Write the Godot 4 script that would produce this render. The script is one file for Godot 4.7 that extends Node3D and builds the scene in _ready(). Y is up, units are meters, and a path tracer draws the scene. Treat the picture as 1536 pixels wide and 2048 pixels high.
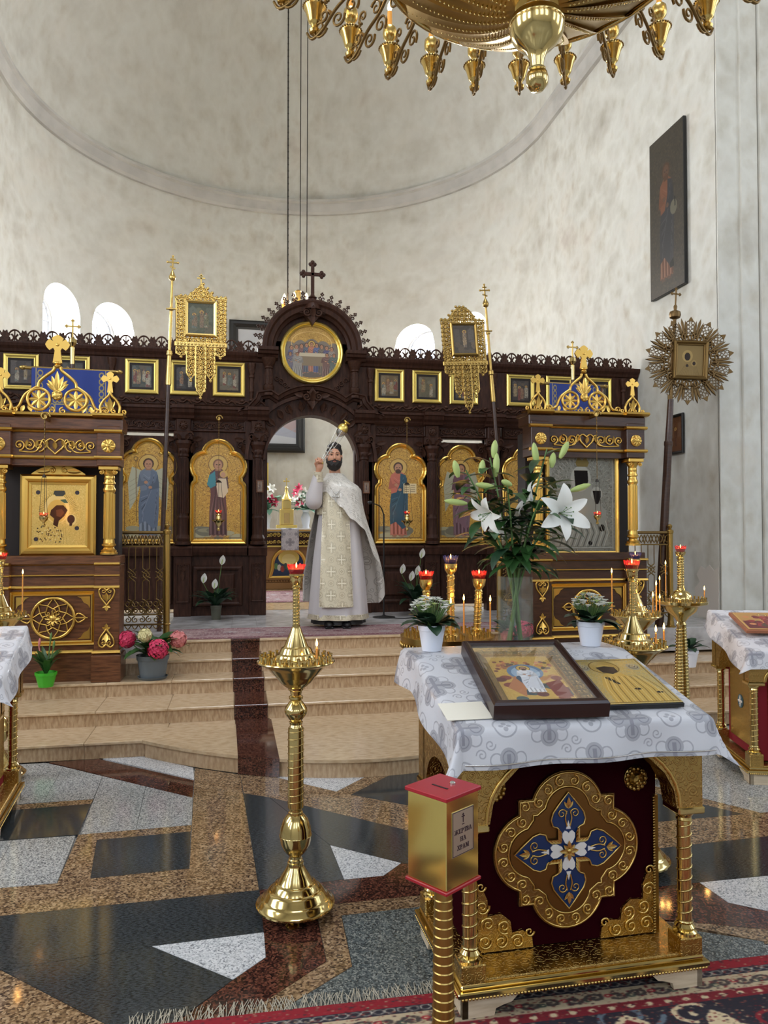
extends Node3D
# A church interior: camera, light and exposure first, then the building, then its furnishings.

var M := {}          # materials by name
var used := {}       # names taken at top level
var rng := RandomNumberGenerator.new()

# ---------------------------------------------------------------- mesh collector
class MB:
	var v := PackedVector3Array()
	var n := PackedVector3Array()
	var uv := PackedVector2Array()
	var ix := PackedInt32Array()
	var T := Transform3D.IDENTITY

	func grid(rows: Array, close_u := false, close_v := false, flip := false, flat := false, us := 1.0, vs := 1.0) -> void:
		# rows[j][i]: a smooth surface through the points
		var nr := rows.size()
		var nc: int = rows[0].size()
		var base := v.size()
		var B := T.basis
		for j in nr:
			var r: PackedVector3Array = rows[j]
			var ra: PackedVector3Array = rows[(j - 1 + nr) % nr] if close_v else rows[maxi(j - 1, 0)]
			var rb: PackedVector3Array = rows[(j + 1) % nr] if close_v else rows[mini(j + 1, nr - 1)]
			for i in nc:
				var a := r[(i - 1 + nc) % nc] if close_u else r[maxi(i - 1, 0)]
				var b := r[(i + 1) % nc] if close_u else r[mini(i + 1, nc - 1)]
				var du := b - a
				var dv := rb[i] - ra[i]
				var m := du.cross(dv)
				if m.length_squared() < 1e-18:
					# a pole or a doubled point: look one row further
					var k := mini(j + 1, nr - 1) if j < nr / 2 else maxi(j - 1, 0)
					var q: PackedVector3Array = rows[k]
					m = (q[(i + 1) % nc] - q[(i - 1 + nc) % nc]).cross(dv)
				m = m.normalized()
				v.append(T * r[i])
				n.append((B * (-m if flip else m)).normalized())
				uv.append(Vector2(us * i / maxf(1.0, nc - (0 if close_u else 1)), vs * (1.0 - float(j) / maxf(1.0, nr - 1))))
		for j in (nr if close_v else nr - 1):
			var j2 := (j + 1) % nr
			for i in (nc if close_u else nc - 1):
				var i2 := (i + 1) % nc
				var a := base + j * nc + i
				var b := base + j * nc + i2
				var c := base + j2 * nc + i2
				var d := base + j2 * nc + i
				if flip:
					ix.append_array(PackedInt32Array([a, b, c, a, c, d]))
				else:
					ix.append_array(PackedInt32Array([a, c, b, a, d, c]))

	func tri(a: Vector3, b: Vector3, c: Vector3, ua := Vector2.ZERO, ub := Vector2.ZERO, uc := Vector2.ZERO) -> void:
		a = T * a
		b = T * b
		c = T * c
		var m := (b - a).cross(c - a).normalized()
		var s := v.size()
		v.append_array(PackedVector3Array([a, b, c]))
		n.append_array(PackedVector3Array([m, m, m]))
		uv.append_array(PackedVector2Array([ua, ub, uc]))
		ix.append_array(PackedInt32Array([s, s + 2, s + 1]))

	func quad(a: Vector3, b: Vector3, c: Vector3, d: Vector3, u0 := Vector2(0, 1), u1 := Vector2(1, 0)) -> void:
		# counter-clockwise seen from the front; a is lower left
		var s := v.size()
		a = T * a
		b = T * b
		c = T * c
		d = T * d
		var m := (c - a).cross(d - b).normalized()
		v.append_array(PackedVector3Array([a, b, c, d]))
		n.append_array(PackedVector3Array([m, m, m, m]))
		uv.append_array(PackedVector2Array([u0, Vector2(u1.x, u0.y), u1, Vector2(u0.x, u1.y)]))
		ix.append_array(PackedInt32Array([s, s + 2, s + 1, s, s + 3, s + 2]))

	func box(c: Vector3, s: Vector3, e := 0.0) -> void:
		# a box about c; e chamfers its edges
		var h := s * 0.5
		e = minf(e, minf(h.x, minf(h.y, h.z)) * 0.6)
		for ax in 3:
			for sg: float in [-1.0, 1.0]:
				var d := Vector3.ZERO
				d[ax] = sg * h[ax]
				var p := Vector3.ZERO
				var q := Vector3.ZERO
				p[(ax + 1) % 3] = h[(ax + 1) % 3] - e
				q[(ax + 2) % 3] = h[(ax + 2) % 3] - e
				if sg < 0:
					p = -p
				quad(c + d - p - q, c + d + p - q, c + d + p + q, c + d - p + q)
		if e > 0.0:
			for ax in 3:
				var b := (ax + 1) % 3
				var g := (ax + 2) % 3
				for sb: float in [-1.0, 1.0]:
					for sg: float in [-1.0, 1.0]:
						var o := Vector3.ZERO
						o[ax] = h[ax] - e
						var p := Vector3.ZERO
						p[b] = sb * h[b]
						p[g] = sg * (h[g] - e)
						var q := Vector3.ZERO
						q[b] = sb * (h[b] - e)
						q[g] = sg * h[g]
						if sb * sg > 0:
							quad(c - o + p, c + o + p, c + o + q, c - o + q) if false else quad(c - o + q, c - o + p, c + o + p, c + o + q)
						else:
							quad(c - o + p, c - o + q, c + o + q, c + o + p)
			for sx: float in [-1.0, 1.0]:
				for sy: float in [-1.0, 1.0]:
					for sz: float in [-1.0, 1.0]:
						var a := c + Vector3(sx * h.x, sy * (h.y - e), sz * (h.z - e))
						var b := c + Vector3(sx * (h.x - e), sy * h.y, sz * (h.z - e))
						var g := c + Vector3(sx * (h.x - e), sy * (h.y - e), sz * h.z)
						if sx * sy * sz > 0:
							tri(a, b, g)
						else:
							tri(a, g, b)

	func lathe(prof: Array, seg := 24, at := Vector3.ZERO, sharp := 0.75) -> void:
		# prof: [radius, height, radius, height ...] from the bottom up (or any way round)
		var pts := []
		for k in range(0, prof.size(), 2):
			pts.append(Vector2(prof[k], prof[k + 1]))
		var run := [pts[0]]
		for k in range(1, pts.size()):
			run.append(pts[k])
			var cut := k == pts.size() - 1
			if not cut:
				var d0: Vector2 = (pts[k] - pts[k - 1]).normalized()
				var d1: Vector2 = (pts[k + 1] - pts[k]).normalized()
				cut = d0.dot(d1) < sharp
			if cut:
				var rows := []
				for p in run:
					var row := PackedVector3Array()
					for i in seg:
						var a := TAU * i / seg
						row.append(at + Vector3(cos(a) * p.x, p.y, -sin(a) * p.x))
					rows.append(row)
				grid(rows, true)
				run = [pts[k]]

	func tube(pts: PackedVector3Array, r: Variant, seg := 6, closed := false, caps := true) -> void:
		var rows := []
		var m := pts.size()
		var up := Vector3(0.13, 0.97, 0.21)
		var t0 := (pts[1] - pts[0]).normalized()
		if absf(t0.dot(up.normalized())) > 0.9:
			up = Vector3(0.95, 0.1, 0.3)
		var s := t0.cross(up).normalized()
		for k in m:
			var a := pts[(k - 1 + m) % m] if closed else pts[maxi(k - 1, 0)]
			var b := pts[(k + 1) % m] if closed else pts[mini(k + 1, m - 1)]
			var t := (b - a).normalized()
			s = (s - t * s.dot(t)).normalized()
			var w := t.cross(s)
			var rr: float = r[k] if r is Array or r is PackedFloat32Array else r
			var row := PackedVector3Array()
			for i in seg:
				var g := TAU * i / seg
				row.append(pts[k] + (s * cos(g) + w * sin(g)) * rr)
			rows.append(row)
		grid(rows, true, closed)
		if caps and not closed:
			for e in [0, m - 1]:
				var row: PackedVector3Array = rows[e]
				for i in range(1, seg - 1):
					if e == 0:
						tri(row[0], row[i + 1], row[i])
					else:
						tri(row[0], row[i], row[i + 1])

	func rod(a: Vector3, b: Vector3, r: float, seg := 8, r2 := -1.0) -> void:
		tube(PackedVector3Array([a, b]), [r, r2 if r2 >= 0.0 else r], seg)

	func ball(c: Vector3, r: Vector3, seg := 12, rings := 8) -> void:
		var rows := []
		for j in rings + 1:
			var a := -PI / 2 + PI * j / rings
			var row := PackedVector3Array()
			for i in seg:
				var b := TAU * i / seg
				row.append(c + Vector3(cos(a) * cos(b) * r.x, sin(a) * r.y, -cos(a) * sin(b) * r.z))
			rows.append(row)
		grid(rows, true)

	func face(poly: PackedVector2Array, z: float, back := false) -> void:
		# a flat polygon in the xy plane at z; its box is its texture
		var id := Geometry2D.triangulate_polygon(poly)
		var lo := poly[0]
		var hi := poly[0]
		for p in poly:
			lo = lo.min(p)
			hi = hi.max(p)
		var sz := (hi - lo).max(Vector2(1e-6, 1e-6))
		for k in range(0, id.size(), 3):
			var a := poly[id[k]]
			var b := poly[id[k + 1]]
			var c := poly[id[k + 2]]
			if ((b - a).cross(c - a) < 0) != back:
				var t := b
				b = c
				c = t
			var w := func(p: Vector2) -> Vector2: return Vector2((p.x - lo.x) / sz.x, 1.0 - (p.y - lo.y) / sz.y)
			tri(Vector3(a.x, a.y, z), Vector3(b.x, b.y, z), Vector3(c.x, c.y, z), w.call(a), w.call(b), w.call(c))

	func slab(poly: PackedVector2Array, z0: float, z1: float, e := 0.0) -> void:
		# a polygon pushed from z0 (back) to z1 (front); e chamfers the front edge
		var ccw := not Geometry2D.is_polygon_clockwise(poly)
		var p := poly.duplicate()
		if not ccw:
			p.reverse()
		var top := p
		if e > 0.0:
			var q := Geometry2D.offset_polygon(p, -e)
			if q.size() == 1 and q[0].size() == p.size():
				# keep the order of the points
				var best := 0
				for k in q[0].size():
					if q[0][k].distance_to(p[0]) < q[0][best].distance_to(p[0]):
						best = k
				top = PackedVector2Array()
				for k in p.size():
					top.append(q[0][(best + k) % p.size()])
				if Geometry2D.is_polygon_clockwise(top):
					top = p
		face(top, z1)
		face(p, z0, true)
		var m := p.size()
		var zs := z1 - (e if top != p else 0.0)
		for k in m:
			var a := p[k]
			var b := p[(k + 1) % m]
			quad(Vector3(a.x, a.y, z0), Vector3(b.x, b.y, z0), Vector3(b.x, b.y, zs), Vector3(a.x, a.y, zs))
			if top != p:
				var c := top[(k + 1) % m]
				var d := top[k]
				quad(Vector3(a.x, a.y, zs), Vector3(b.x, b.y, zs), Vector3(c.x, c.y, z1), Vector3(d.x, d.y, z1))

	func frame(path: PackedVector2Array, prof: Array, closed := true) -> void:
		# a moulding along a counter-clockwise path in the xy plane; prof: [outward, z, outward, z ...]
		var m := path.size()
		var outs := PackedVector2Array()
		for k in m:
			var a := path[(k - 1 + m) % m] if closed or k > 0 else path[k] * 2 - path[1]
			var b := path[k]
			var c := path[(k + 1) % m] if closed or k < m - 1 else path[k] * 2 - path[k - 1]
			var n0 := (b - a).normalized()
			var n1 := (c - b).normalized()
			var o0 := Vector2(n0.y, -n0.x)
			var o1 := Vector2(n1.y, -n1.x)
			var o := (o0 + o1).normalized()
			outs.append(o / maxf(0.35, o.dot(o0)))
		for s in range(0, prof.size() - 2, 2):
			for k in (m if closed else m - 1):
				var k2 := (k + 1) % m
				var a: Vector2 = path[k] + outs[k] * prof[s]
				var b: Vector2 = path[k2] + outs[k2] * prof[s]
				var c: Vector2 = path[k2] + outs[k2] * prof[s + 2]
				var d: Vector2 = path[k] + outs[k] * prof[s + 2]
				quad(Vector3(a.x, a.y, prof[s + 1]), Vector3(d.x, d.y, prof[s + 3]), Vector3(c.x, c.y, prof[s + 3]), Vector3(b.x, b.y, prof[s + 1]))

	func curl(c: Vector2, r: float, a0: float, turns: float, z: float, w: float, shrink := 0.18, seg := 5) -> void:
		# a scroll in the xy plane that winds inwards from angle a0
		var k := int(10 * absf(turns)) + 6
		var pts := PackedVector3Array()
		var rad := []
		for i in k + 1:
			var t := float(i) / k
			var rr := r * lerpf(1.0, shrink, t)
			var a := a0 + TAU * turns * t
			pts.append(Vector3(c.x + cos(a) * rr, c.y + sin(a) * rr, z))
			rad.append(w * lerpf(1.0, 0.65, t))
		tube(pts, rad, seg)

	func bend(p: Array, r: Variant, seg := 6, steps := 8, closed := false) -> void:
		# a tube along a smooth curve through the points
		var q := PackedVector3Array()
		var m := p.size()
		var rad := []
		for k in (m if closed else m - 1):
			var a: Vector3 = p[(k - 1 + m) % m] if closed else p[maxi(k - 1, 0)]
			var b: Vector3 = p[k]
			var c: Vector3 = p[(k + 1) % m]
			var d: Vector3 = p[(k + 2) % m] if closed else p[mini(k + 2, m - 1)]
			for i in steps:
				q.append(b.cubic_interpolate(c, a, d, float(i) / steps))
				if r is Array:
					rad.append(lerpf(r[k], r[(k + 1) % m], float(i) / steps))
		if not closed:
			q.append(p[m - 1])
			if r is Array:
				rad.append(r[m - 1])
		tube(q, rad if r is Array else r, seg, closed)

	func leaf(at: Vector3, dir: Vector3, up: Vector3, length: float, width: float, droop := 0.3, fold := 0.25, steps := 7, curlr := 0.0, tip := 1.0) -> void:
		# a leaf or petal with a fold along its middle, bending down towards its tip
		dir = dir.normalized()
		var side := dir.cross(up).normalized()
		up = side.cross(dir).normalized()
		var rows := []
		var pos := at
		var a := 0.0
		for j in steps + 1:
			var t := float(j) / steps
			var d := dir * cos(a) - up * sin(a)
			var u := up * cos(a) + dir * sin(a)
			var w := width * 0.5 * pow(sin(PI * pow(clampf(t * 0.96 + 0.03, 0, 1), tip)), 0.75)
			var row := PackedVector3Array()
			for i in 5:
				var x := (i - 2) / 2.0
				row.append(pos + side * w * x + u * (absf(x) * w * fold + curlr * w * absf(x) * sin(t * 9.0 + i)))
			rows.append(row)
			pos += d * (length / steps)
			a += droop / steps * (0.5 + t) * 1.4
		grid(rows)

	func mesh() -> ArrayMesh:
		var arr := []
		arr.resize(Mesh.ARRAY_MAX)
		arr[Mesh.ARRAY_VERTEX] = v
		arr[Mesh.ARRAY_NORMAL] = n
		arr[Mesh.ARRAY_TEX_UV] = uv
		arr[Mesh.ARRAY_INDEX] = ix
		var m := ArrayMesh.new()
		m.add_surface_from_arrays(Mesh.PRIMITIVE_TRIANGLES, arr)
		return m

# ---------------------------------------------------------------- a small painter for icons and woven cloth
class Paint:
	var im: Image
	var w: int
	var h: int
	func _init(ww: int, hh: int, c: Color) -> void:
		w = ww
		h = hh
		im = Image.create(w, h, false, Image.FORMAT_RGBA8)
		im.fill(c)
	func ell(cx: float, cy: float, rx: float, ry: float, c: Color) -> void:
		# centre and radii in shares of the width (x) and of the height (y)
		var y0 := int((cy - ry) * h)
		var y1 := int((cy + ry) * h)
		for y in range(maxi(0, y0), mini(h - 1, y1) + 1):
			var t := ((y + 0.5) / h - cy) / ry
			if absf(t) < 1.0:
				var d := rx * sqrt(1.0 - t * t)
				span(int((cx - d) * w), int((cx + d) * w), y, c)
	func span(a: int, b: int, y: int, c: Color) -> void:
		a = clampi(a, 0, w)
		b = clampi(b, 0, w)
		if b > a:
			im.fill_rect(Rect2i(a, y, b - a, 1), c)
	func ring(cx: float, cy: float, rx: float, ry: float, t: float, c: Color) -> void:
		var m := 48
		var p := []
		for i in m + 1:
			p.append_array([cx + cos(TAU * i / m) * rx, cy + sin(TAU * i / m) * ry])
		line(p, t, c)
	func poly(p: Array, c: Color) -> void:
		var m := p.size() / 2
		var ymin := 1e9
		var ymax := -1e9
		for k in m:
			ymin = minf(ymin, p[k * 2 + 1] * h)
			ymax = maxf(ymax, p[k * 2 + 1] * h)
		for y in range(maxi(0, int(ymin)), mini(h - 1, int(ymax)) + 1):
			var xs := []
			var yy := y + 0.5
			for k in m:
				var x0: float = p[k * 2] * w
				var y0: float = p[k * 2 + 1] * h
				var x1: float = p[(k * 2 + 2) % (m * 2)] * w
				var y1: float = p[(k * 2 + 3) % (m * 2)] * h
				if (y0 <= yy) != (y1 <= yy):
					xs.append(x0 + (yy - y0) / (y1 - y0) * (x1 - x0))
			xs.sort()
			for k in range(0, xs.size() - 1, 2):
				span(int(xs[k]), int(xs[k + 1]) + 1, y, c)
	func line(p: Array, t: float, c: Color) -> void:
		# t: thickness as a share of the width
		var r := maxf(0.5, t * w * 0.5)
		for k in range(0, p.size() - 2, 2):
			var a := Vector2(p[k] * w, p[k + 1] * h)
			var b := Vector2(p[k + 2] * w, p[k + 3] * h)
			var steps := int(a.distance_to(b) / maxf(0.7, r * 0.7)) + 1
			for i in steps + 1:
				var q := a.lerp(b, float(i) / steps)
				im.fill_rect(Rect2i(int(q.x - r), int(q.y - r), maxi(1, int(r * 2)), maxi(1, int(r * 2))), c)
	func curl(cx: float, cy: float, r: float, a0: float, turns: float, t: float, c: Color) -> void:
		var m := int(absf(turns) * 14) + 6
		var p := []
		for i in m + 1:
			var q := float(i) / m
			var rr := r * (1.0 - 0.8 * q)
			p.append_array([cx + cos(a0 + TAU * turns * q) * rr, cy + sin(a0 + TAU * turns * q) * rr * w / h])
		line(p, t, c)
	func speck(rg: RandomNumberGenerator, count: int, cols: Array, s0 := 1, s1 := 3) -> void:
		for i in count:
			var s := rg.randi_range(s0, s1)
			im.fill_rect(Rect2i(rg.randi_range(0, w - 1), rg.randi_range(0, h - 1), s, s), cols[rg.randi_range(0, cols.size() - 1)])
	func soften(k: float) -> void:
		var a := im.duplicate()
		a.resize(maxi(2, int(w / k)), maxi(2, int(h / k)), Image.INTERPOLATE_BILINEAR)
		a.resize(w, h, Image.INTERPOLATE_CUBIC)
		im = a
	func tex() -> ImageTexture:
		return ImageTexture.create_from_image(im)
	func relief(k := 8.0) -> ImageTexture:
		var a: Image = im.duplicate()
		a.convert(Image.FORMAT_RGBA8)
		a.bump_map_to_normal_map(k)
		return ImageTexture.create_from_image(a)

# ---------------------------------------------------------------- nodes
func numbered(called: String) -> String:
	if not used.has(called):
		used[called] = 0
		return called
	used[called] += 1
	return "%s_%03d" % [called, used[called]]

func thing(called: String, label: String, category: String, at := Vector3.ZERO, turn := 0.0, group := "") -> Node3D:
	var o := Node3D.new()
	o.name = numbered(called)
	add_child(o)
	o.position = at
	o.rotation.y = turn
	o.set_meta("label", label)
	o.set_meta("category", category)
	if group:
		o.set_meta("group", group)
	return o

func part(parent: Node3D, called: String, mb: Variant, mat: Variant, label := "") -> MeshInstance3D:
	var o := MeshInstance3D.new()
	o.mesh = mb.mesh() if mb is MB else mb
	o.material_override = M[mat] if mat is String else mat
	o.name = called
	parent.add_child(o, true)
	if label:
		o.set_meta("label", label)
	return o

func put(parent: Node3D, called: String, mesh: Mesh, mat: Variant, at: Vector3, turn := 0.0, tilt := 0.0) -> MeshInstance3D:
	var o := part(parent, called, mesh, mat)
	o.position = at
	o.rotation = Vector3(tilt, turn, 0)
	return o

func struct(called: String, mb: Variant, mat: Variant, label := "") -> MeshInstance3D:
	var o := MeshInstance3D.new()
	if mb:
		o.mesh = mb.mesh()
		o.material_override = M[mat] if mat is String else mat
	o.name = numbered(called)
	add_child(o)
	o.set_meta("kind", "structure")
	if label:
		o.set_meta("label", label)
	return o

func twin(o: Node3D, label: String, at: Vector3, turn := 0.0) -> Node3D:
	var c: Node3D = o.duplicate()
	c.name = numbered(str(o.name).rstrip("0123456789").trim_suffix("_"))
	add_child(c)
	c.position = at
	c.rotation = Vector3(0, turn, 0)
	c.set_meta("label", label)
	return c

func rect(x0: float, y0: float, x1: float, y1: float) -> PackedVector2Array:
	return PackedVector2Array([Vector2(x0, y0), Vector2(x1, y0), Vector2(x1, y1), Vector2(x0, y1)])

func pv(a: Array) -> PackedVector2Array:
	var p := PackedVector2Array()
	for k in range(0, a.size(), 2):
		p.append(Vector2(a[k], a[k + 1]))
	return p

func arc(c: Vector2, r: float, a0: float, a1: float, m: int) -> PackedVector2Array:
	var p := PackedVector2Array()
	for i in m + 1:
		var a := deg_to_rad(lerpf(a0, a1, float(i) / m))
		p.append(c + Vector2(cos(a), sin(a)) * r)
	return p

func mbox(c: Vector3, s: Vector3, e := 0.0) -> MB:
	var b := MB.new()
	b.box(c, s, e)
	return b

func lathed(prof: Array, seg := 24) -> MB:
	var b := MB.new()
	b.lathe(prof, seg)
	return b

# ---------------------------------------------------------------- materials
func col(r: int, g: int, b: int) -> Color:
	return Color(r / 255.0, g / 255.0, b / 255.0)

func mat(called: String, c: Color, rough := 0.6, metal := 0.0) -> StandardMaterial3D:
	var m := StandardMaterial3D.new()
	m.resource_name = called
	m.albedo_color = c
	m.roughness = rough
	m.metallic = metal
	M[called] = m
	return m

func noise(freq: float, ramp: Array, size := 512, type := FastNoiseLite.TYPE_SIMPLEX_SMOOTH, octaves := 4, seed_ := 1) -> NoiseTexture2D:
	var f := FastNoiseLite.new()
	f.noise_type = type
	f.frequency = freq
	f.fractal_octaves = octaves
	f.seed = seed_
	if type == FastNoiseLite.TYPE_CELLULAR:
		f.cellular_return_type = FastNoiseLite.RETURN_CELL_VALUE
		f.fractal_type = FastNoiseLite.FRACTAL_NONE
		f.domain_warp_enabled = true
		f.domain_warp_amplitude = 14.0
		f.domain_warp_frequency = 0.03
	var t := NoiseTexture2D.new()
	t.width = size
	t.height = size
	t.seamless = true
	t.noise = f
	var g := Gradient.new()
	g.offsets = PackedFloat32Array()
	g.colors = PackedColorArray()
	var offs := PackedFloat32Array()
	var cols := PackedColorArray()
	for k in range(0, ramp.size(), 2):
		offs.append(ramp[k])
		cols.append(ramp[k + 1])
	g.offsets = offs
	g.colors = cols
	t.color_ramp = g
	return t

func grained(called: String, t: Texture2D, scale: Vector3, rough := 0.6, world := true) -> StandardMaterial3D:
	var m := mat(called, Color.WHITE, rough)
	m.albedo_texture = t
	m.uv1_triplanar = true
	m.uv1_world_triplanar = world
	m.uv1_scale = scale
	return m

func painted(t: Texture2D, rough := 0.5, metal := 0.0) -> StandardMaterial3D:
	var m := StandardMaterial3D.new()
	m.albedo_texture = t
	m.roughness = rough
	m.metallic = metal
	m.texture_repeat = false
	return m

func embossed(called: String, c: Color, t: Texture2D, scale: float, rough := 0.25, strength := 1.0, world := false) -> StandardMaterial3D:
	var m := mat(called, c, rough, 1.0)
	m.normal_enabled = true
	m.normal_texture = t
	m.normal_scale = strength
	m.uv1_triplanar = true
	m.uv1_world_triplanar = world
	m.uv1_scale = Vector3.ONE * scale
	return m

func glow(called: String, c: Color, e: float) -> StandardMaterial3D:
	var m := mat(called, c, 0.5)
	m.emission_enabled = true
	m.emission = c
	m.emission_energy_multiplier = e
	return m

# ---------------------------------------------------------------- the scene, in order
func _ready() -> void:
	rng.seed = 11
	set_camera_and_light()
	make_materials()
	build_floor()
	build_steps()
	build_walls()
	build_nave()
	build_iconostasis()
	build_shrines()
	build_banners()
	build_sun_standard()
	build_lecterns()
	build_main_lectern()
	build_side_lecterns()
	build_stands()
	build_triple_stand()
	build_wide_stand()
	build_donation_box()
	build_rails()
	build_priest()
	build_lilies()
	build_pot_plants()
	build_chandelier()
	build_lamps()
	build_altar()
	build_paintings()
	build_rugs()
	build_microphone()

func set_camera_and_light() -> void:
	var cam := Camera3D.new()
	cam.name = "camera"
	cam.position = Vector3(0, 1.6, 0)
	cam.rotation = Vector3(atan(38.0 / 1500.0), deg_to_rad(-11.0), 0)
	cam.fov = rad_to_deg(2.0 * atan(1024.0 / 1500.0))
	cam.near = 0.05
	cam.far = 200.0
	cam.current = true
	add_child(cam)
	var env := Environment.new()
	env.background_mode = Environment.BG_SKY
	var sky := Sky.new()
	var sm := ProceduralSkyMaterial.new()
	sm.sky_top_color = Color(0.72, 0.82, 0.95)
	sm.sky_horizon_color = Color(0.93, 0.95, 0.98)
	sm.ground_bottom_color = Color(0.5, 0.5, 0.48)
	sm.ground_horizon_color = Color(0.75, 0.76, 0.76)
	sky.sky_material = sm
	env.sky = sky
	env.background_energy_multiplier = 2.4
	env.tonemap_mode = Environment.TONE_MAPPER_LINEAR
	env.tonemap_exposure = 1.42
	env.sdfgi_enabled = true
	env.ssao_enabled = true
	env.ssil_enabled = true
	var we := WorldEnvironment.new()
	we.environment = env
	add_child(we)
	# daylight that comes in through the tall windows of the nave: side walls and west front
	for z in [-4.2, -0.4, 3.4]:
		window_light(Vector3(-6.93, 5.6, z), Vector3(1, -0.12, 0), Vector2(1.9, 4.6), 13.0)
		window_light(Vector3(8.93, 5.6, z), Vector3(-1, -0.12, 0), Vector2(1.9, 4.6), 3.0)
	for x in [-2.6, 0.8, 4.2]:
		window_light(Vector3(x, 6.6, 6.43), Vector3(0, -0.15, -1), Vector2(1.9, 4.6), 2.5)
	# top light from an unseen roof opening, added to brighten cloth and floor
	window_light(Vector3(1.0, 13.25, -2.8), Vector3(0.0, -1, 0.01), Vector2(4.2, 4.2), 29.0)
	# and through the four windows of the apse
	for a in APSE_WINDOWS:
		var d := Vector3(sin(deg_to_rad(a)), 0, -cos(deg_to_rad(a)))
		window_light(Vector3(0.8, 5.0, -12.0) + d * 5.02, -d, Vector2(0.62, 1.9), 19.0)

func window_light(at: Vector3, towards: Vector3, size: Vector2, energy: float) -> void:
	var l := AreaLight3D.new()
	l.name = "window_light"
	l.area_size = size
	l.light_color = Color(0.97, 0.98, 1.0)
	l.light_energy = energy
	l.shadow_enabled = true
	add_child(l, true)
	l.look_at_from_position(at, at + towards, Vector3.UP)

const APSE_WINDOWS := [-62.4, -46.3, 40.4, 58.3]
const AX := 0.8
const AZ := -12.0
const AR := 4.4
const HS := 8.75     # height of the string course
const ZI := -9.1     # front of the icon screen
const SOLEA := 0.6

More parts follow.
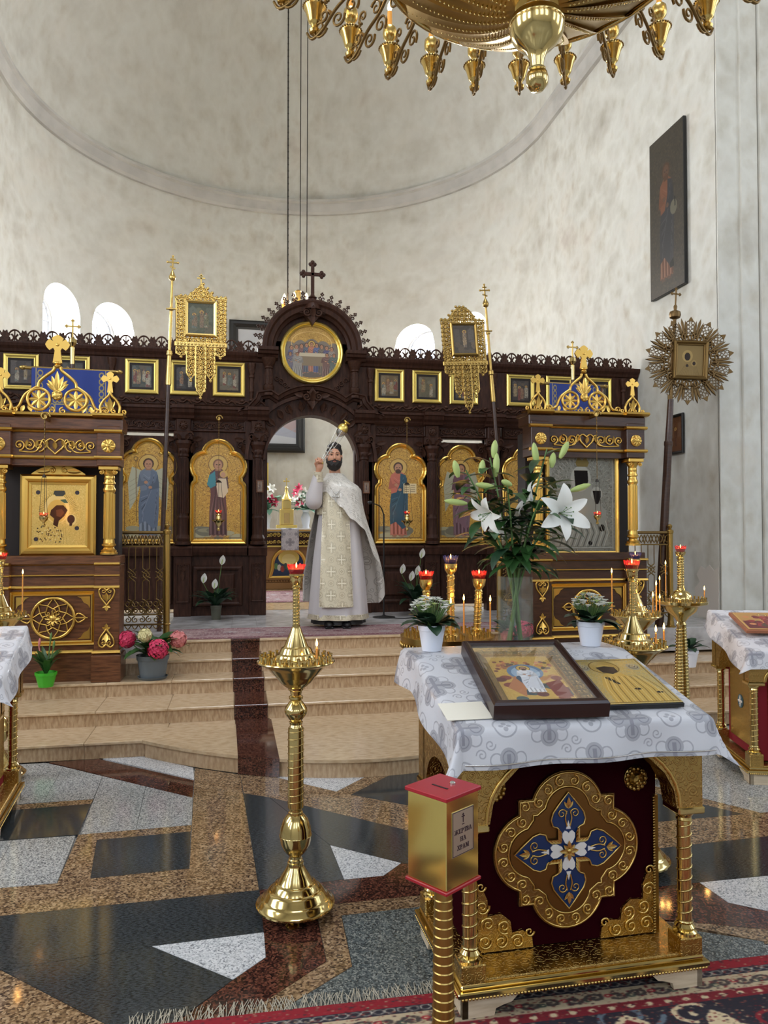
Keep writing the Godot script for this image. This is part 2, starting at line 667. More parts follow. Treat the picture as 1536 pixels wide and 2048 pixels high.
func make_materials() -> void:
	var plaster := grained("plaster", noise(0.006, [0.0, col(180, 176, 166), 0.25, col(198, 196, 187), 0.45, col(210, 209, 201), 0.6, col(205, 204, 196), 0.8, col(207, 203, 193), 1.0, col(186, 178, 168)], 1024, FastNoiseLite.TYPE_SIMPLEX_SMOOTH, 6, 3), Vector3(0.11, 0.13, 0.11), 0.92)
	# fine mottling over the broad patches
	plaster.detail_enabled = true
	plaster.detail_blend_mode = BaseMaterial3D.BLEND_MODE_MUL
	plaster.detail_uv_layer = BaseMaterial3D.DETAIL_UV_2
	plaster.detail_albedo = noise(0.012, [0.0, col(226, 222, 214), 0.3, col(246, 245, 243), 0.55, col(255, 255, 255), 0.75, col(246, 244, 241), 1.0, col(224, 216, 206)], 1024, FastNoiseLite.TYPE_SIMPLEX_SMOOTH, 6, 41)
	plaster.uv2_triplanar = true
	plaster.uv2_world_triplanar = true
	plaster.uv2_scale = Vector3(0.17, 0.12, 0.17)
	plaster.heightmap_enabled = true
	plaster.heightmap_texture = noise(0.02, [0.0, Color(0.2, 0.2, 0.2), 1.0, Color(0.8, 0.8, 0.8)], 512, FastNoiseLite.TYPE_SIMPLEX_SMOOTH, 5, 9)
	plaster.heightmap_scale = 0.9
	grained("plaster_grey", noise(0.008, [0.0, col(160, 157, 152), 0.5, col(184, 181, 175), 1.0, col(198, 195, 188)], 512, FastNoiseLite.TYPE_SIMPLEX_SMOOTH, 5, 5), Vector3(0.3, 0.3, 0.3), 0.9)
	mat("plaster_patch", col(206, 198, 188), 0.95)
	mat("window_bar", col(120, 120, 124), 0.5)
	var gl := mat("window_glass", Color(1, 1, 1, 0.04), 0.02)
	gl.transparency = BaseMaterial3D.TRANSPARENCY_ALPHA
	# stones
	var cell := FastNoiseLite.TYPE_CELLULAR
	grained("granite_grey", noise(0.16, [0.0, col(84, 86, 88), 0.25, col(132, 134, 134), 0.6, col(168, 168, 164), 1.0, col(196, 196, 192)], 512, cell, 1, 2), Vector3(2.2, 2.2, 2.2), 0.13)
	grained("granite_white", noise(0.16, [0.0, col(120, 122, 126), 0.2, col(176, 178, 180), 0.6, col(206, 207, 208), 1.0, col(220, 220, 220)], 512, cell, 1, 4), Vector3(2.2, 2.2, 2.2), 0.16)
	grained("granite_black", noise(0.03, [0.0, col(24, 27, 29), 0.4, col(42, 46, 48), 0.6, col(70, 75, 77), 0.75, col(48, 52, 54), 1.0, col(110, 114, 112)], 1024, FastNoiseLite.TYPE_SIMPLEX_SMOOTH, 5, 6), Vector3(1.3, 5.0, 6.0), 0.1)
	grained("granite_brown", noise(0.11, [0.0, col(58, 44, 36), 0.3, col(104, 82, 60), 0.65, col(146, 118, 88), 1.0, col(176, 150, 118)], 512, cell, 1, 8), Vector3(2.2, 2.2, 2.6), 0.08)
	grained("granite_red", noise(0.12, [0.0, col(22, 16, 15), 0.3, col(56, 32, 26), 0.7, col(92, 54, 42), 1.0, col(120, 76, 58)], 512, cell, 1, 12), Vector3(2.4, 2.4, 2.4), 0.07)
	grained("granite_slate", noise(0.14, [0.0, col(44, 50, 52), 0.4, col(78, 86, 88), 0.7, col(108, 114, 112), 1.0, col(150, 152, 146)], 512, cell, 1, 14), Vector3(2.6, 2.6, 2.6), 0.16)
	mat("joint", col(70, 68, 64), 0.8)
	grained("marble_riser", noise(0.022, [0.0, col(150, 120, 90), 0.35, col(176, 146, 112), 0.6, col(190, 162, 128), 0.85, col(202, 176, 142), 1.0, col(166, 132, 100)], 1024, FastNoiseLite.TYPE_SIMPLEX_SMOOTH, 5, 21), Vector3(1.7, 0.45, 1.7), 0.28)
	grained("marble_tread", noise(0.02, [0.0, col(168, 142, 110), 0.4, col(190, 164, 130), 0.7, col(202, 178, 146), 1.0, col(178, 150, 118)], 1024, FastNoiseLite.TYPE_SIMPLEX_SMOOTH, 5, 22), Vector3(0.5, 1.0, 1.6), 0.16)
	grained("marble_grey", noise(0.012, [0.0, col(150, 146, 144), 0.5, col(176, 173, 172), 1.0, col(196, 193, 192)], 512, FastNoiseLite.TYPE_SIMPLEX_SMOOTH, 5, 23), Vector3(0.7, 1.0, 0.7), 0.2)
	# woods
	grained("wood_dark", noise(0.02, [0.0, col(42, 25, 18), 0.5, col(60, 37, 28), 1.0, col(76, 49, 37)], 512, FastNoiseLite.TYPE_SIMPLEX_SMOOTH, 5, 31), Vector3(2.4, 0.5, 2.4), 0.42)
	grained("wood_carved", noise(0.03, [0.0, col(44, 27, 19), 0.5, col(66, 42, 31), 1.0, col(84, 56, 42)], 512, FastNoiseLite.TYPE_SIMPLEX_SMOOTH, 4, 33), Vector3(2, 2, 2), 0.45)
	grained("wood_red", noise(0.02, [0.0, col(66, 38, 22), 0.45, col(94, 57, 34), 0.75, col(110, 70, 43), 1.0, col(78, 46, 27)], 512, FastNoiseLite.TYPE_SIMPLEX_SMOOTH, 5, 35), Vector3(0.5, 4.0, 0.5), 0.3)
	grained("wood_shrine_dark", noise(0.02, [0.0, col(44, 26, 18), 0.5, col(60, 37, 25), 1.0, col(76, 48, 33)], 512, FastNoiseLite.TYPE_SIMPLEX_SMOOTH, 5, 36), Vector3(0.5, 4.0, 0.5), 0.3)
	grained("wood_pale", noise(0.02, [0.0, col(192, 172, 142), 0.5, col(210, 192, 164), 1.0, col(222, 206, 180)], 512, FastNoiseLite.TYPE_SIMPLEX_SMOOTH, 4, 37), Vector3(0.6, 4.0, 0.6), 0.5)
	M["wood_dark"].metallic_specular = 0.3
	M["wood_carved"].metallic_specular = 0.3
	mat("dark_recess", col(30, 21, 18), 0.7)
	mat("black", col(20, 19, 19), 0.45)
	# metals
	mat("gold", col(218, 186, 112), 0.24, 1.0)
	mat("gold_leaf", col(216, 176, 92), 0.3, 1.0)
	mat("gold_pale", col(232, 206, 116), 0.34, 1.0)
	mat("brass", col(206, 182, 122), 0.13, 1.0)
	mat("brass_old", col(176, 146, 84), 0.3, 1.0)
	mat("brass_dark", col(124, 100, 62), 0.4, 1.0)
	mat("bronze", col(112, 90, 60), 0.42, 1.0)
	mat("silver", col(206, 204, 198), 0.26, 1.0)
	mat("iron", col(52, 46, 42), 0.5, 0.6)
	# chased metal sheets: scrolls and leaves beaten into brass
	var p := Paint.new(512, 512, Color(0.25, 0.25, 0.25))
	var rg := RandomNumberGenerator.new()
	rg.seed = 5
	for k in 16:
		var cx := (k % 4 + 0.5) / 4.0
		var cy := (k / 4 + 0.5) / 4.0
		var s := 1.0 if (k + k / 4) % 2 == 0 else -1.0
		p.curl(cx, cy, 0.105, 0.4 + PI * (k % 2), 1.6 * s, 0.02, Color(0.85, 0.85, 0.85))
		for q in 5:
			var a := TAU * q / 5 + 0.3 * k
			p.ell(cx + cos(a) * 0.108, cy + sin(a) * 0.108, 0.02, 0.02, Color(0.75, 0.75, 0.75))
		p.ell(cx, cy, 0.022, 0.022, Color(0.95, 0.95, 0.95))
		p.ell(float(k % 4) / 4.0, float(k / 4) / 4.0, 0.03, 0.03, Color(0.7, 0.7, 0.7))
	p.soften(2.2)
	var chased := p.relief(5.0)
	embossed("gold_chased", col(186, 154, 92), chased, 4.6, 0.27, 1.6)
	embossed("gold_chased_fine", col(188, 156, 92), chased, 6.5, 0.27, 1.5)
	embossed("brass_chased", col(160, 130, 80), chased, 5.0, 0.28, 1.5)
	embossed("silver_chased", col(150, 148, 142), chased, 5.0, 0.36, 0.8)
	# carved wood in low relief
	var wc: StandardMaterial3D = M["wood_carved"].duplicate()
	wc.normal_enabled = true
	wc.normal_texture = chased
	wc.normal_scale = 1.6
	wc.uv1_scale = Vector3.ONE * 3.0
	M["wood_relief"] = wc
	mat("altar_leaf", col(112, 156, 132), 0.5)
	mat("cream_wall", col(196, 194, 190), 0.8)

# ---------------------------------------------------------------- floor: polished granite slabs cut to a star pattern
func build_floor() -> void:
	var b := MB.new()
	b.box(Vector3(1, -0.115, 1.0), Vector3(16.4, 0.2, 21.0))
	var f := struct("floor", b, "granite_grey", "polished granite floor laid in a star pattern")
	var slabs := [
		["granite_red", [-1.28, -5.58, -0.96, -5.6, -0.27, -5.0, -0.26, -4.68]],
		["granite_white", [-0.93, -5.6, -0.65, -5.6, -0.29, -5.27, -0.27, -5.02]],
		["granite_grey", [-1.7, -5.56, -1.3, -5.57, -1.16, -5.46, -1.12, -4.77, -1.7, -4.74]],
		["granite_grey", [-1.16, -5.46, -0.86, -5.2, -0.84, -4.76, -1.12, -4.77]],
		["granite_grey", [-0.86, -5.2, -0.56, -4.94, -0.53, -4.24, -0.81, -4.23]],
		["granite_grey", [-0.56, -4.94, -0.26, -4.68, -0.24, -4.25, -0.53, -4.24]],
		["granite_brown", [-1.7, -4.74, -0.84, -4.77, -0.84, -4.69, -1.7, -4.65]],
		["granite_black", [-1.7, -4.65, -0.84, -4.69, -0.82, -4.23, -1.7, -4.22]],
		["granite_grey", [-1.14, -4.22, -0.83, -4.22, -0.8, -3.67, -1.1, -3.67]],
		["granite_grey", [-1.7, -4.22, -1.14, -4.22, -1.1, -3.67, -1.7, -3.67]],
		["granite_brown", [-0.82, -4.23, -0.24, -4.25, -0.24, -4.16, -0.71, -4.14, -0.66, -3.69, -0.8, -3.67]],
		["granite_black", [-0.71, -4.14, -0.24, -4.16, -0.22, -3.71, -0.66, -3.69]],
		["granite_brown", [-1.7, -3.67, -0.8, -3.67, -0.66, -3.69, -0.22, -3.71, 0.1, -3.43, -1.7, -3.39]],
		["granite_brown", [-0.28, -5.26, 0.02, -5.06, 0.1, -3.43, -0.22, -3.71, -0.24, -4.25]],
		["granite_black", [-1.7, -3.39, 0.1, -3.43, 0.11, -3.07, -0.32, -3.05, -0.84, -2.99, -1.7, -3.7]],
		["granite_black", [-0.84, -2.99, -0.32, -3.05, -0.01, -2.77, -0.2, -2.56, -0.39, -2.58]],
		["granite_white", [-0.32, -3.05, 0.11, -3.07, 0.11, -2.89, -0.01, -2.77]],
		["granite_red", [0.1, -3.43, 0.485, -3.457, 0.67, -3.46, 0.78, -3.575, 0.95, -3.5, 1.2, -3.25, 0.33, -3.24, 0.33, -2.82, -0.05, -2.5, -0.25, -2.5, -0.01, -2.77, 0.11, -2.89]],
		["granite_brown", [0.33, -3.24, 1.2, -3.25, 1.2, -3.16, 0.43, -3.14, 0.42, -2.77, 0.06, -2.5, -0.05, -2.5, 0.33, -2.82]],
		["granite_slate", [0.43, -3.14, 1.2, -3.16, 1.72, -2.8, 2.02, -2.63, 1.9, -2.4, 0.06, -2.4, 0.06, -2.5, 0.42, -2.77]],
		["granite_brown", [-0.84, -2.99, -0.39, -2.58, -0.25, -2.4, -1.7, -2.4, -1.7, -3.7]],
		["granite_black", [0.04, -4.7, 0.19, -4.6, 0.467, -3.846, 0.485, -3.457, 0.1, -3.43]],
		["granite_black", [0.19, -4.6, 0.86, -3.99, 1.1, -3.78, 0.95, -3.5, 0.78, -3.575, 0.467, -3.846]],
		["granite_white", [0.467, -3.846, 0.78, -3.575, 0.67, -3.46, 0.485, -3.457]],
		["granite_brown", [0.02, -5.06, 0.22, -4.99, 0.6, -4.62, 0.83, -4.87, 0.99, -4.87, 0.68, -4.55, 1.3, -4.05, 1.1, -3.78, 0.86, -3.99, 0.19, -4.6, 0.04, -4.7]],
		["granite_white", [0.22, -4.99, 0.5, -4.9, 0.83, -4.87, 0.6, -4.62]],
		["granite_black", [0.68, -4.55, 0.99, -4.87, 1.6, -4.87, 1.6, -3.84, 1.3, -4.05]],
		["granite_grey", [2.2, -4.9, 3.0, -4.9, 3.3, -4.4, 3.3, -3.8, 2.92, -3.82]],
		["granite_brown", [2.0, -4.9, 2.2, -4.9, 2.92, -3.82, 2.82, -3.81]],
		["granite_black", [1.9, -4.9, 2.0, -4.9, 2.82, -3.81, 2.1, -3.8]],
		["granite_brown", [1.3, -3.8, 3.3, -3.82, 3.3, -3.54, 1.3, -3.46]],
		["granite_black", [1.3, -3.46, 3.3, -3.54, 3.3, -3.12, 1.3, -3.12]],
		["granite_white", [2.07, -3.12, 3.3, -3.12, 3.3, -2.83, 2.2, -2.83, 2.08, -2.93]],
		["granite_red", [1.4, -3.12, 2.07, -3.12, 2.08, -2.93, 2.2, -2.83, 3.3, -2.83, 3.3, -2.72, 2.1, -2.7, 1.84, -2.81, 1.6, -2.9]],
		["granite_brown", [1.72, -2.84, 1.84, -2.81, 2.1, -2.7, 3.3, -2.72, 3.3, -2.61, 2.02, -2.63]]]
	for s in slabs:
		var q := PackedVector2Array()
		for k in range(0, s[1].size(), 2):
			q.append(Vector2(s[1][k], -s[1][k + 1]))
		var o := Geometry2D.offset_polygon(q, -0.0012)
		if o.size():
			q = o[0]
		var mb := MB.new()
		mb.T = Transform3D(Basis(Vector3.RIGHT, -PI / 2), Vector3.ZERO)
		mb.slab(q, -0.012, 0.0)
		part(f, "floor_slab", mb, s[0])

# ---------------------------------------------------------------- steps of beige marble up to the solea
const STEP_Z := [-5.57, -6.0, -6.47, -6.74, -7.09]

func build_steps() -> void:
	var root := struct("floor_chancel_steps", null, "", "beige marble steps up to the raised chancel with a dark granite strip")
	var xl := -3.6
	var xr := 5.2
	for k in 5:
		var y := 0.12 * (k + 1)
		var z0: float = STEP_Z[k]
		var z1: float = STEP_Z[k + 1] if k < 4 else -9.6
		var left := -2.6 if k < 3 else -0.7   # the upper two end at the left shrine's side; see the block below
		if k >= 3:
			left = -0.72
		var right := 5.2 if k < 3 else 3.05
		var d := z0 - z1 + 0.04
		# the dark strip runs up through every step between these two lines
		var sa := -0.06 + 0.012 * (4 - k)
		var sb := 0.2 + 0.012 * (4 - k)
		for seg in [[left, sa, "marble"], [sa, sb, "dark"], [sb, right, "marble"]]:
			var a: float = seg[0]
			var c: float = seg[1]
			var cuts := [a, c]
			if seg[2] == "marble" and c - a > 2.0:
				cuts = [a, a + 1.55, minf(a + 3.3, c - 0.5), c]
			for q in cuts.size() - 1:
				var w: float = cuts[q + 1] - cuts[q]
				var cx: float = (cuts[q + 1] + cuts[q]) / 2
				if w < 0.05:
					continue
				part(root, "riser", mbox(Vector3(cx, y - 0.07, z0 - 0.045), Vector3(w - 0.0015, 0.1, 0.03)), "granite_red" if seg[2] == "dark" else "marble_riser")
				var e := d if k < 4 else 0.16
				part(root, "tread", mbox(Vector3(cx, y - 0.0105, z0 - e / 2), Vector3(w - 0.0015, 0.021, e), 0.004), "granite_red" if seg[2] == "dark" else "marble_tread")
				if k == 4:
					part(root, "chancel_slab", mbox(Vector3(cx, y - 0.0105, z0 - (e + d) / 2), Vector3(w - 0.0015, 0.021, d - e - 0.002)), "marble_grey")
	# core under the treads and the raised floor left and right of the upper steps
	for k in 5:
		part(root, "core", mbox(Vector3(0.8, 0.06 + 0.12 * k - 0.015, (STEP_Z[k] - 0.05 - 9.6) / 2), Vector3(8.8 if k < 3 else 3.6, 0.1, 9.6 + STEP_Z[k] - 0.05)), "marble_riser")
	for s in [[-3.6, -0.72], [3.05, 5.2]]:
		part(root, "raised_floor", mbox(Vector3((s[0] + s[1]) / 2, 0.48, -8.3), Vector3(s[1] - s[0], 0.24, 2.44), 0.004), "marble_grey")
	# rounded lowest step in front: a bowed platform
	var pts := PackedVector2Array()
	for i in 41:
		var t := i / 40.0
		var x := lerpf(-0.66, 2.46, t)
		pts.append(Vector2(x, -(-5.57 + 0.74 * (1.0 - pow(absf(t * 2 - 1), 2.0)))))
	pts.append(Vector2(2.46, 5.9))
	pts.append(Vector2(-0.66, 5.9))
	var mb := MB.new()
	mb.T = Transform3D(Basis(Vector3.RIGHT, -PI / 2), Vector3.ZERO)
	mb.slab(pts, 0.1, 0.1205)
	part(root, "bowed_tread", mb, "marble_tread")
	var low := Geometry2D.offset_polygon(pts, -0.02)[0]
	mb = MB.new()
	mb.T = Transform3D(Basis(Vector3.RIGHT, -PI / 2), Vector3.ZERO)
	mb.slab(low, 0.0, 0.1)
	part(root, "bowed_riser", mb, "marble_riser")
	# the dark strip across the bowed platform, tread and riser
	mb = MB.new()
	mb.T = Transform3D(Basis(Vector3.RIGHT, -PI / 2), Vector3.ZERO)
	var st := PackedVector2Array()
	for i in 7:
		var x := lerpf(0.005, 0.27, i / 6.0)
		var t := (x + 0.66) / 3.12
		st.append(Vector2(x, -(-5.57 + 0.74 * (1.0 - pow(absf(t * 2 - 1), 2.0)) + 0.003)))
	st.append(Vector2(0.262, 5.99))
	st.append(Vector2(-0.012, 5.99))
	mb.slab(st, 0.002, 0.123)
	part(root, "dark_strip", mb, "granite_red")
	# floor of the sanctuary behind the screen
	part(root, "sanctuary_floor", mbox(Vector3(0.8, 0.5, -13.0), Vector3(8.8, 0.2, 6.8)), "marble_tread")

# ---------------------------------------------------------------- apse and its flank walls
func wall_point(s: float, y: float, r: float) -> Vector3:
	# s runs along the wall from the left front edge round the apse to the right front edge; the bow is an angle in degrees
	if s < -90.0:
		return Vector3(AX - r, y, AZ + (-90.0 - s) * 0.0768)
	if s > 90.0:
		return Vector3(AX + r, y, AZ + (s - 90.0) * 0.0768)
	var a := deg_to_rad(s)
	return Vector3(AX + sin(a) * r, y, AZ - cos(a) * r)

const WIN_HALF := 6.2
const WIN_SILL := 3.85
const WIN_SPRING := 5.5

func build_walls() -> void:
	var hw := deg_to_rad(WIN_HALF) * AR
	var ss := []
	var s := -150.0
	while s < 150.01:
		ss.append(s)
		s += 5.0
	for a in APSE_WINDOWS:
		for i in 17:
			ss.append(a - WIN_HALF + WIN_HALF * 2 * i / 16.0)
	ss.sort()
	var inner := MB.new()
	var outer := MB.new()
	for k in ss.size() - 1:
		var s0: float = ss[k]
		var s1: float = ss[k + 1]
		if s1 - s0 < 0.01:
			continue
		var mid := (s0 + s1) / 2
		var hole := false
		var t0 := 0.0
		var t1 := 0.0
		for a in APSE_WINDOWS:
			if absf(mid - a) < WIN_HALF:
				hole = true
				var d0 := clampf((s0 - a) / WIN_HALF, -1, 1)
				var d1 := clampf((s1 - a) / WIN_HALF, -1, 1)
				t0 = WIN_SPRING + hw * sqrt(1 - d0 * d0)
				t1 = WIN_SPRING + hw * sqrt(1 - d1 * d1)
		for sheet in [[inner, AR], [outer, AR + 0.75]]:
			var b: MB = sheet[0]
			var r: float = sheet[1]
			var ys := [[0.0, HS, 0.0, HS]]
			if hole:
				ys = [[0.0, WIN_SILL, 0.0, WIN_SILL], [t0, HS, t1, HS]]
			for q in ys:
				var rows := [PackedVector3Array([wall_point(s0, q[0], r), wall_point(s1, q[2], r)]), PackedVector3Array([wall_point(s0, q[1], r), wall_point(s1, q[3], r)])]
				b.grid(rows)
	# reveals of the windows join the two faces
	for a in APSE_WINDOWS:
		var loop := []
		loop.append(Vector2(-1, WIN_SILL))
		for i in 17:
			var g := PI - PI * i / 16.0
			loop.append(Vector2(cos(g), WIN_SPRING + sin(g) * hw))
		loop.append(Vector2(1, WIN_SILL))
		loop.append(Vector2(-1, WIN_SILL))
		var rows := []
		for r in [AR, AR + 0.75]:
			var row := PackedVector3Array()
			for p in loop:
				row.append(wall_point(a + p.x * WIN_HALF, p.y, r))
			rows.append(row)
		inner.grid(rows)
	var wb := struct("wall_back", inner, "plaster", "curved plastered apse wall with four deep arched windows")
	part(wb, "outer_face", outer, "plaster_grey")
	# old render showing where the plaster has come away low on the right flank
	var pt := MB.new()
	pt.T = Transform3D(Basis(Vector3.UP, -PI / 2), Vector3(AX + AR - 0.001, 0, 0))
	pt.slab(pv([-7.42, 0.62, -7.42, 1.2, -7.5, 1.16, -7.58, 1.22, -7.66, 1.17, -7.74, 1.2, -7.82, 1.1, -7.76, 1.02, -7.86, 0.94, -7.8, 0.62]), 0.0, 0.006)
	part(wb, "bare_patch", pt, "plaster_patch")
	# string course: a broad moulded band all round
	var band := MB.new()
	var prof := [0.0, -0.22, 0.06, -0.22, 0.09, -0.17, 0.1, 0.0, 0.15, 0.03, 0.15, 0.08, 0.07, 0.12, 0.0, 0.13]
	var rows := []
	for k in range(0, prof.size(), 2):
		var row := PackedVector3Array()
		for i in 121:
			row.append(wall_point(-150.0 + 2.5 * i, HS + prof[k + 1], AR - prof[k]))
		rows.append(row)
	for k in rows.size() - 1:
		band.grid([rows[k], rows[k + 1]])
	struct("trim_1", band, "plaster_grey", "grey moulded string course round the apse under the half dome")
	# the half dome and the short barrel vault before it
	var dome := MB.new()
	rows = []
	for j in 25:
		var e := PI / 2 * j / 24.0
		var row := PackedVector3Array()
		for i in 61:
			var q := wall_point(-150.0 + 5.0 * i, 0, AR * cos(e))
			if absf(-150.0 + 5.0 * i) > 90.0:
				q.x = AX + signf(q.x - AX) * AR * cos(e)
			row.append(Vector3(q.x, HS + AR * sin(e), q.z))
		rows.append(row)
	dome.grid(rows)
	struct("ceiling_apse", dome, "plaster", "plastered half dome over the apse")
	# lattices and panes of the windows
	for k in 4:
		var a: float = APSE_WINDOWS[k]
		var o := struct("window_%d" % (k + 1), null, "", "arched apse window with a fan of glazing bars")
		var d := Vector3(sin(deg_to_rad(a)), 0, -cos(deg_to_rad(a)))
		o.position = Vector3(AX, 0, AZ) + d * (AR + 0.7)
		o.rotation.y = -deg_to_rad(a)
		var fr := MB.new()
		var pth := PackedVector2Array([Vector2(-0.52, WIN_SILL), Vector2(0.52, WIN_SILL)])
		pth.append_array(arc(Vector2(0, WIN_SPRING), 0.52, 0, 180, 20))
		fr.frame(pth, [-0.05, 0.0, -0.05, 0.04, 0.02, 0.04])
		part(o, "window_frame", fr, "window_bar")
		var bars := MB.new()
		for x in [-0.18, 0.18]:
			bars.box(Vector3(x, (WIN_SILL + WIN_SPRING) / 2, 0.01), Vector3(0.03, WIN_SPRING - WIN_SILL, 0.03))
		for y in [WIN_SILL + 0.55, WIN_SILL + 1.1, WIN_SPRING]:
			bars.box(Vector3(0, y, 0.01), Vector3(1.0, 0.03, 0.03))
		var half := PackedVector3Array()
		for q in arc(Vector2(0, WIN_SPRING), 0.2, 0, 180, 12):
			half.append(Vector3(q.x, q.y, 0.01))
		bars.tube(half, 0.014, 6)
		for g in [30.0, 60.0, 90.0, 120.0, 150.0]:
			var w := Vector3(cos(deg_to_rad(g)), sin(deg_to_rad(g)), 0)
			bars.rod(Vector3(0, WIN_SPRING, 0.01) + w * 0.2, Vector3(0, WIN_SPRING, 0.01) + w * 0.5, 0.013, 6)
		part(o, "glazing_bars", bars, "window_bar")
		var gl := MB.new()
		gl.face(pth, 0.0)
		part(o, "pane", gl, "window_glass")

# ---------------------------------------------------------------- the nave round the camera: piers, side walls, west wall, ceiling
func wall_with_holes(called: String, a: Vector3, b: Vector3, h: float, holes: Array, thick: Vector3, label: String) -> void:
	# a straight wall from a to b; holes: [start, end, sill, top] along it
	var mb := MB.new()
	var l := a.distance_to(b)
	var d := (b - a) / l
	var t := 0.0
	var blocks := []
	for q in holes:
		blocks.append([t, q[0], 0.0, h])
		blocks.append([q[0], q[1], 0.0, q[2]])
		blocks.append([q[0], q[1], q[3], h])
		t = q[1]
	blocks.append([t, l, 0.0, h])
	for q in blocks:
		var c: Vector3 = a + d * ((q[0] + q[1]) / 2) + thick / 2 + Vector3(0, (q[2] + q[3]) / 2, 0)
		mb.box(c, (d.abs() * (q[1] - q[0])) + thick.abs() + Vector3(0, q[3] - q[2], 0))
	struct(called, mb, "plaster", label)

func build_nave() -> void:
	var mb := MB.new()
	# right pier with its stepped edges, and its left fellow
	mb.box(Vector3(7.22, 6.7, -7.62), Vector3(3.97, 13.4, 0.44))
	mb.box(Vector3(7.2, 6.7, -7.385), Vector3(4.0, 13.4, 0.03))
	mb.box(Vector3(5.58, 6.7, -7.37), Vector3(0.22, 13.4, 0.06), 0.01)
	mb.box(Vector3(7.35, 6.7, -7.36), Vector3(3.3, 13.4, 0.1), 0.01)
	struct("wall_right_pier", mb, "plaster", "tall plastered pier with stepped edges at the right of the apse")
	mb = MB.new()
	mb.box(Vector3(-5.5, 6.7, -7.62), Vector3(3.8, 13.4, 0.46))
	struct("wall_left_pier", mb, "plaster", "plastered pier at the left of the apse")
	mb = MB.new()
	for q in [[-7.2, -1.2, -7.55, 6.85], [3.2, 9.2, -7.55, 6.85], [-1.2, 3.2, -7.55, -5.0], [-1.2, 3.2, -0.6, 6.85]]:
		mb.box(Vector3((q[0] + q[1]) / 2, 13.5, (q[2] + q[3]) / 2), Vector3(q[1] - q[0], 0.2, q[3] - q[2]))
	# four upstands round the roof opening added for top light; beam carries the chandelier
	for q in [[-1.25, -2.8, 0.1, 4.6], [3.25, -2.8, 0.1, 4.6], [1.0, -5.05, 4.6, 0.1], [1.0, -0.55, 4.6, 0.1]]:
		mb.box(Vector3(q[0], 14.0, q[1]), Vector3(q[2], 1.0, q[3]))
	mb.box(Vector3(1.0, 13.4, -3.25), Vector3(4.6, 0.2, 0.2))
	struct("ceiling", mb, "plaster", "flat plastered ceiling of the nave")
	var holes := []
	for z in [-4.2, -0.4, 3.4]:
		holes.append([z + 7.4 - 0.95, z + 7.4 + 0.95, 3.3, 7.9])
	wall_with_holes("wall_left", Vector3(-7, 0, -7.4), Vector3(-7, 0, 6.6), 13.4, holes, Vector3(-0.4, 0, 0), "left nave wall with tall windows")
	wall_with_holes("wall_right", Vector3(9, 0, -7.4), Vector3(9, 0, 6.6), 13.4, holes, Vector3(0.4, 0, 0), "right nave wall with tall windows")
	holes = []
	for x in [-2.6, 0.8, 4.2]:
		holes.append([x + 7.4 - 0.95, x + 7.4 + 0.95, 4.3, 8.9])
	wall_with_holes("wall_west", Vector3(-7.4, 0, 6.6), Vector3(9.4, 0, 6.6), 13.4, holes, Vector3(0, 0, 0.4), "west nave wall with tall windows")

# ---------------------------------------------------------------- painting icons
func trefoil() -> PackedVector2Array:
	# outline of the large icons, about their middle, from y = 0 up to 1.22 m
	var p := PackedVector2Array([Vector2(-0.315, 0), Vector2(0.315, 0)])
	for q in arc(Vector2(0.225, 0.65), 0.09, 0, 60, 4):
		p.append(q)
	for q in arc(Vector2(0.143, 0.9), 0.178, -46, 82, 9):
		p.append(q)
	for q in arc(Vector2(0, 1.03), 0.185, 20, 160, 12):
		p.append(q)
	for q in arc(Vector2(-0.143, 0.9), 0.178, 98, 226, 9):
		p.append(q)
	for q in arc(Vector2(-0.225, 0.65), 0.09, 120, 180, 4):
		p.append(q)
	return p

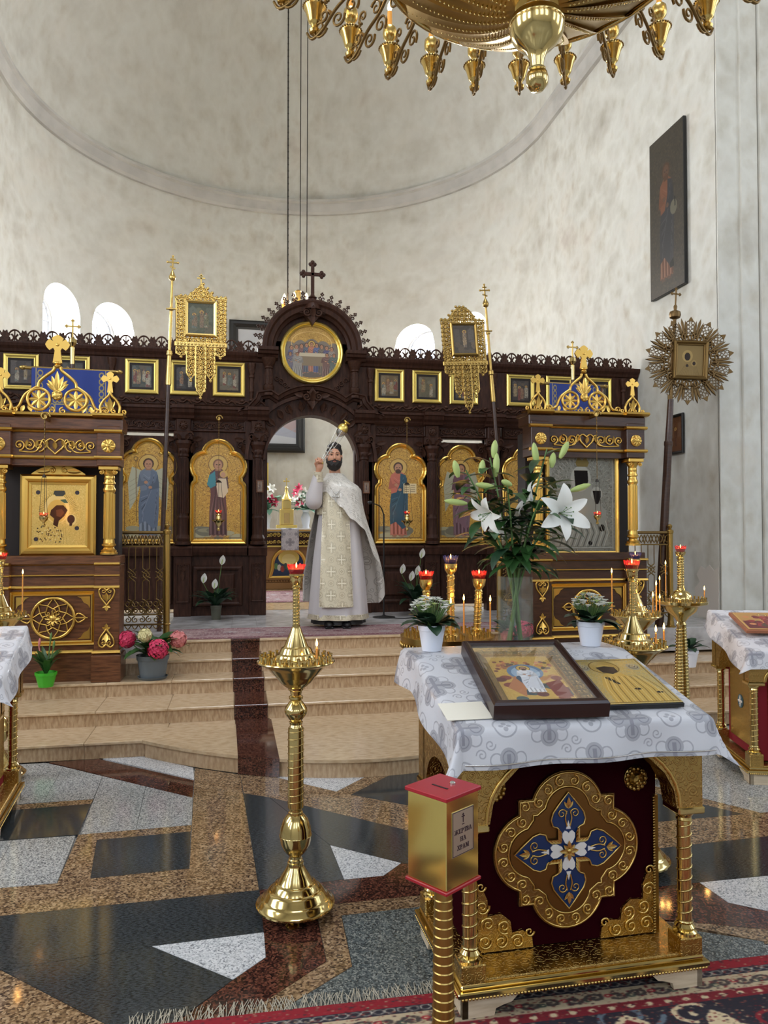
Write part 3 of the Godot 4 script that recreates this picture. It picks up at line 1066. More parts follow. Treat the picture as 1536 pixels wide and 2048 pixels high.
func saint(p: Paint, x: float, y0: float, y1: float, s: float, o: Dictionary) -> void:
	# a standing figure from y0 (top of the head) to y1 (feet); s: half width of its shoulders
	var h := y1 - y0
	var skin: Color = o.get("skin", col(176, 128, 96))
	var robe: Color = o.robe
	var cloak: Color = o.get("cloak", robe)
	var r := h * 0.062
	var rx := r * p.h / p.w
	if o.get("halo", true):
		p.ell(x, y0 + r, rx * 1.9, r * 1.9, o.get("halo_color", col(196, 160, 84)))
		p.ring(x, y0 + r, rx * 1.9, r * 1.9, 0.008, col(96, 62, 30))
	if o.get("wings", false):
		var wc: Color = o.get("wing_color", col(170, 166, 140))
		p.poly([x - s * 0.5, y0 + h * 0.16, x - s * 1.7, y0 + h * 0.1, x - s * 2.1, y0 + h * 0.3, x - s * 1.9, y0 + h * 0.66, x - s * 1.2, y0 + h * 0.5], wc)
		p.poly([x + s * 0.5, y0 + h * 0.16, x + s * 1.7, y0 + h * 0.1, x + s * 2.1, y0 + h * 0.3, x + s * 1.9, y0 + h * 0.66, x + s * 1.2, y0 + h * 0.5], wc)
		for k in 6:
			var t := 0.3 + 0.06 * k
			p.line([x - s * 1.9, y0 + h * t, x - s * 1.1, y0 + h * (t - 0.06)], 0.006, wc.darkened(0.3))
			p.line([x + s * 1.9, y0 + h * t, x + s * 1.1, y0 + h * (t - 0.06)], 0.006, wc.darkened(0.3))
	# feet
	p.ell(x - s * 0.45, y1 - h * 0.01, s * 0.3, h * 0.018, skin.darkened(0.1))
	p.ell(x + s * 0.4, y1 - h * 0.01, s * 0.3, h * 0.018, skin.darkened(0.1))
	# robe down to the feet, with a waved hem
	var hem := []
	for k in 9:
		hem.append_array([x + s * (0.95 - 0.235 * k), y1 - h * (0.012 + 0.014 * (k % 2))])
	p.poly([x - s * 0.35, y0 + h * 0.12, x + s * 0.35, y0 + h * 0.12, x + s * 0.85, y0 + h * 0.165, x + s, y0 + h * 0.24, x + s * 0.78, y0 + h * 0.44, x + s * 0.92, y0 + h * 0.66] + hem + [x - s * 0.9, y0 + h * 0.66, x - s * 0.78, y0 + h * 0.44, x - s, y0 + h * 0.24, x - s * 0.85, y0 + h * 0.165], robe)
	for k in 8:
		var u := -0.8 + 0.22 * k
		var rc := robe.darkened(0.3) if k % 2 else robe.lightened(0.16)
		p.poly([x + s * u * 0.5, y0 + h * 0.46, x + s * (u + 0.07), y0 + h * 0.7, x + s * (u + 0.12), y1 - h * 0.03, x + s * (u + 0.0), y1 - h * 0.03, x + s * (u - 0.03), y0 + h * 0.7], rc)
	for k in 4:
		p.line([x - s * 0.5, y0 + h * (0.2 + 0.035 * k), x + s * 0.05, y0 + h * (0.25 + 0.04 * k), x + s * 0.5, y0 + h * (0.19 + 0.035 * k)], 0.008, robe.darkened(0.25) if k % 2 else robe.lightened(0.15))
	if o.has("cloak"):
		# a mantle from the shoulder across to the hip, falling in swags
		p.poly([x + s * 0.25, y0 + h * 0.14, x + s * 0.85, y0 + h * 0.165, x + s * 1.08, y0 + h * 0.3, x + s * 1.1, y0 + h * 0.62, x + s * 0.98, y0 + h * 0.86, x + s * 0.5, y0 + h * 0.9, x - s * 0.3, y0 + h * 0.8, x - s * 0.95, y0 + h * 0.84, x - s * 1.0, y0 + h * 0.6, x - s * 0.82, y0 + h * 0.42, x - s * 0.2, y0 + h * 0.4, x + s * 0.2, y0 + h * 0.28], cloak)
		for k in 7:
			var u := 0.1 * k
			p.line([x + s * (0.6 - u * 0.4), y0 + h * (0.2 + u * 0.3), x + s * (0.1 - u), y0 + h * (0.46 + u * 0.35), x - s * (0.75 - u * 0.3), y0 + h * (0.5 + u * 0.5)], 0.012, cloak.darkened(0.32) if k % 2 else cloak.lightened(0.14))
			p.line([x + s * (0.95 - u * 0.3), y0 + h * (0.4 + u * 0.3), x + s * (0.9 - u * 0.5), y0 + h * 0.84], 0.01, cloak.darkened(0.3) if k % 2 else cloak.lightened(0.12))
	# arms
	p.poly([x - s * 0.95, y0 + h * 0.2, x - s * 1.15, y0 + h * 0.36, x - s * 0.3, y0 + h * 0.33, x - s * 0.3, y0 + h * 0.27, x - s * 0.7, y0 + h * 0.29], robe.darkened(0.12))
	p.poly([x + s * 0.95, y0 + h * 0.2, x + s * 1.12, y0 + h * 0.37, x + s * 0.2, y0 + h * 0.4, x + s * 0.2, y0 + h * 0.33, x + s * 0.7, y0 + h * 0.3], cloak.darkened(0.15))
	p.ell(x - s * 0.25, y0 + h * 0.3, s * 0.2, h * 0.02, skin)
	p.ell(x + s * 0.2, y0 + h * 0.365, s * 0.2, h * 0.02, skin)
	# neck, head, hair
	p.poly([x - rx * 0.5, y0 + r * 1.4, x + rx * 0.5, y0 + r * 1.4, x + rx * 0.6, y0 + h * 0.145, x - rx * 0.6, y0 + h * 0.145], skin.darkened(0.15))
	p.ell(x, y0 + r * 0.95, rx * 1.05, r * 1.12, o.get("hair", col(70, 46, 30)))
	p.ell(x, y0 + r * 1.12, rx * 0.78, r * 0.98, skin)
	if o.get("beard", false):
		p.ell(x, y0 + r * 1.85, rx * 0.6, r * 0.5, o.get("hair", col(70, 46, 30)))
	for e in [-0.3, 0.3]:
		p.ell(x + rx * e, y0 + r * 1.02, rx * 0.16, r * 0.09, col(40, 26, 20))
	p.line([x, y0 + r * 1.05, x + rx * 0.05, y0 + r * 1.35], 0.005, skin.darkened(0.35))
	p.line([x - rx * 0.22, y0 + r * 1.55, x + rx * 0.22, y0 + r * 1.55], 0.006, col(120, 60, 50))

func gold_ground(p: Paint, rg: RandomNumberGenerator, seed_: int) -> void:
	rg.seed = seed_
	p.speck(rg, p.w * p.h / 26, [col(206, 164, 70), col(150, 108, 42), col(186, 142, 58), col(218, 180, 92), col(122, 86, 40)], 2, 4)
	for k in 7:
		p.ring(0.5, 0.28, 0.12 + 0.07 * k, (0.12 + 0.07 * k) * p.w / p.h, 0.006, col(132, 92, 40))

func standing_icon(o: Dictionary, seed_: int) -> StandardMaterial3D:
	var p := Paint.new(256, 496, col(188, 144, 58))
	var rg := RandomNumberGenerator.new()
	gold_ground(p, rg, seed_)
	# clouds underfoot
	for k in 14:
		p.ell(rg.randf_range(0.12, 0.88), rg.randf_range(0.86, 0.95), rg.randf_range(0.08, 0.2), rg.randf_range(0.02, 0.05), [col(150, 142, 112), col(118, 112, 92), col(172, 162, 126)][k % 3])
	saint(p, o.get("x", 0.5), o.get("top", 0.19), 0.94, o.get("s", 0.17), o)
	if o.get("child", false):
		p.ell(0.6, 0.33, 0.07, 0.036, col(196, 160, 84))
		p.poly([0.5, 0.37, 0.64, 0.37, 0.68, 0.5, 0.6, 0.56, 0.5, 0.55, 0.47, 0.45], col(206, 186, 156))
		p.ell(0.59, 0.335, 0.045, 0.026, col(186, 140, 108))
		p.poly([0.34, 0.34, 0.44, 0.3, 0.46, 0.44, 0.36, 0.47, 0.3, 0.43], col(62, 128, 138))
	if o.get("book", false):
		p.poly([0.56, 0.4, 0.82, 0.4, 0.82, 0.5, 0.56, 0.5], col(214, 196, 150))
		for k in 4:
			p.line([0.59, 0.42 + 0.02 * k, 0.67, 0.42 + 0.02 * k], 0.008, col(90, 70, 50))
			p.line([0.71, 0.42 + 0.02 * k, 0.79, 0.42 + 0.02 * k], 0.008, col(90, 70, 50))
	if o.get("staff", false):
		p.line([0.28, 0.2, 0.3, 0.8], 0.012, col(110, 82, 44))
		p.ring(0.28, 0.19, 0.035, 0.018, 0.012, col(110, 82, 44))
	# ornamental border inside the frame
	for e in [[0.03, 0.5, 0.03, 0.985], [0.97, 0.5, 0.97, 0.985], [0.03, 0.985, 0.97, 0.985], [0.09, 0.5, 0.09, 0.955], [0.91, 0.5, 0.91, 0.955], [0.09, 0.955, 0.91, 0.955]]:
		p.line(e, 0.014, col(96, 64, 32))
	for k in 12:
		p.ell(0.12 + 0.07 * k, 0.97, 0.02, 0.008, col(224, 186, 100))
	p.soften(1.4)
	var m := painted(p.tex(), 0.42, 0.15)
	m.clearcoat_enabled = true
	m.clearcoat = 0.3
	m.clearcoat_roughness = 0.25
	return m

func scene_icon(w: int, h: int, ground: Color, seed_: int, figures: int, cols: Array, rough := 0.4) -> StandardMaterial3D:
	# a darkened little scene: rocks, a building and a few figures
	var p := Paint.new(w, h, ground)
	var rg := RandomNumberGenerator.new()
	rg.seed = seed_
	for k in 10:
		p.ell(rg.randf(), rg.randf(), rg.randf_range(0.1, 0.3), rg.randf_range(0.05, 0.2), ground.lerp(cols[k % cols.size()], rg.randf_range(0.15, 0.4)))
	p.poly([0.08, 0.6, 0.08, 0.2, 0.2, 0.1, 0.32, 0.2, 0.32, 0.6], ground.lightened(0.12))
	p.poly([0.66, 0.6, 0.7, 0.16, 0.92, 0.16, 0.92, 0.6], ground.lightened(0.08))
	for k in figures:
		var x := 0.15 + 0.7 * (k + 0.5) / figures + rg.randf_range(-0.04, 0.04)
		var y := rg.randf_range(0.2, 0.4)
		saint(p, x, y, minf(0.96, y + rg.randf_range(0.45, 0.58)), rg.randf_range(0.06, 0.09), {"robe": cols[rg.randi_range(0, cols.size() - 1)], "cloak": cols[rg.randi_range(0, cols.size() - 1)], "halo": k % 3 != 2, "skin": col(150, 112, 84)})
	p.speck(rg, w * h / 30, [ground.darkened(0.3), ground.lightened(0.1), ground], 1, 2)
	p.soften(1.5)
	return painted(p.tex(), rough)

func frame_mesh(w: float, h: float, wide: float, deep: float) -> MB:
	# a rectangular moulded frame whose sight size is w by h, its back at z = 0
	var b := MB.new()
	b.frame(rect(-w / 2, -h / 2, w / 2, h / 2), [0.0, 0.0, 0.0, deep * 0.55, wide * 0.22, deep * 0.6, wide * 0.3, deep * 0.75, wide * 0.55, deep, wide * 0.8, deep * 0.95, wide, deep * 0.7, wide, 0.0])
	return b

func framed(called: String, label: String, at: Vector3, w: float, h: float, wide: float, deep: float, fmat: String, pic: Material, turn := 0.0, group := "", category := "icon") -> Node3D:
	# w and h: outer size; at: middle of its back
	var t := thing(called, label, category, at + Vector3(0, -h / 2, 0), turn, group)
	var b := MB.new()
	b.T = Transform3D(Basis.IDENTITY, Vector3(0, h / 2, 0))
	b.frame(rect(-w / 2 + wide, -h / 2 + wide, w / 2 - wide, h / 2 - wide), [0.0, 0.0, 0.0, deep * 0.55, wide * 0.22, deep * 0.6, wide * 0.3, deep * 0.75, wide * 0.55, deep, wide * 0.8, deep * 0.95, wide, deep * 0.7, wide, 0.0, 0.0, 0.0])
	part(t, "frame", b, fmat)
	b = MB.new()
	b.T = Transform3D(Basis.IDENTITY, Vector3(0, h / 2, 0))
	b.slab(rect(-w / 2 + wide, -h / 2 + wide, w / 2 - wide, h / 2 - wide), 0.002, deep * 0.4)
	part(t, "picture", b, pic)
	return t

# ---------------------------------------------------------------- the icon screen
const DX := 0.87

func scrollwork(b: MB, x0: float, x1: float, y: float, h: float, n: int, z: float, w: float) -> void:
	# a running scroll of curls between x0 and x1
	var d := (x1 - x0) / n
	var pts := []
	for k in n:
		var s := 1.0 if k % 2 == 0 else -1.0
		var c := Vector2(x0 + d * (k + 0.5), y - s * h * 0.06)
		b.curl(c, minf(d, h) * 0.42, PI / 2 * s + PI, -1.4 * s, z, w)
		b.ball(Vector3(c.x, c.y, z), Vector3(w, w, w) * 1.7, 6, 4)
		b.leaf(Vector3(c.x + d * 0.3, y + s * h * 0.1, z), Vector3(0.5, s, 0.2), Vector3(0, 0, 1), h * 0.42, h * 0.2, -0.8, 0.4, 3)
		b.leaf(Vector3(c.x - d * 0.3, y - s * h * 0.1, z), Vector3(-0.5, -s, 0.2), Vector3(0, 0, 1), h * 0.42, h * 0.2, -0.8, 0.4, 3)
		pts.append(Vector3(x0 + d * k, y + s * h * 0.3, z))
	pts.append(Vector3(x1, y, z))
	if pts.size() > 2:
		b.bend(pts, w, 5, 4)

func moulding(b: MB, x0: float, x1: float, prof: Array) -> void:
	# prof: [z, y, z, y ...] from the bottom up, extruded along x with closed ends
	var p := PackedVector2Array()
	for k in range(0, prof.size(), 2):
		p.append(Vector2(prof[k], prof[k + 1]))
	for k in p.size() - 1:
		b.quad(Vector3(x0, p[k].y, p[k].x), Vector3(x1, p[k].y, p[k].x), Vector3(x1, p[k + 1].y, p[k + 1].x), Vector3(x0, p[k + 1].y, p[k + 1].x))
	var full := p.duplicate()
	full.append(Vector2(-0.02, p[-1].y))
	full.append(Vector2(-0.02, p[0].y))
	var id := Geometry2D.triangulate_polygon(full)
	for k in range(0, id.size(), 3):
		for x in [x0, x1]:
			b.tri(Vector3(x, full[id[k]].y, full[id[k]].x), Vector3(x, full[id[k + 1]].y, full[id[k + 1]].x), Vector3(x, full[id[k + 2]].y, full[id[k + 2]].x))

func up(b: MB) -> MB:
	b.T = Transform3D(Basis.IDENTITY, Vector3(0, -SOLEA, 0))
	return b

func cross_mesh(h: float, arm: float, t: float, budded := true) -> MB:
	# a cross standing on its foot, arms budded or flared
	var b := MB.new()
	var ya := h * 0.68
	if budded:
		b.box(Vector3(0, h / 2, 0), Vector3(t, h, t * 0.7), t * 0.15)
		b.box(Vector3(0, ya, 0), Vector3(arm, t, t * 0.7), t * 0.15)
		for c in [Vector2(0, h), Vector2(-arm / 2, ya), Vector2(arm / 2, ya)]:
			for o in [Vector2(0, 0.6), Vector2(0.6, 0), Vector2(-0.6, 0), Vector2(0, -0.6)]:
				b.ball(Vector3(c.x + o.x * t, c.y + o.y * t, 0), Vector3(t * 0.62, t * 0.62, t * 0.42), 8, 6)
	else:
		var f := t * 1.0
		var q := pv([-f * 0.75, 0, f * 0.75, 0, f * 0.45, ya - t, f * 0.7, ya - t * 0.55, arm / 2 - t * 0.4, ya - t * 0.95, arm / 2, ya - t * 0.5, arm / 2 + t * 0.25, ya, arm / 2, ya + t * 0.5, arm / 2 - t * 0.4, ya + t * 0.95, f * 0.7, ya + t * 0.55, f * 0.95, h - t * 0.4, f * 0.5, h, 0, h + t * 0.25])
		var full := q.duplicate()
		for k in range(q.size() - 2, 1, -1):
			full.append(Vector2(-q[k].x, q[k].y))
		b.slab(full, -t * 0.22, t * 0.22, t * 0.12)
		b.ball(Vector3(0, ya, t * 0.22), Vector3(t * 0.3, t * 0.3, t * 0.15), 8, 6)
	return b

func column_mesh(h: float, r: float, flutes := true) -> MB:
	# a half-round column with base, shaft and cushion
	var b := MB.new()
	b.lathe([r * 1.5, 0, r * 1.5, h * 0.03, r * 1.15, h * 0.035, r * 1.35, h * 0.06, r * 1.1, h * 0.09, r, h * 0.1, r, h * 0.24, r * 1.12, h * 0.25, r * 1.12, h * 0.27, r * 0.95, h * 0.28, r * 0.86, h * 0.84, r * 1.05, h * 0.85, r * 1.05, h * 0.87], 16)
	b.lathe([r * 0.9, h * 0.87, r * 0.95, h * 0.9, r * 1.35, h * 0.965, r * 1.5, h * 0.97, r * 1.5, h], 16)
	if flutes:
		for k in 9:
			var a := PI * k / 8
			b.rod(Vector3(cos(a) * r * 0.97, h * 0.3, sin(a) * r * 0.97), Vector3(cos(a) * r * 0.88, h * 0.83, sin(a) * r * 0.88), r * 0.13, 5)
	for k in 5:
		var a := PI * k / 4
		b.leaf(Vector3(cos(a) * r, h * 0.87, sin(a) * r), Vector3(cos(a) * 0.3, 1, sin(a) * 0.3), Vector3(-cos(a), 0.2, -sin(a)), h * 0.1, r * 0.9, -1.6, 0.3, 4)
	return b

func build_iconostasis() -> void:
	var t := thing("iconostasis", "tall dark carved wooden icon screen spanning the apse behind the priest", "icon screen", Vector3(DX, SOLEA, ZI))
	var bays := []   # [middle, kind]
	for s: float in [-1.0, 1.0]:
		bays.append([s * 1.105, "icon"])
		bays.append([s * 1.905, "door"])
		bays.append([s * 2.76, "icon"])
		bays.append([s * 3.6, "icon"])
	for q in bays:
		var x: float = q[0]
		var b := up(MB.new())
		if q[1] == "icon":
			b.box(Vector3(x, 2.06, -0.06), Vector3(0.8, 1.5, 0.1))
			part(t, "bay_panel", b, "wood_dark")
			# dado with a raised panel
			b = up(MB.new())
			b.box(Vector3(x, 1.0, -0.06), Vector3(0.8, 0.8, 0.1))
			b.frame(rect(x - 0.24, 0.76, x + 0.24, 1.14), [0.0, 0.0, 0.0, 0.02, 0.02, 0.03, 0.04, 0.025, 0.05, 0.0])
			b.slab(rect(x - 0.2, 0.8, x + 0.2, 1.1), 0.0, 0.02, 0.02)
			part(t, "dado_panel", b, "wood_dark")
		else:
			b.box(Vector3(x, 1.7, -0.07), Vector3(0.64, 2.04, 0.05), 0.004)
			b.frame(rect(x - 0.24, 0.78, x + 0.24, 1.3), [0.0, -0.045, 0.0, -0.02, 0.03, -0.02, 0.04, -0.045])
			part(t, "deacon_door", b, "wood_dark")
			b = up(MB.new())
			b.box(Vector3(x, 2.795, -0.06), Vector3(0.72, 0.07, 0.1))
			part(t, "lintel", b, "wood_dark")
		# carved spandrels over the icon
		b = up(MB.new())
		for s: float in [-1.0, 1.0]:
			for k in 3:
				b.curl(Vector2(x + s * (0.31 - 0.05 * k), 2.66 - 0.07 * k + (0.03 if k == 1 else 0.0)), 0.04, PI / 2 * k, 1.3 * s, 0.005 if q[1] == "icon" else -0.03, 0.009)
			b.leaf(Vector3(x + s * 0.31, 2.52, 0.0), Vector3(-s * 0.3, 1, 0.2), Vector3(0, 0, 1), 0.13, 0.06, -0.6, 0.3, 4)
			b.leaf(Vector3(x + s * 0.3, 2.68, 0.0), Vector3(-s, 0.1, 0.2), Vector3(0, 0, 1), 0.13, 0.06, -0.6, 0.3, 4)
		orn(t, "spandrel_carving", b, "wood_carved")
		# frieze field with running scrolls, framed
		b = up(MB.new())
		b.box(Vector3(x, 2.85, -0.03), Vector3(0.66, 0.13, 0.06))
		b.frame(rect(x - 0.3, 2.795, x + 0.3, 2.9), [0.0, 0.0, 0.0, 0.012, 0.012, 0.02, 0.024, 0.0])
		var fz := part(t, "frieze", b, "wood_dark")
		b = up(MB.new())
		scrollwork(b, x - 0.29, x + 0.29, 2.848, 0.1, 6, 0.008, 0.009)
		orn(fz, "frieze_scroll", b, "wood_carved")
		# entablature of the bay
		b = up(MB.new())
		moulding(b, x - 0.34, x + 0.34, [0.0, 2.91, 0.03, 2.915, 0.05, 2.94, 0.055, 2.96, 0.09, 2.99, 0.1, 3.02, 0.12, 3.03, 0.12, 3.06, 0.0, 3.085])
		part(t, "cornice", b, "wood_dark")
		b = up(MB.new())
		moulding(b, x - 0.34, x + 0.34, [0.0, 1.31, 0.03, 1.31, 0.05, 1.35, 0.06, 1.4, 0.04, 1.42, 0.0, 1.43])
		part(t, "dado_rail", b, "wood_dark")
	# pilasters
	var pm := up(MB.new())
	pm.box(Vector3(0, 1.0, -0.02), Vector3(0.2, 0.8, 0.14), 0.006)
	pm.frame(rect(-0.06, 0.78, 0.06, 1.2), [0.0, 0.05, 0.0, 0.06, 0.012, 0.065, 0.02, 0.05])
	moulding(pm, -0.11, 0.11, [0.05, 1.3, 0.09, 1.31, 0.1, 1.38, 0.11, 1.4, 0.09, 1.42, 0.0, 1.44])
	pm.box(Vector3(0, 2.72, 0.0), Vector3(0.22, 0.1, 0.16), 0.01)
	pm.box(Vector3(0, 2.84, -0.01), Vector3(0.17, 0.16, 0.16), 0.012)
	moulding(pm, -0.125, 0.125, [0.05, 2.91, 0.09, 2.92, 0.1, 2.95, 0.14, 2.98, 0.15, 3.02, 0.17, 3.03, 0.17, 3.065, 0.0, 3.1])
	pm.box(Vector3(0, 2.06, -0.06), Vector3(0.22, 1.4, 0.1))
	var pmesh := pm.mesh()
	var cm := column_mesh(1.22, 0.062).mesh()
	var dm := up(MB.new())
	for s: float in [-1.0, 1.0]:
		dm.curl(Vector2(s * 0.025, 1.2), 0.022, PI / 2, 1.2 * s, 0.062, 0.006)
		dm.curl(Vector2(s * 0.02, 1.14), 0.018, -PI / 2, -1.2 * s, 0.062, 0.006)
	dm.leaf(Vector3(0, 1.14, 0.06), Vector3(0, -1, 0), Vector3(0, 0, 1), 0.12, 0.05, 0.1, 0.3, 4)
	var rm := MB.new()
	rm.T = Transform3D(Basis(Vector3.RIGHT, PI / 2), Vector3(0, 2.84 - SOLEA, 0.072))
	rm.lathe([0.055, 0.0, 0.055, 0.012, 0.045, 0.02, 0.035, 0.012, 0.02, 0.028, 0.0, 0.03], 16)
	for k in 8:
		var a := TAU * k / 8
		rm.ball(Vector3(cos(a) * 0.034, 0.018, sin(a) * 0.034), Vector3(0.012, 0.01, 0.012), 6, 4)
	var vm := up(MB.new())
	for s: float in [-1.0, 1.0]:
		vm.curl(Vector2(s * 0.075, 2.72), 0.04, 0, 1.2 * s, 0.085, 0.01)
		vm.leaf(Vector3(s * 0.03, 2.66, 0.08), Vector3(s * 0.4, 1, 0.3), Vector3(0, 0, 1), 0.09, 0.05, -0.5, 0.3, 4)
	var dmesh := dm.mesh()
	var rmesh := rm.mesh()
	var vmesh := vm.mesh()
	for x in [0.64, 1.505, 2.31, 3.18, 4.02]:
		for s: float in [-1.0, 1.0]:
			var pl := part(t, "pilaster", pmesh, "wood_dark")
			pl.position.x = x * s
			put(pl, "column", cm, "wood_dark", Vector3(0, 1.44 - SOLEA, 0.03))
			put(pl, "rosette", rmesh, "wood_carved", Vector3.ZERO)
			put(pl, "capital_scrolls", vmesh, "wood_carved", Vector3.ZERO)
			put(pl, "carved_drop", dmesh, "wood_carved", Vector3.ZERO).set_meta("kind", "stuff")
	# upper tier: a long panel each side, carved band below, cornice above
	for s: float in [-1.0, 1.0]:
		var a := 0.56
		var c := 4.32
		var m := s * (a + c) / 2
		part(t, "upper_panel", up_box(Vector3(m, 3.4, -0.03), Vector3(c - a, 0.64, 0.1)), "wood_dark")
		var b := up(MB.new())
		moulding(b, minf(s * a, s * c), maxf(s * a, s * c), [0.02, 3.62, 0.04, 3.63, 0.05, 3.66, 0.08, 3.69, 0.09, 3.72, 0.09, 3.735, 0.0, 3.74])
		part(t, "top_cornice", b, "wood_dark")
		b = up(MB.new())
		b.box(Vector3(m, 3.115, 0.01), Vector3(c - a, 0.07, 0.06), 0.01)
		for k in 22:
			var x0 := a + (c - a) * k / 22.0
			b.bend([Vector3(s * x0, 3.1, 0.045), Vector3(s * (x0 + 0.05), 3.14, 0.055), Vector3(s * (x0 + 0.1), 3.11, 0.045), Vector3(s * (x0 + 0.17), 3.13, 0.045)], 0.012, 5, 4)
			b.ball(Vector3(s * (x0 + 0.1), 3.15, 0.045), Vector3(0.03, 0.02, 0.015), 6, 4)
		orn(t, "carved_band", b, "wood_carved")
		# short baluster columns on the upper tier
		for x in [0.72, 2.31, 4.1]:
			b = up(MB.new())
			b.lathe([0.03, 3.15, 0.03, 3.17, 0.018, 3.18, 0.022, 3.25, 0.03, 3.26, 0.026, 3.28, 0.024, 3.42, 0.034, 3.43, 0.034, 3.45, 0.026, 3.46, 0.05, 3.58, 0.05, 3.6], 12, Vector3(s * x, 0, 0.05))
			b.leaf(Vector3(s * x, 3.46, 0.075), Vector3(0, 1, 0.2), Vector3(0, 0, -1), 0.13, 0.07, -1.2, 0.3, 4)
			part(t, "baluster", b, "wood_carved")
	# openwork cresting along the top: a leaf, then an arch over two curls
	var cr := MB.new()
	cr.slab(pv([-0.02, 0, 0.02, 0, 0.045, 0.03, 0.03, 0.05, 0.055, 0.075, 0.03, 0.085, 0.02, 0.115, 0, 0.1, -0.02, 0.115, -0.03, 0.085, -0.055, 0.075, -0.03, 0.05, -0.045, 0.03]), -0.012, 0.012, 0.004)
	cr.box(Vector3(0.1, 0.006, 0), Vector3(0.2, 0.012, 0.02))
	cr.bend([Vector3(0.035, 0.075, 0), Vector3(0.065, 0.105, 0), Vector3(0.1, 0.115, 0), Vector3(0.135, 0.105, 0), Vector3(0.165, 0.075, 0)], 0.009, 5, 3)
	cr.rod(Vector3(0.1, 0, 0), Vector3(0.1, 0.11, 0), 0.007, 5)
	for s: float in [-1.0, 1.0]:
		cr.bend([Vector3(0.1 + s * 0.055, 0.012, 0), Vector3(0.1 + s * 0.02, 0.022, 0), Vector3(0.1 + s * 0.012, 0.05, 0), Vector3(0.1 + s * 0.035, 0.075, 0)], 0.01, 5, 3)
		cr.leaf(Vector3(0.1 + s * 0.055, 0.01, 0), Vector3(s * 0.2, 1, 0), Vector3(0, 0, 1), 0.045, 0.035, 0.1, 0.2, 3)
	var crm := cr.mesh()
	for s: float in [-1.0, 1.0]:
		for k in 18:
			put(t, "cresting", crm, "wood_carved", Vector3(s * (0.66 + 0.1) - 0.1 + s * 0.2 * k, 3.735 - SOLEA, 0.03)).scale.y = 1.2
	# royal gateway: jambs, carved arch, shouldered hood
	var g := up(MB.new())
	for s: float in [-1.0, 1.0]:
		part(t, "gate_jamb", up_box(Vector3(s * 0.59, 1.62, -0.1), Vector3(0.09, 2.04, 0.24), 0.008), "wood_dark")
	g = up(MB.new())
	var n := 28
	for k in n:
		var a0 := PI * k / n
		var a1 := PI * (k + 1) / n
		for ring in [[0.55, 0.58, 0.02, 0.06], [0.58, 0.76, -0.02, 0.03], [0.76, 0.8, 0.03, 0.08]]:
			var q := pv([cos(a0) * ring[0], 2.45 + sin(a0) * ring[0], cos(a0) * ring[1], 2.45 + sin(a0) * ring[1], cos(a1) * ring[1], 2.45 + sin(a1) * ring[1], cos(a1) * ring[0], 2.45 + sin(a1) * ring[0]])
			g.slab(q, -0.16, ring[3])
	var ga := part(t, "gate_arch", g, "wood_dark")
	g = up(MB.new())
	for k in 15:
		var a := deg_to_rad(8.0 + 164.0 * k / 14)
		var c := Vector2(cos(a), sin(a)) * 0.67 + Vector2(0, 2.45)
		g.curl(c, 0.055, a, 1.3 if k % 2 else -1.3, 0.04, 0.011)
		g.leaf(Vector3(c.x, c.y, 0.04) + Vector3(cos(a), sin(a), 0) * -0.07, Vector3(cos(a), sin(a), 0.3), Vector3(0, 0, 1), 0.15, 0.05, -0.5, 0.4, 4)
		g.ball(Vector3(c.x, c.y, 0.05), Vector3(0.02, 0.02, 0.015), 6, 4)
	orn(ga, "arch_carving", g, "wood_carved")
	# infill over the arch up to the medallion, with the shouldered hood mould
	g = up(MB.new())
	for s: float in [-1.0, 1.0]:
		var q := PackedVector2Array()
		for k in 13:
			var a := PI / 2 - PI / 2 * k / 12.0
			q.append(Vector2(s * cos(a) * 0.79, 2.45 + sin(a) * 0.79))
		q.append(Vector2(s * 0.79, 3.1))
		q.append(Vector2(s * 0.6, 3.2))
		q.append(Vector2(0, 3.3))
		g.slab(q, -0.12, 0.02)
	g.box(Vector3(0, 3.55, -0.06), Vector3(1.16, 0.7, 0.1))
	var sh := PackedVector2Array()
	for q in arc(Vector2(0, 3.78), 0.56, 0, 180, 24):
		sh.append(q)
	g.slab(sh, -0.11, -0.01)
	part(t, "gable_panel", g, "wood_dark")
	g = up(MB.new())
	var hood := PackedVector2Array([Vector2(0.86, 2.98), Vector2(0.74, 3.05), Vector2(0.64, 3.16), Vector2(0.62, 3.22), Vector2(0.5, 3.24)])
	for q in arc(Vector2(0, 2.66), 0.66, 52, 128, 10):
		hood.append(q)
	for q in [Vector2(-0.5, 3.24), Vector2(-0.62, 3.22), Vector2(-0.64, 3.16), Vector2(-0.74, 3.05), Vector2(-0.86, 2.98)]:
		hood.append(q)
	g.frame(hood, [-0.05, 0.02, -0.045, 0.05, -0.02, 0.06, -0.015, 0.09, 0.02, 0.1, 0.03, 0.12, 0.045, 0.12, 0.05, 0.0], false)
	part(t, "hood_mould", g, "wood_dark")
	# keystone carvings
	for y in [3.19, 4.21]:
		g = up(MB.new())
		g.slab(pv([0, y - 0.12, 0.07, y - 0.03, 0.12, y + 0.03, 0.06, y + 0.06, 0, y + 0.14, -0.06, y + 0.06, -0.12, y + 0.03, -0.07, y - 0.03]), 0.0, 0.13, 0.02)
		for s: float in [-1.0, 1.0]:
			g.curl(Vector2(s * 0.07, y + 0.02), 0.055, PI / 2, 1.6 * s, 0.14, 0.014)
			g.leaf(Vector3(s * 0.08, y + 0.03, 0.1), Vector3(s, 0.2, 0.1), Vector3(0, 0, 1), 0.14, 0.06, 0.3, 0.3, 4)
		g.leaf(Vector3(0, y - 0.05, 0.13), Vector3(0, 1, 0.3), Vector3(0, 0, 1), 0.16, 0.07, -0.6, 0.4, 4)
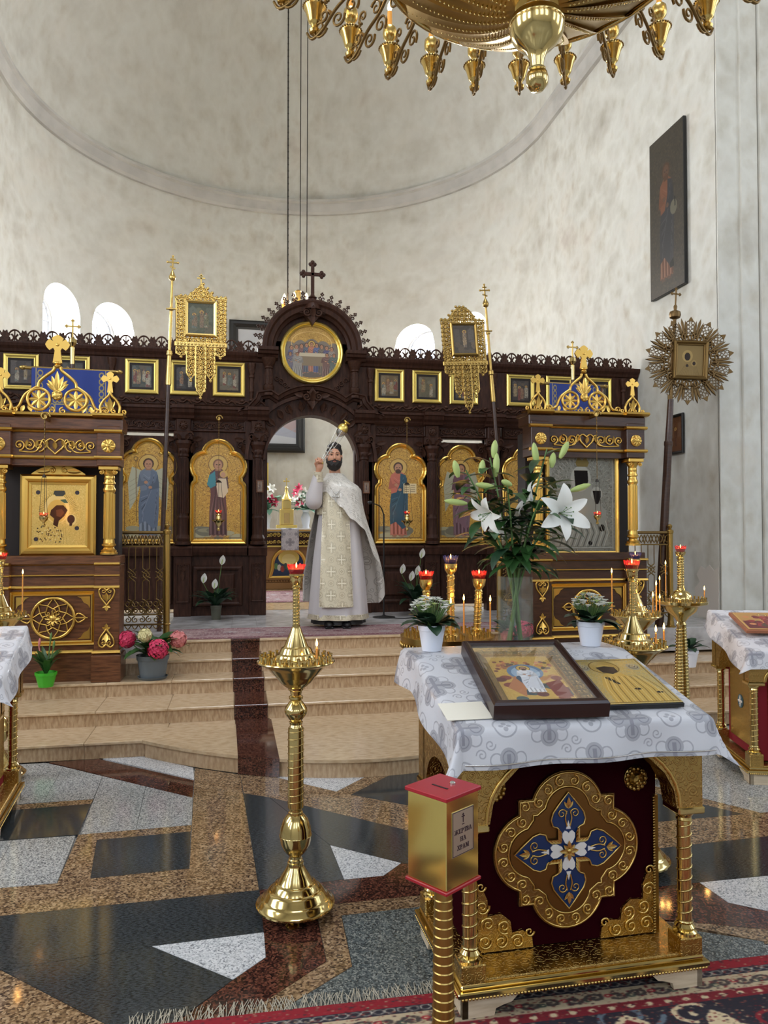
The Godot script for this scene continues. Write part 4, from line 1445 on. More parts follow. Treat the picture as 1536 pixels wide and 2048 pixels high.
		g.leaf(Vector3(0, y, 0.13), Vector3(0, -1, 0.2), Vector3(0, 0, 1), 0.13, 0.06, 0.3, 0.4, 4)
		part(t, "keystone", g, "wood_carved")
	# round gable over the medallion
	g = up(MB.new())
	var arch := arc(Vector2(0, 3.78), 0.5, -2, 182, 30)
	g.frame(arch, [-0.06, 0.0, -0.06, 0.05, -0.03, 0.07, -0.02, 0.12, 0.03, 0.13, 0.05, 0.16, 0.08, 0.17, 0.1, 0.17, 0.11, 0.14, 0.11, -0.05], false)
	for s: float in [-1.0, 1.0]:
		moulding(g, s * 0.53 - 0.12, s * 0.53 + 0.12, [0.0, 3.66, 0.1, 3.67, 0.12, 3.7, 0.15, 3.71, 0.16, 3.74, 0.18, 3.75, 0.18, 3.79, 0.0, 3.8])
	part(t, "round_gable", g, "wood_dark")
	g = up(MB.new())
	for k in 19:
		var a := deg_to_rad(3.0 + 174.0 * k / 18)
		if absf(a - PI / 2) < 0.16:
			continue
		var d := Vector2(cos(a), sin(a))
		var w := Vector2(-d.y, d.x)
		var c := Vector2(0, 3.78) + d * 0.61
		for s: float in [-1.0, 1.0]:
			var e := c + w * s * 0.022 + d * 0.03
			g.curl(e, 0.024, a + PI, 1.2 * s, 0.1, 0.007, 0.3)
			g.rod(Vector3(e.x, e.y, 0.1), Vector3(c.x + d.x * 0.08, c.y + d.y * 0.08, 0.1), 0.006, 4)
		var e2 := c + d * 0.085
		for o in [d * 0.016, w * 0.014, w * -0.014]:
			g.ball(Vector3(e2.x + o.x, e2.y + o.y, 0.1), Vector3(0.012, 0.012, 0.01), 6, 4)
	orn(t, "gable_cresting", g, "wood_carved")
	# columns that carry the gable
	for s: float in [-1.0, 1.0]:
		g = MB.new()
		g.T = Transform3D(Basis.IDENTITY, Vector3(s * 0.52, 3.22 - SOLEA, 0.06))
		g.lathe([0.07, 0, 0.07, 0.03, 0.045, 0.04, 0.065, 0.08, 0.065, 0.12, 0.045, 0.13, 0.04, 0.32, 0.055, 0.33, 0.05, 0.35, 0.085, 0.43, 0.09, 0.45], 16)
		for k in 5:
			var a := PI * k / 4
			g.rod(Vector3(cos(a) * 0.044, 0.14, sin(a) * 0.044), Vector3(cos(a) * 0.04, 0.31, sin(a) * 0.04), 0.008, 5)
			g.leaf(Vector3(cos(a) * 0.045, 0.34, sin(a) * 0.045), Vector3(cos(a) * 0.6, 1, sin(a) * 0.6), Vector3(-cos(a), 0.4, -sin(a)), 0.1, 0.06, -1.0, 0.3, 4)
		part(t, "gable_column", g, "wood_carved")
		g = up(MB.new())
		for k in 4:
			g.curl(Vector2(s * (0.42 - 0.05 * k), 3.32 + 0.06 * (3 - k) * 0.7), 0.035, PI * k / 2, 1.3 * s, 0.0, 0.009)
		orn(t, "spandrel_carving", g, "wood_carved")
	# cross on its turned foot
	g = MB.new()
	g.lathe([0.11, 0, 0.1, 0.05, 0.06, 0.1, 0.045, 0.14, 0.06, 0.15, 0.03, 0.17, 0.02, 0.2], 12)
	var fo := part(t, "cross_foot", g, "wood_dark")
	fo.position = Vector3(0, 4.27 - SOLEA, 0.09)
	var cx := part(t, "cross", cross_mesh(0.38, 0.22, 0.042), "wood_dark")
	cx.position = Vector3(0, 4.45 - SOLEA, 0.09)
	build_screen_icons_on(t)

func up_box(c: Vector3, s: Vector3, e := 0.0) -> MB:
	var b := up(MB.new())
	b.box(c, s, e)
	return b

func build_screen_icons_on(_t: Node3D) -> void:
	# five large icons with lobed gold frames
	var looks := [
		[-2.76, 3.0, "bishop icon", {"robe": col(120, 62, 44), "cloak": col(176, 164, 140), "beard": true, "hair": col(150, 140, 126)}],
		[-1.905, -0.05, "lobed gold icon of a winged figure in blue-grey robes on left side door", {"robe": col(112, 120, 132), "cloak": col(96, 106, 122), "wings": true, "staff": true}],
		[-1.105, 0.0, "lobed gold icon of a mother in maroon robes holding a child", {"robe": col(94, 58, 56), "child": true, "hair": col(122, 84, 60)}],
		[1.105, 0.0, "lobed gold icon of a bearded figure in salmon and teal holding open book", {"robe": col(186, 104, 84), "cloak": col(36, 74, 92), "beard": true, "book": true, "x": 0.46}],
		[1.905, -0.05, "lobed gold icon of a winged figure in mauve robes on right side door", {"robe": col(112, 78, 84), "cloak": col(124, 92, 100), "wings": true}],
		[2.76, 0.0, "lobed gold icon of an old bishop partly behind the lilies", {"robe": col(138, 66, 40), "cloak": col(150, 134, 108), "beard": true, "hair": col(140, 128, 112)}]]
	var path := trefoil()
	for k in range(1, 6):
		var l: Array = looks[k]
		var o := thing("large_icon", l[2], "icon", Vector3(DX + l[0], 1.46, ZI + l[1] + 0.0), 0, "large icons of the icon screen")
		var b := MB.new()
		b.frame(path, [-0.04, 0.002, -0.04, 0.012, -0.03, 0.02, -0.02, 0.014, -0.012, 0.03, 0.004, 0.042, 0.016, 0.034, 0.02, 0.02, 0.02, 0.0])
		part(o, "frame", b, "gold_leaf")
		b = MB.new()
		b.face(path, 0.006)
		part(o, "painting", b, standing_icon(l[3], 40 + k))
	# the medallion: a table scene under an arch of gold
	var p := Paint.new(320, 320, col(178, 138, 62))
	var rg := RandomNumberGenerator.new()
	rg.seed = 8
	p.speck(rg, 3000, [col(196, 156, 76), col(150, 110, 46), col(206, 170, 92)], 2, 4)
	for k in 5:
		p.ell(0.5 + 0.19 * (k - 2), 0.5 + 0.03 * absf(k - 2), 0.16, 0.24, col(120, 108, 96))
	p.ell(0.5, 0.62, 0.42, 0.3, col(98, 88, 80))
	p.ring(0.5, 0.34, 0.34, 0.2, 0.01, col(214, 178, 110))
	for k in 9:
		var x := 0.16 + 0.085 * k
		var y := 0.32 + 0.07 * absf(k - 4) / 4.0
		saint(p, x, y, y + 0.5, 0.06, {"robe": [col(92, 92, 120), col(150, 140, 128), col(120, 84, 80), col(86, 92, 104), col(176, 112, 84), col(88, 96, 130), col(108, 96, 84), col(84, 80, 110), col(140, 128, 116)][k], "halo": k == 4})
	p.poly([0.3, 0.5, 0.74, 0.5, 0.8, 0.56, 0.26, 0.56], col(188, 174, 146))
	p.poly([0.28, 0.56, 0.78, 0.56, 0.76, 0.72, 0.3, 0.72], col(130, 112, 88))
	for k in 4:
		saint(p, [0.14, 0.26, 0.76, 0.88][k], 0.5, 0.95, 0.09, {"robe": [col(110, 104, 118), col(146, 140, 132), col(112, 84, 76), col(92, 100, 96)][k], "halo": false})
	p.soften(1.6)
	var o := thing("medallion_icon", "round gold-framed painting of a supper table above royal gateway", "icon", Vector3(DX, 3.385, ZI))
	var b := MB.new()
	var circ := arc(Vector2(0, 0.385), 0.36, 0, 351, 39)
	b.frame(circ, [-0.035, 0.0, -0.035, 0.02, -0.02, 0.03, -0.012, 0.025, -0.005, 0.045, 0.01, 0.055, 0.024, 0.045, 0.03, 0.02, 0.03, -0.02])
	part(o, "frame", b, "gold_pale")
	b = MB.new()
	b.face(circ, 0.006)
	part(o, "painting", b, painted(p.tex(), 0.4))
	# the row of small feast icons
	var where := ["at left frame edge of the screen", "left of the blue banner pole", "between left shrine and gold banner", "behind the left gold banner", "left of the round painting", "first right of the round painting", "second right of the round painting", "behind the right gold banner", "left of the right shrine's crest", "behind the right shrine's crest", "beyond the right shrine's crest"]
	var xs := [-2.42, -1.87, -1.11, -0.61, -0.115, 1.83, 2.31, 2.79, 3.545, 4.08, 4.62]
	for k in 11:
		var g: Color = [col(50, 40, 34), col(46, 44, 36), col(54, 58, 52), col(40, 36, 36), col(88, 80, 66), col(94, 78, 50), col(92, 86, 68), col(54, 50, 40), col(50, 40, 34), col(46, 56, 62), col(58, 50, 40)][k]
		var pic := scene_icon(96, 108, g, 70 + k, 2 + k % 3, [col(126, 92, 66), col(96, 100, 92), col(138, 118, 84), col(110, 56, 46), col(150, 140, 120)])
		var f := framed("feast_icon", "small gold-framed dark icon " + where[k], Vector3(xs[k], 3.4, ZI + 0.022), 0.375, 0.41, 0.05, 0.035, "gold_pale", pic, 0, "small feast icons along the top of the icon screen")
		b = MB.new()
		b.T = Transform3D(Basis.IDENTITY, Vector3(0, 0.205, 0.012))
		b.frame(rect(-0.11, -0.128, 0.11, 0.128), [0.0, 0.004, 0.026, 0.006, 0.03, 0.0])
		part(f, "inner_border", b, "dark_recess")
	# tiny icons on the jambs
	for k in 2:
		framed("jamb_icon", ["tiny framed icon on the left jamb of the royal gateway", "tiny framed icon on the right jamb behind the priest"][k], Vector3(DX + [-0.62, 0.66][k], 2.13, ZI + 0.11), 0.085, 0.15, 0.014, 0.012, "wood_red", scene_icon(32, 48, col(120, 100, 84), 90 + k, 1, [col(80, 60, 60), col(140, 120, 100)]))

# ---------------------------------------------------------------- the two gilded icon shrines
func orn(parent: Node3D, called: String, mb: Variant, mat_: Variant) -> MeshInstance3D:
	# fine ornament, too small to pick apart
	var o := part(parent, called, mb, mat_)
	o.set_meta("kind", "stuff")
	return o

func ogee_finial(b: MB, k: float) -> void:
	# a small pointed loop with a leaf inside, k its size; its foot at the origin
	for s: float in [-1.0, 1.0]:
		b.bend([Vector3(s * 0.115, 0.015, 0) * k, Vector3(s * 0.075, 0.012, 0) * k, Vector3(s * 0.078, 0.07, 0) * k, Vector3(s * 0.05, 0.125, 0) * k, Vector3(s * 0.012, 0.165, 0) * k, Vector3(0, 0.2, 0) * k], 0.012 * k, 6, 4)
		b.curl(Vector2(s * 0.11, 0.03) * k, 0.02 * k, -PI / 2, 1.1 * s, 0, 0.009 * k)
		b.curl(Vector2(s * 0.03, 0.035) * k, 0.022 * k, PI / 2, 1.2 * s, 0, 0.008 * k)
		b.leaf(Vector3(0, 0.05, 0) * k, Vector3(s * 0.6, 1, 0.1), Vector3(0, 0, 1), 0.08 * k, 0.03 * k, -0.2, 0.3, 4)
	b.leaf(Vector3(0, 0.03, 0), Vector3(0, 1, 0.1), Vector3(0, 0, 1), 0.12 * k, 0.04 * k, -0.2, 0.3, 4)
	b.box(Vector3(0, 0.005, 0) * k, Vector3(0.2, 0.012, 0.05) * k)

func gilt_column(h: float, r: float) -> MB:
	var b := MB.new()
	b.lathe([r * 1.7, 0, r * 1.7, h * 0.02, r * 1.45, h * 0.03, r * 1.55, h * 0.045, r * 1.15, h * 0.06, r * 1.0, h * 0.075, r * 1.1, h * 0.09, r * 1.35, h * 0.1, r * 1.35, h * 0.115, r * 1.1, h * 0.125, r * 1.05, h * 0.16, r * 1.0, h * 0.17, r * 0.95, h * 0.7, r * 1.15, h * 0.715, r * 1.2, h * 0.74, r * 0.95, h * 0.765, r * 0.9, h * 0.79, r * 1.15, h * 0.8, r * 1.15, h * 0.815, r * 0.95, h * 0.83, r * 0.95, h * 0.9, r * 1.3, h * 0.93, r * 1.5, h * 0.95], 20)
	b.box(Vector3(0, h * 0.975, 0), Vector3(r * 3.7, h * 0.04, r * 3.7), 0.004)
	for k in 12:
		var a := TAU * k / 12
		b.rod(Vector3(cos(a) * r, h * 0.18, sin(a) * r), Vector3(cos(a) * r * 0.95, h * 0.69, sin(a) * r * 0.95), r * 0.16, 5)
	for k in 8:
		var a := TAU * k / 8
		b.leaf(Vector3(cos(a) * r * 0.9, h * 0.83, sin(a) * r * 0.9), Vector3(cos(a) * 0.25, 1, sin(a) * 0.25), Vector3(-cos(a), 0.3, -sin(a)), h * 0.1, r * 0.8, -1.2, 0.3, 4)
		b.leaf(Vector3(cos(a) * r * 0.9, h * 0.7, sin(a) * r * 0.9), Vector3(cos(a) * 0.5, 1, sin(a) * 0.5), Vector3(-cos(a), 0.3, -sin(a)), h * 0.06, r * 0.8, -1.2, 0.3, 3)
	for s: float in [-1.0, 1.0]:
		b.curl(Vector2(s * r * 1.3, h * 0.93), r * 0.5, PI / 2, 1.5 * s, r * 1.3, r * 0.16)
		b.ball(Vector3(s * r * 1.3, h * 0.93, r * 1.3), Vector3.ONE * r * 0.24, 8, 6)
	return b

func palmette(k: float) -> MB:
	# a pierced heart of leaves, pointing down
	var b := MB.new()
	for s: float in [-1.0, 1.0]:
		b.bend([Vector3(0, 0.05, 0) * k, Vector3(s * 0.03, 0.075, 0) * k, Vector3(s * 0.06, 0.05, 0) * k, Vector3(s * 0.05, 0.0, 0) * k, Vector3(s * 0.012, -0.055, 0) * k, Vector3(0, -0.075, 0) * k], 0.008 * k, 5, 4)
		b.curl(Vector2(s * 0.025, 0.045) * k, 0.02 * k, PI / 2, 1.2 * s, 0, 0.006 * k)
		b.leaf(Vector3(0, -0.03, 0) * k, Vector3(s * 0.7, 1, 0.2), Vector3(0, 0, 1), 0.06 * k, 0.028 * k, -0.3, 0.3, 3)
		b.leaf(Vector3(0, -0.07, 0) * k, Vector3(s * 0.9, -0.6, 0.2), Vector3(0, 0, 1), 0.04 * k, 0.02 * k, -0.3, 0.3, 3)
	b.leaf(Vector3(0, -0.04, 0) * k, Vector3(0, 1, 0.2), Vector3(0, 0, 1), 0.08 * k, 0.035 * k, -0.3, 0.3, 3)
	b.leaf(Vector3(0, -0.07, 0) * k, Vector3(0, -1, 0.1), Vector3(0, 0, 1), 0.05 * k, 0.03 * k, 0.1, 0.3, 3)
	return b

func make_shrine(label: String, at: Vector3, c: float, col_y0: float, col_y1: float, k: float, turn: float, wood: String) -> Node3D:
	# c: from the middle to a column's axis; heights above its foot
	var t := thing("icon_shrine", label, "shrine", at, turn, "gilded icon shrines")
	var w := c * 2
	part(t, "plinth", mbox(Vector3(0, 0.115, -0.26), Vector3(w, 0.23, 0.4)), wood)
	part(t, "back", mbox(Vector3(0, (col_y1 + 0.6) / 2, -0.36), Vector3(w + 0.1, col_y1 - 0.1, 0.2)), "dark_recess")
	part(t, "dado", mbox(Vector3(0, 0.545, -0.2), Vector3(w, 0.62, 0.3)), wood)
	for s: float in [-1.0, 1.0]:
		part(t, "pedestal", mbox(Vector3(s * c, 0.48, -0.12), Vector3(0.2, 0.96, 0.26), 0.006), wood)
		part(t, "plinth_block", mbox(Vector3(s * c, 0.11, -0.11), Vector3(0.235, 0.22, 0.29), 0.006), wood)
		part(t, "impost", mbox(Vector3(s * c, (col_y1 + col_y1 + 0.33) / 2, -0.11), Vector3(0.185, 0.33, 0.22), 0.005), wood)
		var cm := part(t, "column", gilt_column(col_y1 - col_y0, 0.042), "gold_leaf")
		cm.position = Vector3(s * c, col_y0, -0.07)
		var p1 := orn(t, "heart_ornament", palmette(1.0), "gold_leaf")
		p1.position = Vector3(s * c, 0.7, 0.018)
		var p2 := orn(t, "palm_ornament", palmette(1.0), "gold_leaf")
		p2.position = Vector3(s * c, 0.36, 0.018)
		p2.rotation.z = PI
		var r := MB.new()
		r.T = Transform3D(Basis(Vector3.RIGHT, PI / 2), Vector3(s * c, col_y1 + 0.165, 0.0))
		r.lathe([0.056, 0, 0.056, 0.008, 0.05, 0.014, 0.02, 0.024, 0.012, 0.03, 0, 0.032], 18)
		for q in 10:
			var a := TAU * q / 10
			r.leaf(Vector3(cos(a) * 0.012, 0.026, sin(a) * 0.012), Vector3(cos(a), -0.1, sin(a)), Vector3.UP, 0.042, 0.02, 0.2, 0.5, 3)
		part(t, "rosette", r, "gold_leaf")
		var f := MB.new()
		ogee_finial(f, k)
		var fi := part(t, "corner_finial", f, "gold_leaf")
		fi.position = Vector3(s * c, col_y1 + 0.43, -0.06)
		var cr := part(fi, "cross", cross_mesh(0.17 * k, 0.13 * k, 0.032 * k, false), "gold_leaf")
		cr.position = Vector3(0, 0.19 * k, 0)
	# gold mouldings: they step forward over the columns
	var run := func(y: float, hgt: float, dz: float, e: float) -> void:
		var b := MB.new()
		for q in [[-c - 0.1 - e, -c + 0.1 + e, 0.0], [-c + 0.1, c - 0.1, -0.06], [c - 0.1 - e, c + 0.1 + e, 0.0]]:
			moulding(b, q[0], q[1], [q[2] - 0.02, y, q[2] + dz * 0.5, y + hgt * 0.1, q[2] + dz, y + hgt * 0.45, q[2] + dz * 0.9, y + hgt * 0.7, q[2] + dz * 0.7, y + hgt, q[2] - 0.2, y + hgt])
		part(t, "gilt_moulding", b, "gold_leaf")
	run.call(0.225, 0.035, 0.035, 0.01)
	run.call(0.76, 0.03, 0.03, 0.0)
	run.call(0.865, 0.016, 0.025, 0.0)
	run.call(0.955, 0.025, 0.035, 0.0)
	run.call(col_y1 + 0.05, 0.03, 0.03, 0.01)
	run.call(col_y1 + 0.27, 0.03, 0.03, 0.01)
	run.call(col_y1 + 0.395, 0.04, 0.06, 0.02)
	# rails and entablature of wood between them
	part(t, "rail", mbox(Vector3(0, 0.9, -0.17), Vector3(w, 0.12, 0.22)), wood)
	part(t, "sill", mbox(Vector3(0, 1.0, -0.15), Vector3(w + 0.2, 0.07, 0.26), 0.005), wood)
	part(t, "frieze_board", mbox(Vector3(0, col_y1 + 0.165, -0.16), Vector3(w - 0.1, 0.22, 0.2)), wood)
	part(t, "cornice_board", mbox(Vector3(0, col_y1 + 0.345, -0.15), Vector3(w + 0.22, 0.1, 0.28), 0.01), wood)
	part(t, "architrave", mbox(Vector3(0, col_y1 + 0.025, -0.16), Vector3(w + 0.1, 0.05, 0.2)), wood)
	part(t, "roof", mbox(Vector3(0, col_y1 + 0.42, -0.22), Vector3(w + 0.16, 0.03, 0.38)), wood)
	# frieze of gilt scrolls about a heart
	var b := MB.new()
	var fy := col_y1 + 0.165
	for s: float in [-1.0, 1.0]:
		for q in 3:
			var x := s * (c - 0.13) * (0.42 + 0.26 * q)
			b.curl(Vector2(x, fy), 0.052 - 0.004 * q, PI / 2 + (0.0 if q % 2 else PI), (1.5 if q % 2 else -1.5) * s, -0.05, 0.008)
			b.ball(Vector3(x, fy, -0.05), Vector3.ONE * 0.012, 6, 4)
			b.leaf(Vector3(x - s * 0.05, fy - 0.02, -0.05), Vector3(-s * 0.3, 1, 0.3), Vector3(0, 0, 1), 0.07, 0.03, -0.4, 0.3, 3)
		b.bend([Vector3(0, fy + 0.03, -0.05), Vector3(s * 0.04, fy + 0.055, -0.05), Vector3(s * 0.075, fy + 0.01, -0.05), Vector3(0, fy - 0.07, -0.05)], 0.008, 5, 5)
		b.bend([Vector3(s * 0.05, fy - 0.03, -0.05), Vector3(s * 0.09, fy + 0.05, -0.05), Vector3(s * 0.15, fy - 0.05, -0.05), Vector3(s * (c - 0.13) * 0.94, fy - 0.05, -0.05)], 0.007, 5, 6)
	b.leaf(Vector3(0, fy - 0.03, -0.05), Vector3(0, 1, 0.3), Vector3(0, 0, 1), 0.07, 0.04, -0.4, 0.3, 3)
	orn(t, "frieze_scrolls", b, "gold_leaf")
	# dado panel: gilt frame and pierced roundel
	b = MB.new()
	b.frame(rect(-c + 0.13, 0.34, c - 0.13, 0.71), [0, -0.05, 0.0, -0.03, 0.01, -0.025, 0.02, -0.035, 0.035, -0.02, 0.04, -0.05])
	part(t, "panel_frame", b, "gold_leaf")
	for sx: float in [-1.0, 1.0]:
		for sy: float in [-1.0, 1.0]:
			b = MB.new()
			var px := sx * (c - 0.14)
			var py := 0.525 + sy * 0.175
			b.slab(pv([px, py, px - sx * 0.1, py, px - sx * 0.07, py - sy * 0.015, px - sx * 0.05, py - sy * 0.05, px - sx * 0.015, py - sy * 0.07, px, py - sy * 0.1]), -0.05, -0.04)
			part(t, "corner_leaf", b, "gold_leaf")
	b = MB.new()
	var ring := PackedVector3Array()
	for q in arc(Vector2(0, 0.525), 0.165 * k, 0, 350, 35):
		ring.append(Vector3(q.x, q.y, -0.035))
	b.tube(ring, 0.013, 6, true)
	for q in 8:
		var a := TAU * q / 8
		var d := Vector3(cos(a), sin(a), 0)
		var e := Vector3(cos(a + TAU / 16), sin(a + TAU / 16), 0)
		var f := Vector3(cos(a - TAU / 16), sin(a - TAU / 16), 0)
		var o := Vector3(0, 0.525, -0.035)
		b.rod(o + d * 0.165 * k, o + e * 0.11 * k, 0.006, 4)
		b.rod(o + d * 0.165 * k, o + f * 0.11 * k, 0.006, 4)
		b.rod(o + e * 0.11 * k, o + d * 0.075 * k, 0.007, 4)
		b.rod(o + f * 0.11 * k, o + d * 0.075 * k, 0.007, 4)
		b.curl(Vector2(o.x + d.x * 0.055 * k, o.y + d.y * 0.055 * k), 0.022, a, 1.1 if q % 2 else -1.1, -0.035, 0.006)
	b.ball(Vector3(0, 0.525, -0.03), Vector3(0.03, 0.03, 0.02), 10, 6)
	for q in 8:
		var a := TAU * q / 8
		b.leaf(Vector3(0, 0.525, -0.03), Vector3(cos(a), sin(a), 0.3), Vector3(0, 0, 1), 0.06, 0.022, 0.2, 0.3, 3)
	for s: float in [-1.0, 1.0]:
		b.bend([Vector3(s * 0.165 * k, 0.525, -0.035), Vector3(s * 0.19, 0.56, -0.035), Vector3(s * 0.225, 0.55, -0.035), Vector3(s * 0.25, 0.525, -0.035), Vector3(s * 0.225, 0.5, -0.035), Vector3(s * 0.19, 0.49, -0.035), Vector3(s * 0.165 * k, 0.525, -0.035)], 0.007, 5, 4)
		b.rod(Vector3(s * 0.16, 0.525, -0.03), Vector3(s * 0.27, 0.525, -0.03), 0.006, 5)
	orn(t, "pierced_roundel", b, "gold_leaf")
	# crest: an ogee over two wheels and a fan of leaves
	b = MB.new()
	for s: float in [-1.0, 1.0]:
		b.bend([Vector3(s * 0.36, 0.035, 0) * k, Vector3(s * 0.3, 0.06, 0) * k, Vector3(s * 0.25, 0.16, 0) * k, Vector3(s * 0.15, 0.235, 0) * k], 0.013, 6, 5)
		b.curl(Vector2(s * 0.375, 0.045) * k, 0.03 * k, 0 if s < 0 else PI, -1.2 * s, 0, 0.011)
		b.bend([Vector3(s * 0.15, 0.225, 0) * k, Vector3(s * 0.14, 0.27, 0) * k, Vector3(s * 0.09, 0.32, 0) * k, Vector3(s * 0.035, 0.365, 0) * k, Vector3(s * 0.022, 0.4, 0) * k], 0.014, 6, 4)
		b.curl(Vector2(s * 0.045, 0.03) * k, 0.03 * k, PI / 2, 1.2 * s, 0, 0.009)
		for q in 3:
			b.leaf(Vector3(0, 0.19, 0) * k, Vector3(s * (0.35 + 0.45 * q), 1, 0.1), Vector3(0, 0, 1), (0.14 - 0.015 * q) * k, 0.035 * k, 0.3, 0.3, 5)
		b.leaf(Vector3(s * 0.2, 0.02, 0) * k, Vector3(s * 0.3, 1, 0), Vector3(0, 0, 1), 0.07 * k, 0.04 * k, 0.2, 0.3, 4)
		b.leaf(Vector3(s * 0.28, 0.015, 0) * k, Vector3(-s * 0.4, 1, 0), Vector3(0, 0, 1), 0.06 * k, 0.035 * k, 0.2, 0.3, 4)
	b.leaf(Vector3(0, 0.19, 0) * k, Vector3(0, 1, 0.1), Vector3(0, 0, 1), 0.17 * k, 0.04 * k, 0.1, 0.3, 5)
	b.ball(Vector3(0, 0.16, 0.01) * k, Vector3(0.045, 0.045, 0.022) * k, 10, 8)
	for q in 7:
		var a := TAU * q / 7
		b.ball(Vector3(cos(a) * 0.03, 0.16 + sin(a) * 0.03, 0.02) * k, Vector3(0.014, 0.014, 0.01) * k, 6, 4)
	b.lathe([0.022, 0.39, 0.03, 0.4, 0.03, 0.408, 0.02, 0.413, 0.034, 0.425, 0.034, 0.432, 0.02, 0.44], 10)
	b.box(Vector3(0, 0.006, 0), Vector3(0.66 * k, 0.014, 0.05))
	var crest := part(t, "crest", b, "gold_leaf")
	crest.position = Vector3(0, col_y1 + 0.43, -0.1)
	for s: float in [-1.0, 1.0]:
		b = MB.new()
		var wheel := PackedVector3Array()
		for q in arc(Vector2(s * 0.145, 0.125) * k, 0.088 * k, 0, 348, 29):
			wheel.append(Vector3(q.x, q.y, 0))
		b.tube(wheel, 0.013, 6, true)
		for q in 8:
			var a := TAU * q / 8
			var o := Vector3(s * 0.145, 0.125, 0) * k
			b.leaf(o, Vector3(cos(a), sin(a), 0), Vector3(0, 0, 1), 0.085 * k, 0.034 * k, 0.05, -0.5, 4)
		orn(crest, "wheel", b, "gold_leaf")
	var cx := part(crest, "cross", cross_mesh(0.225 * k, 0.17 * k, 0.05 * k, false), "gold_leaf")
	cx.position = Vector3(0, 0.43, 0)
	return t

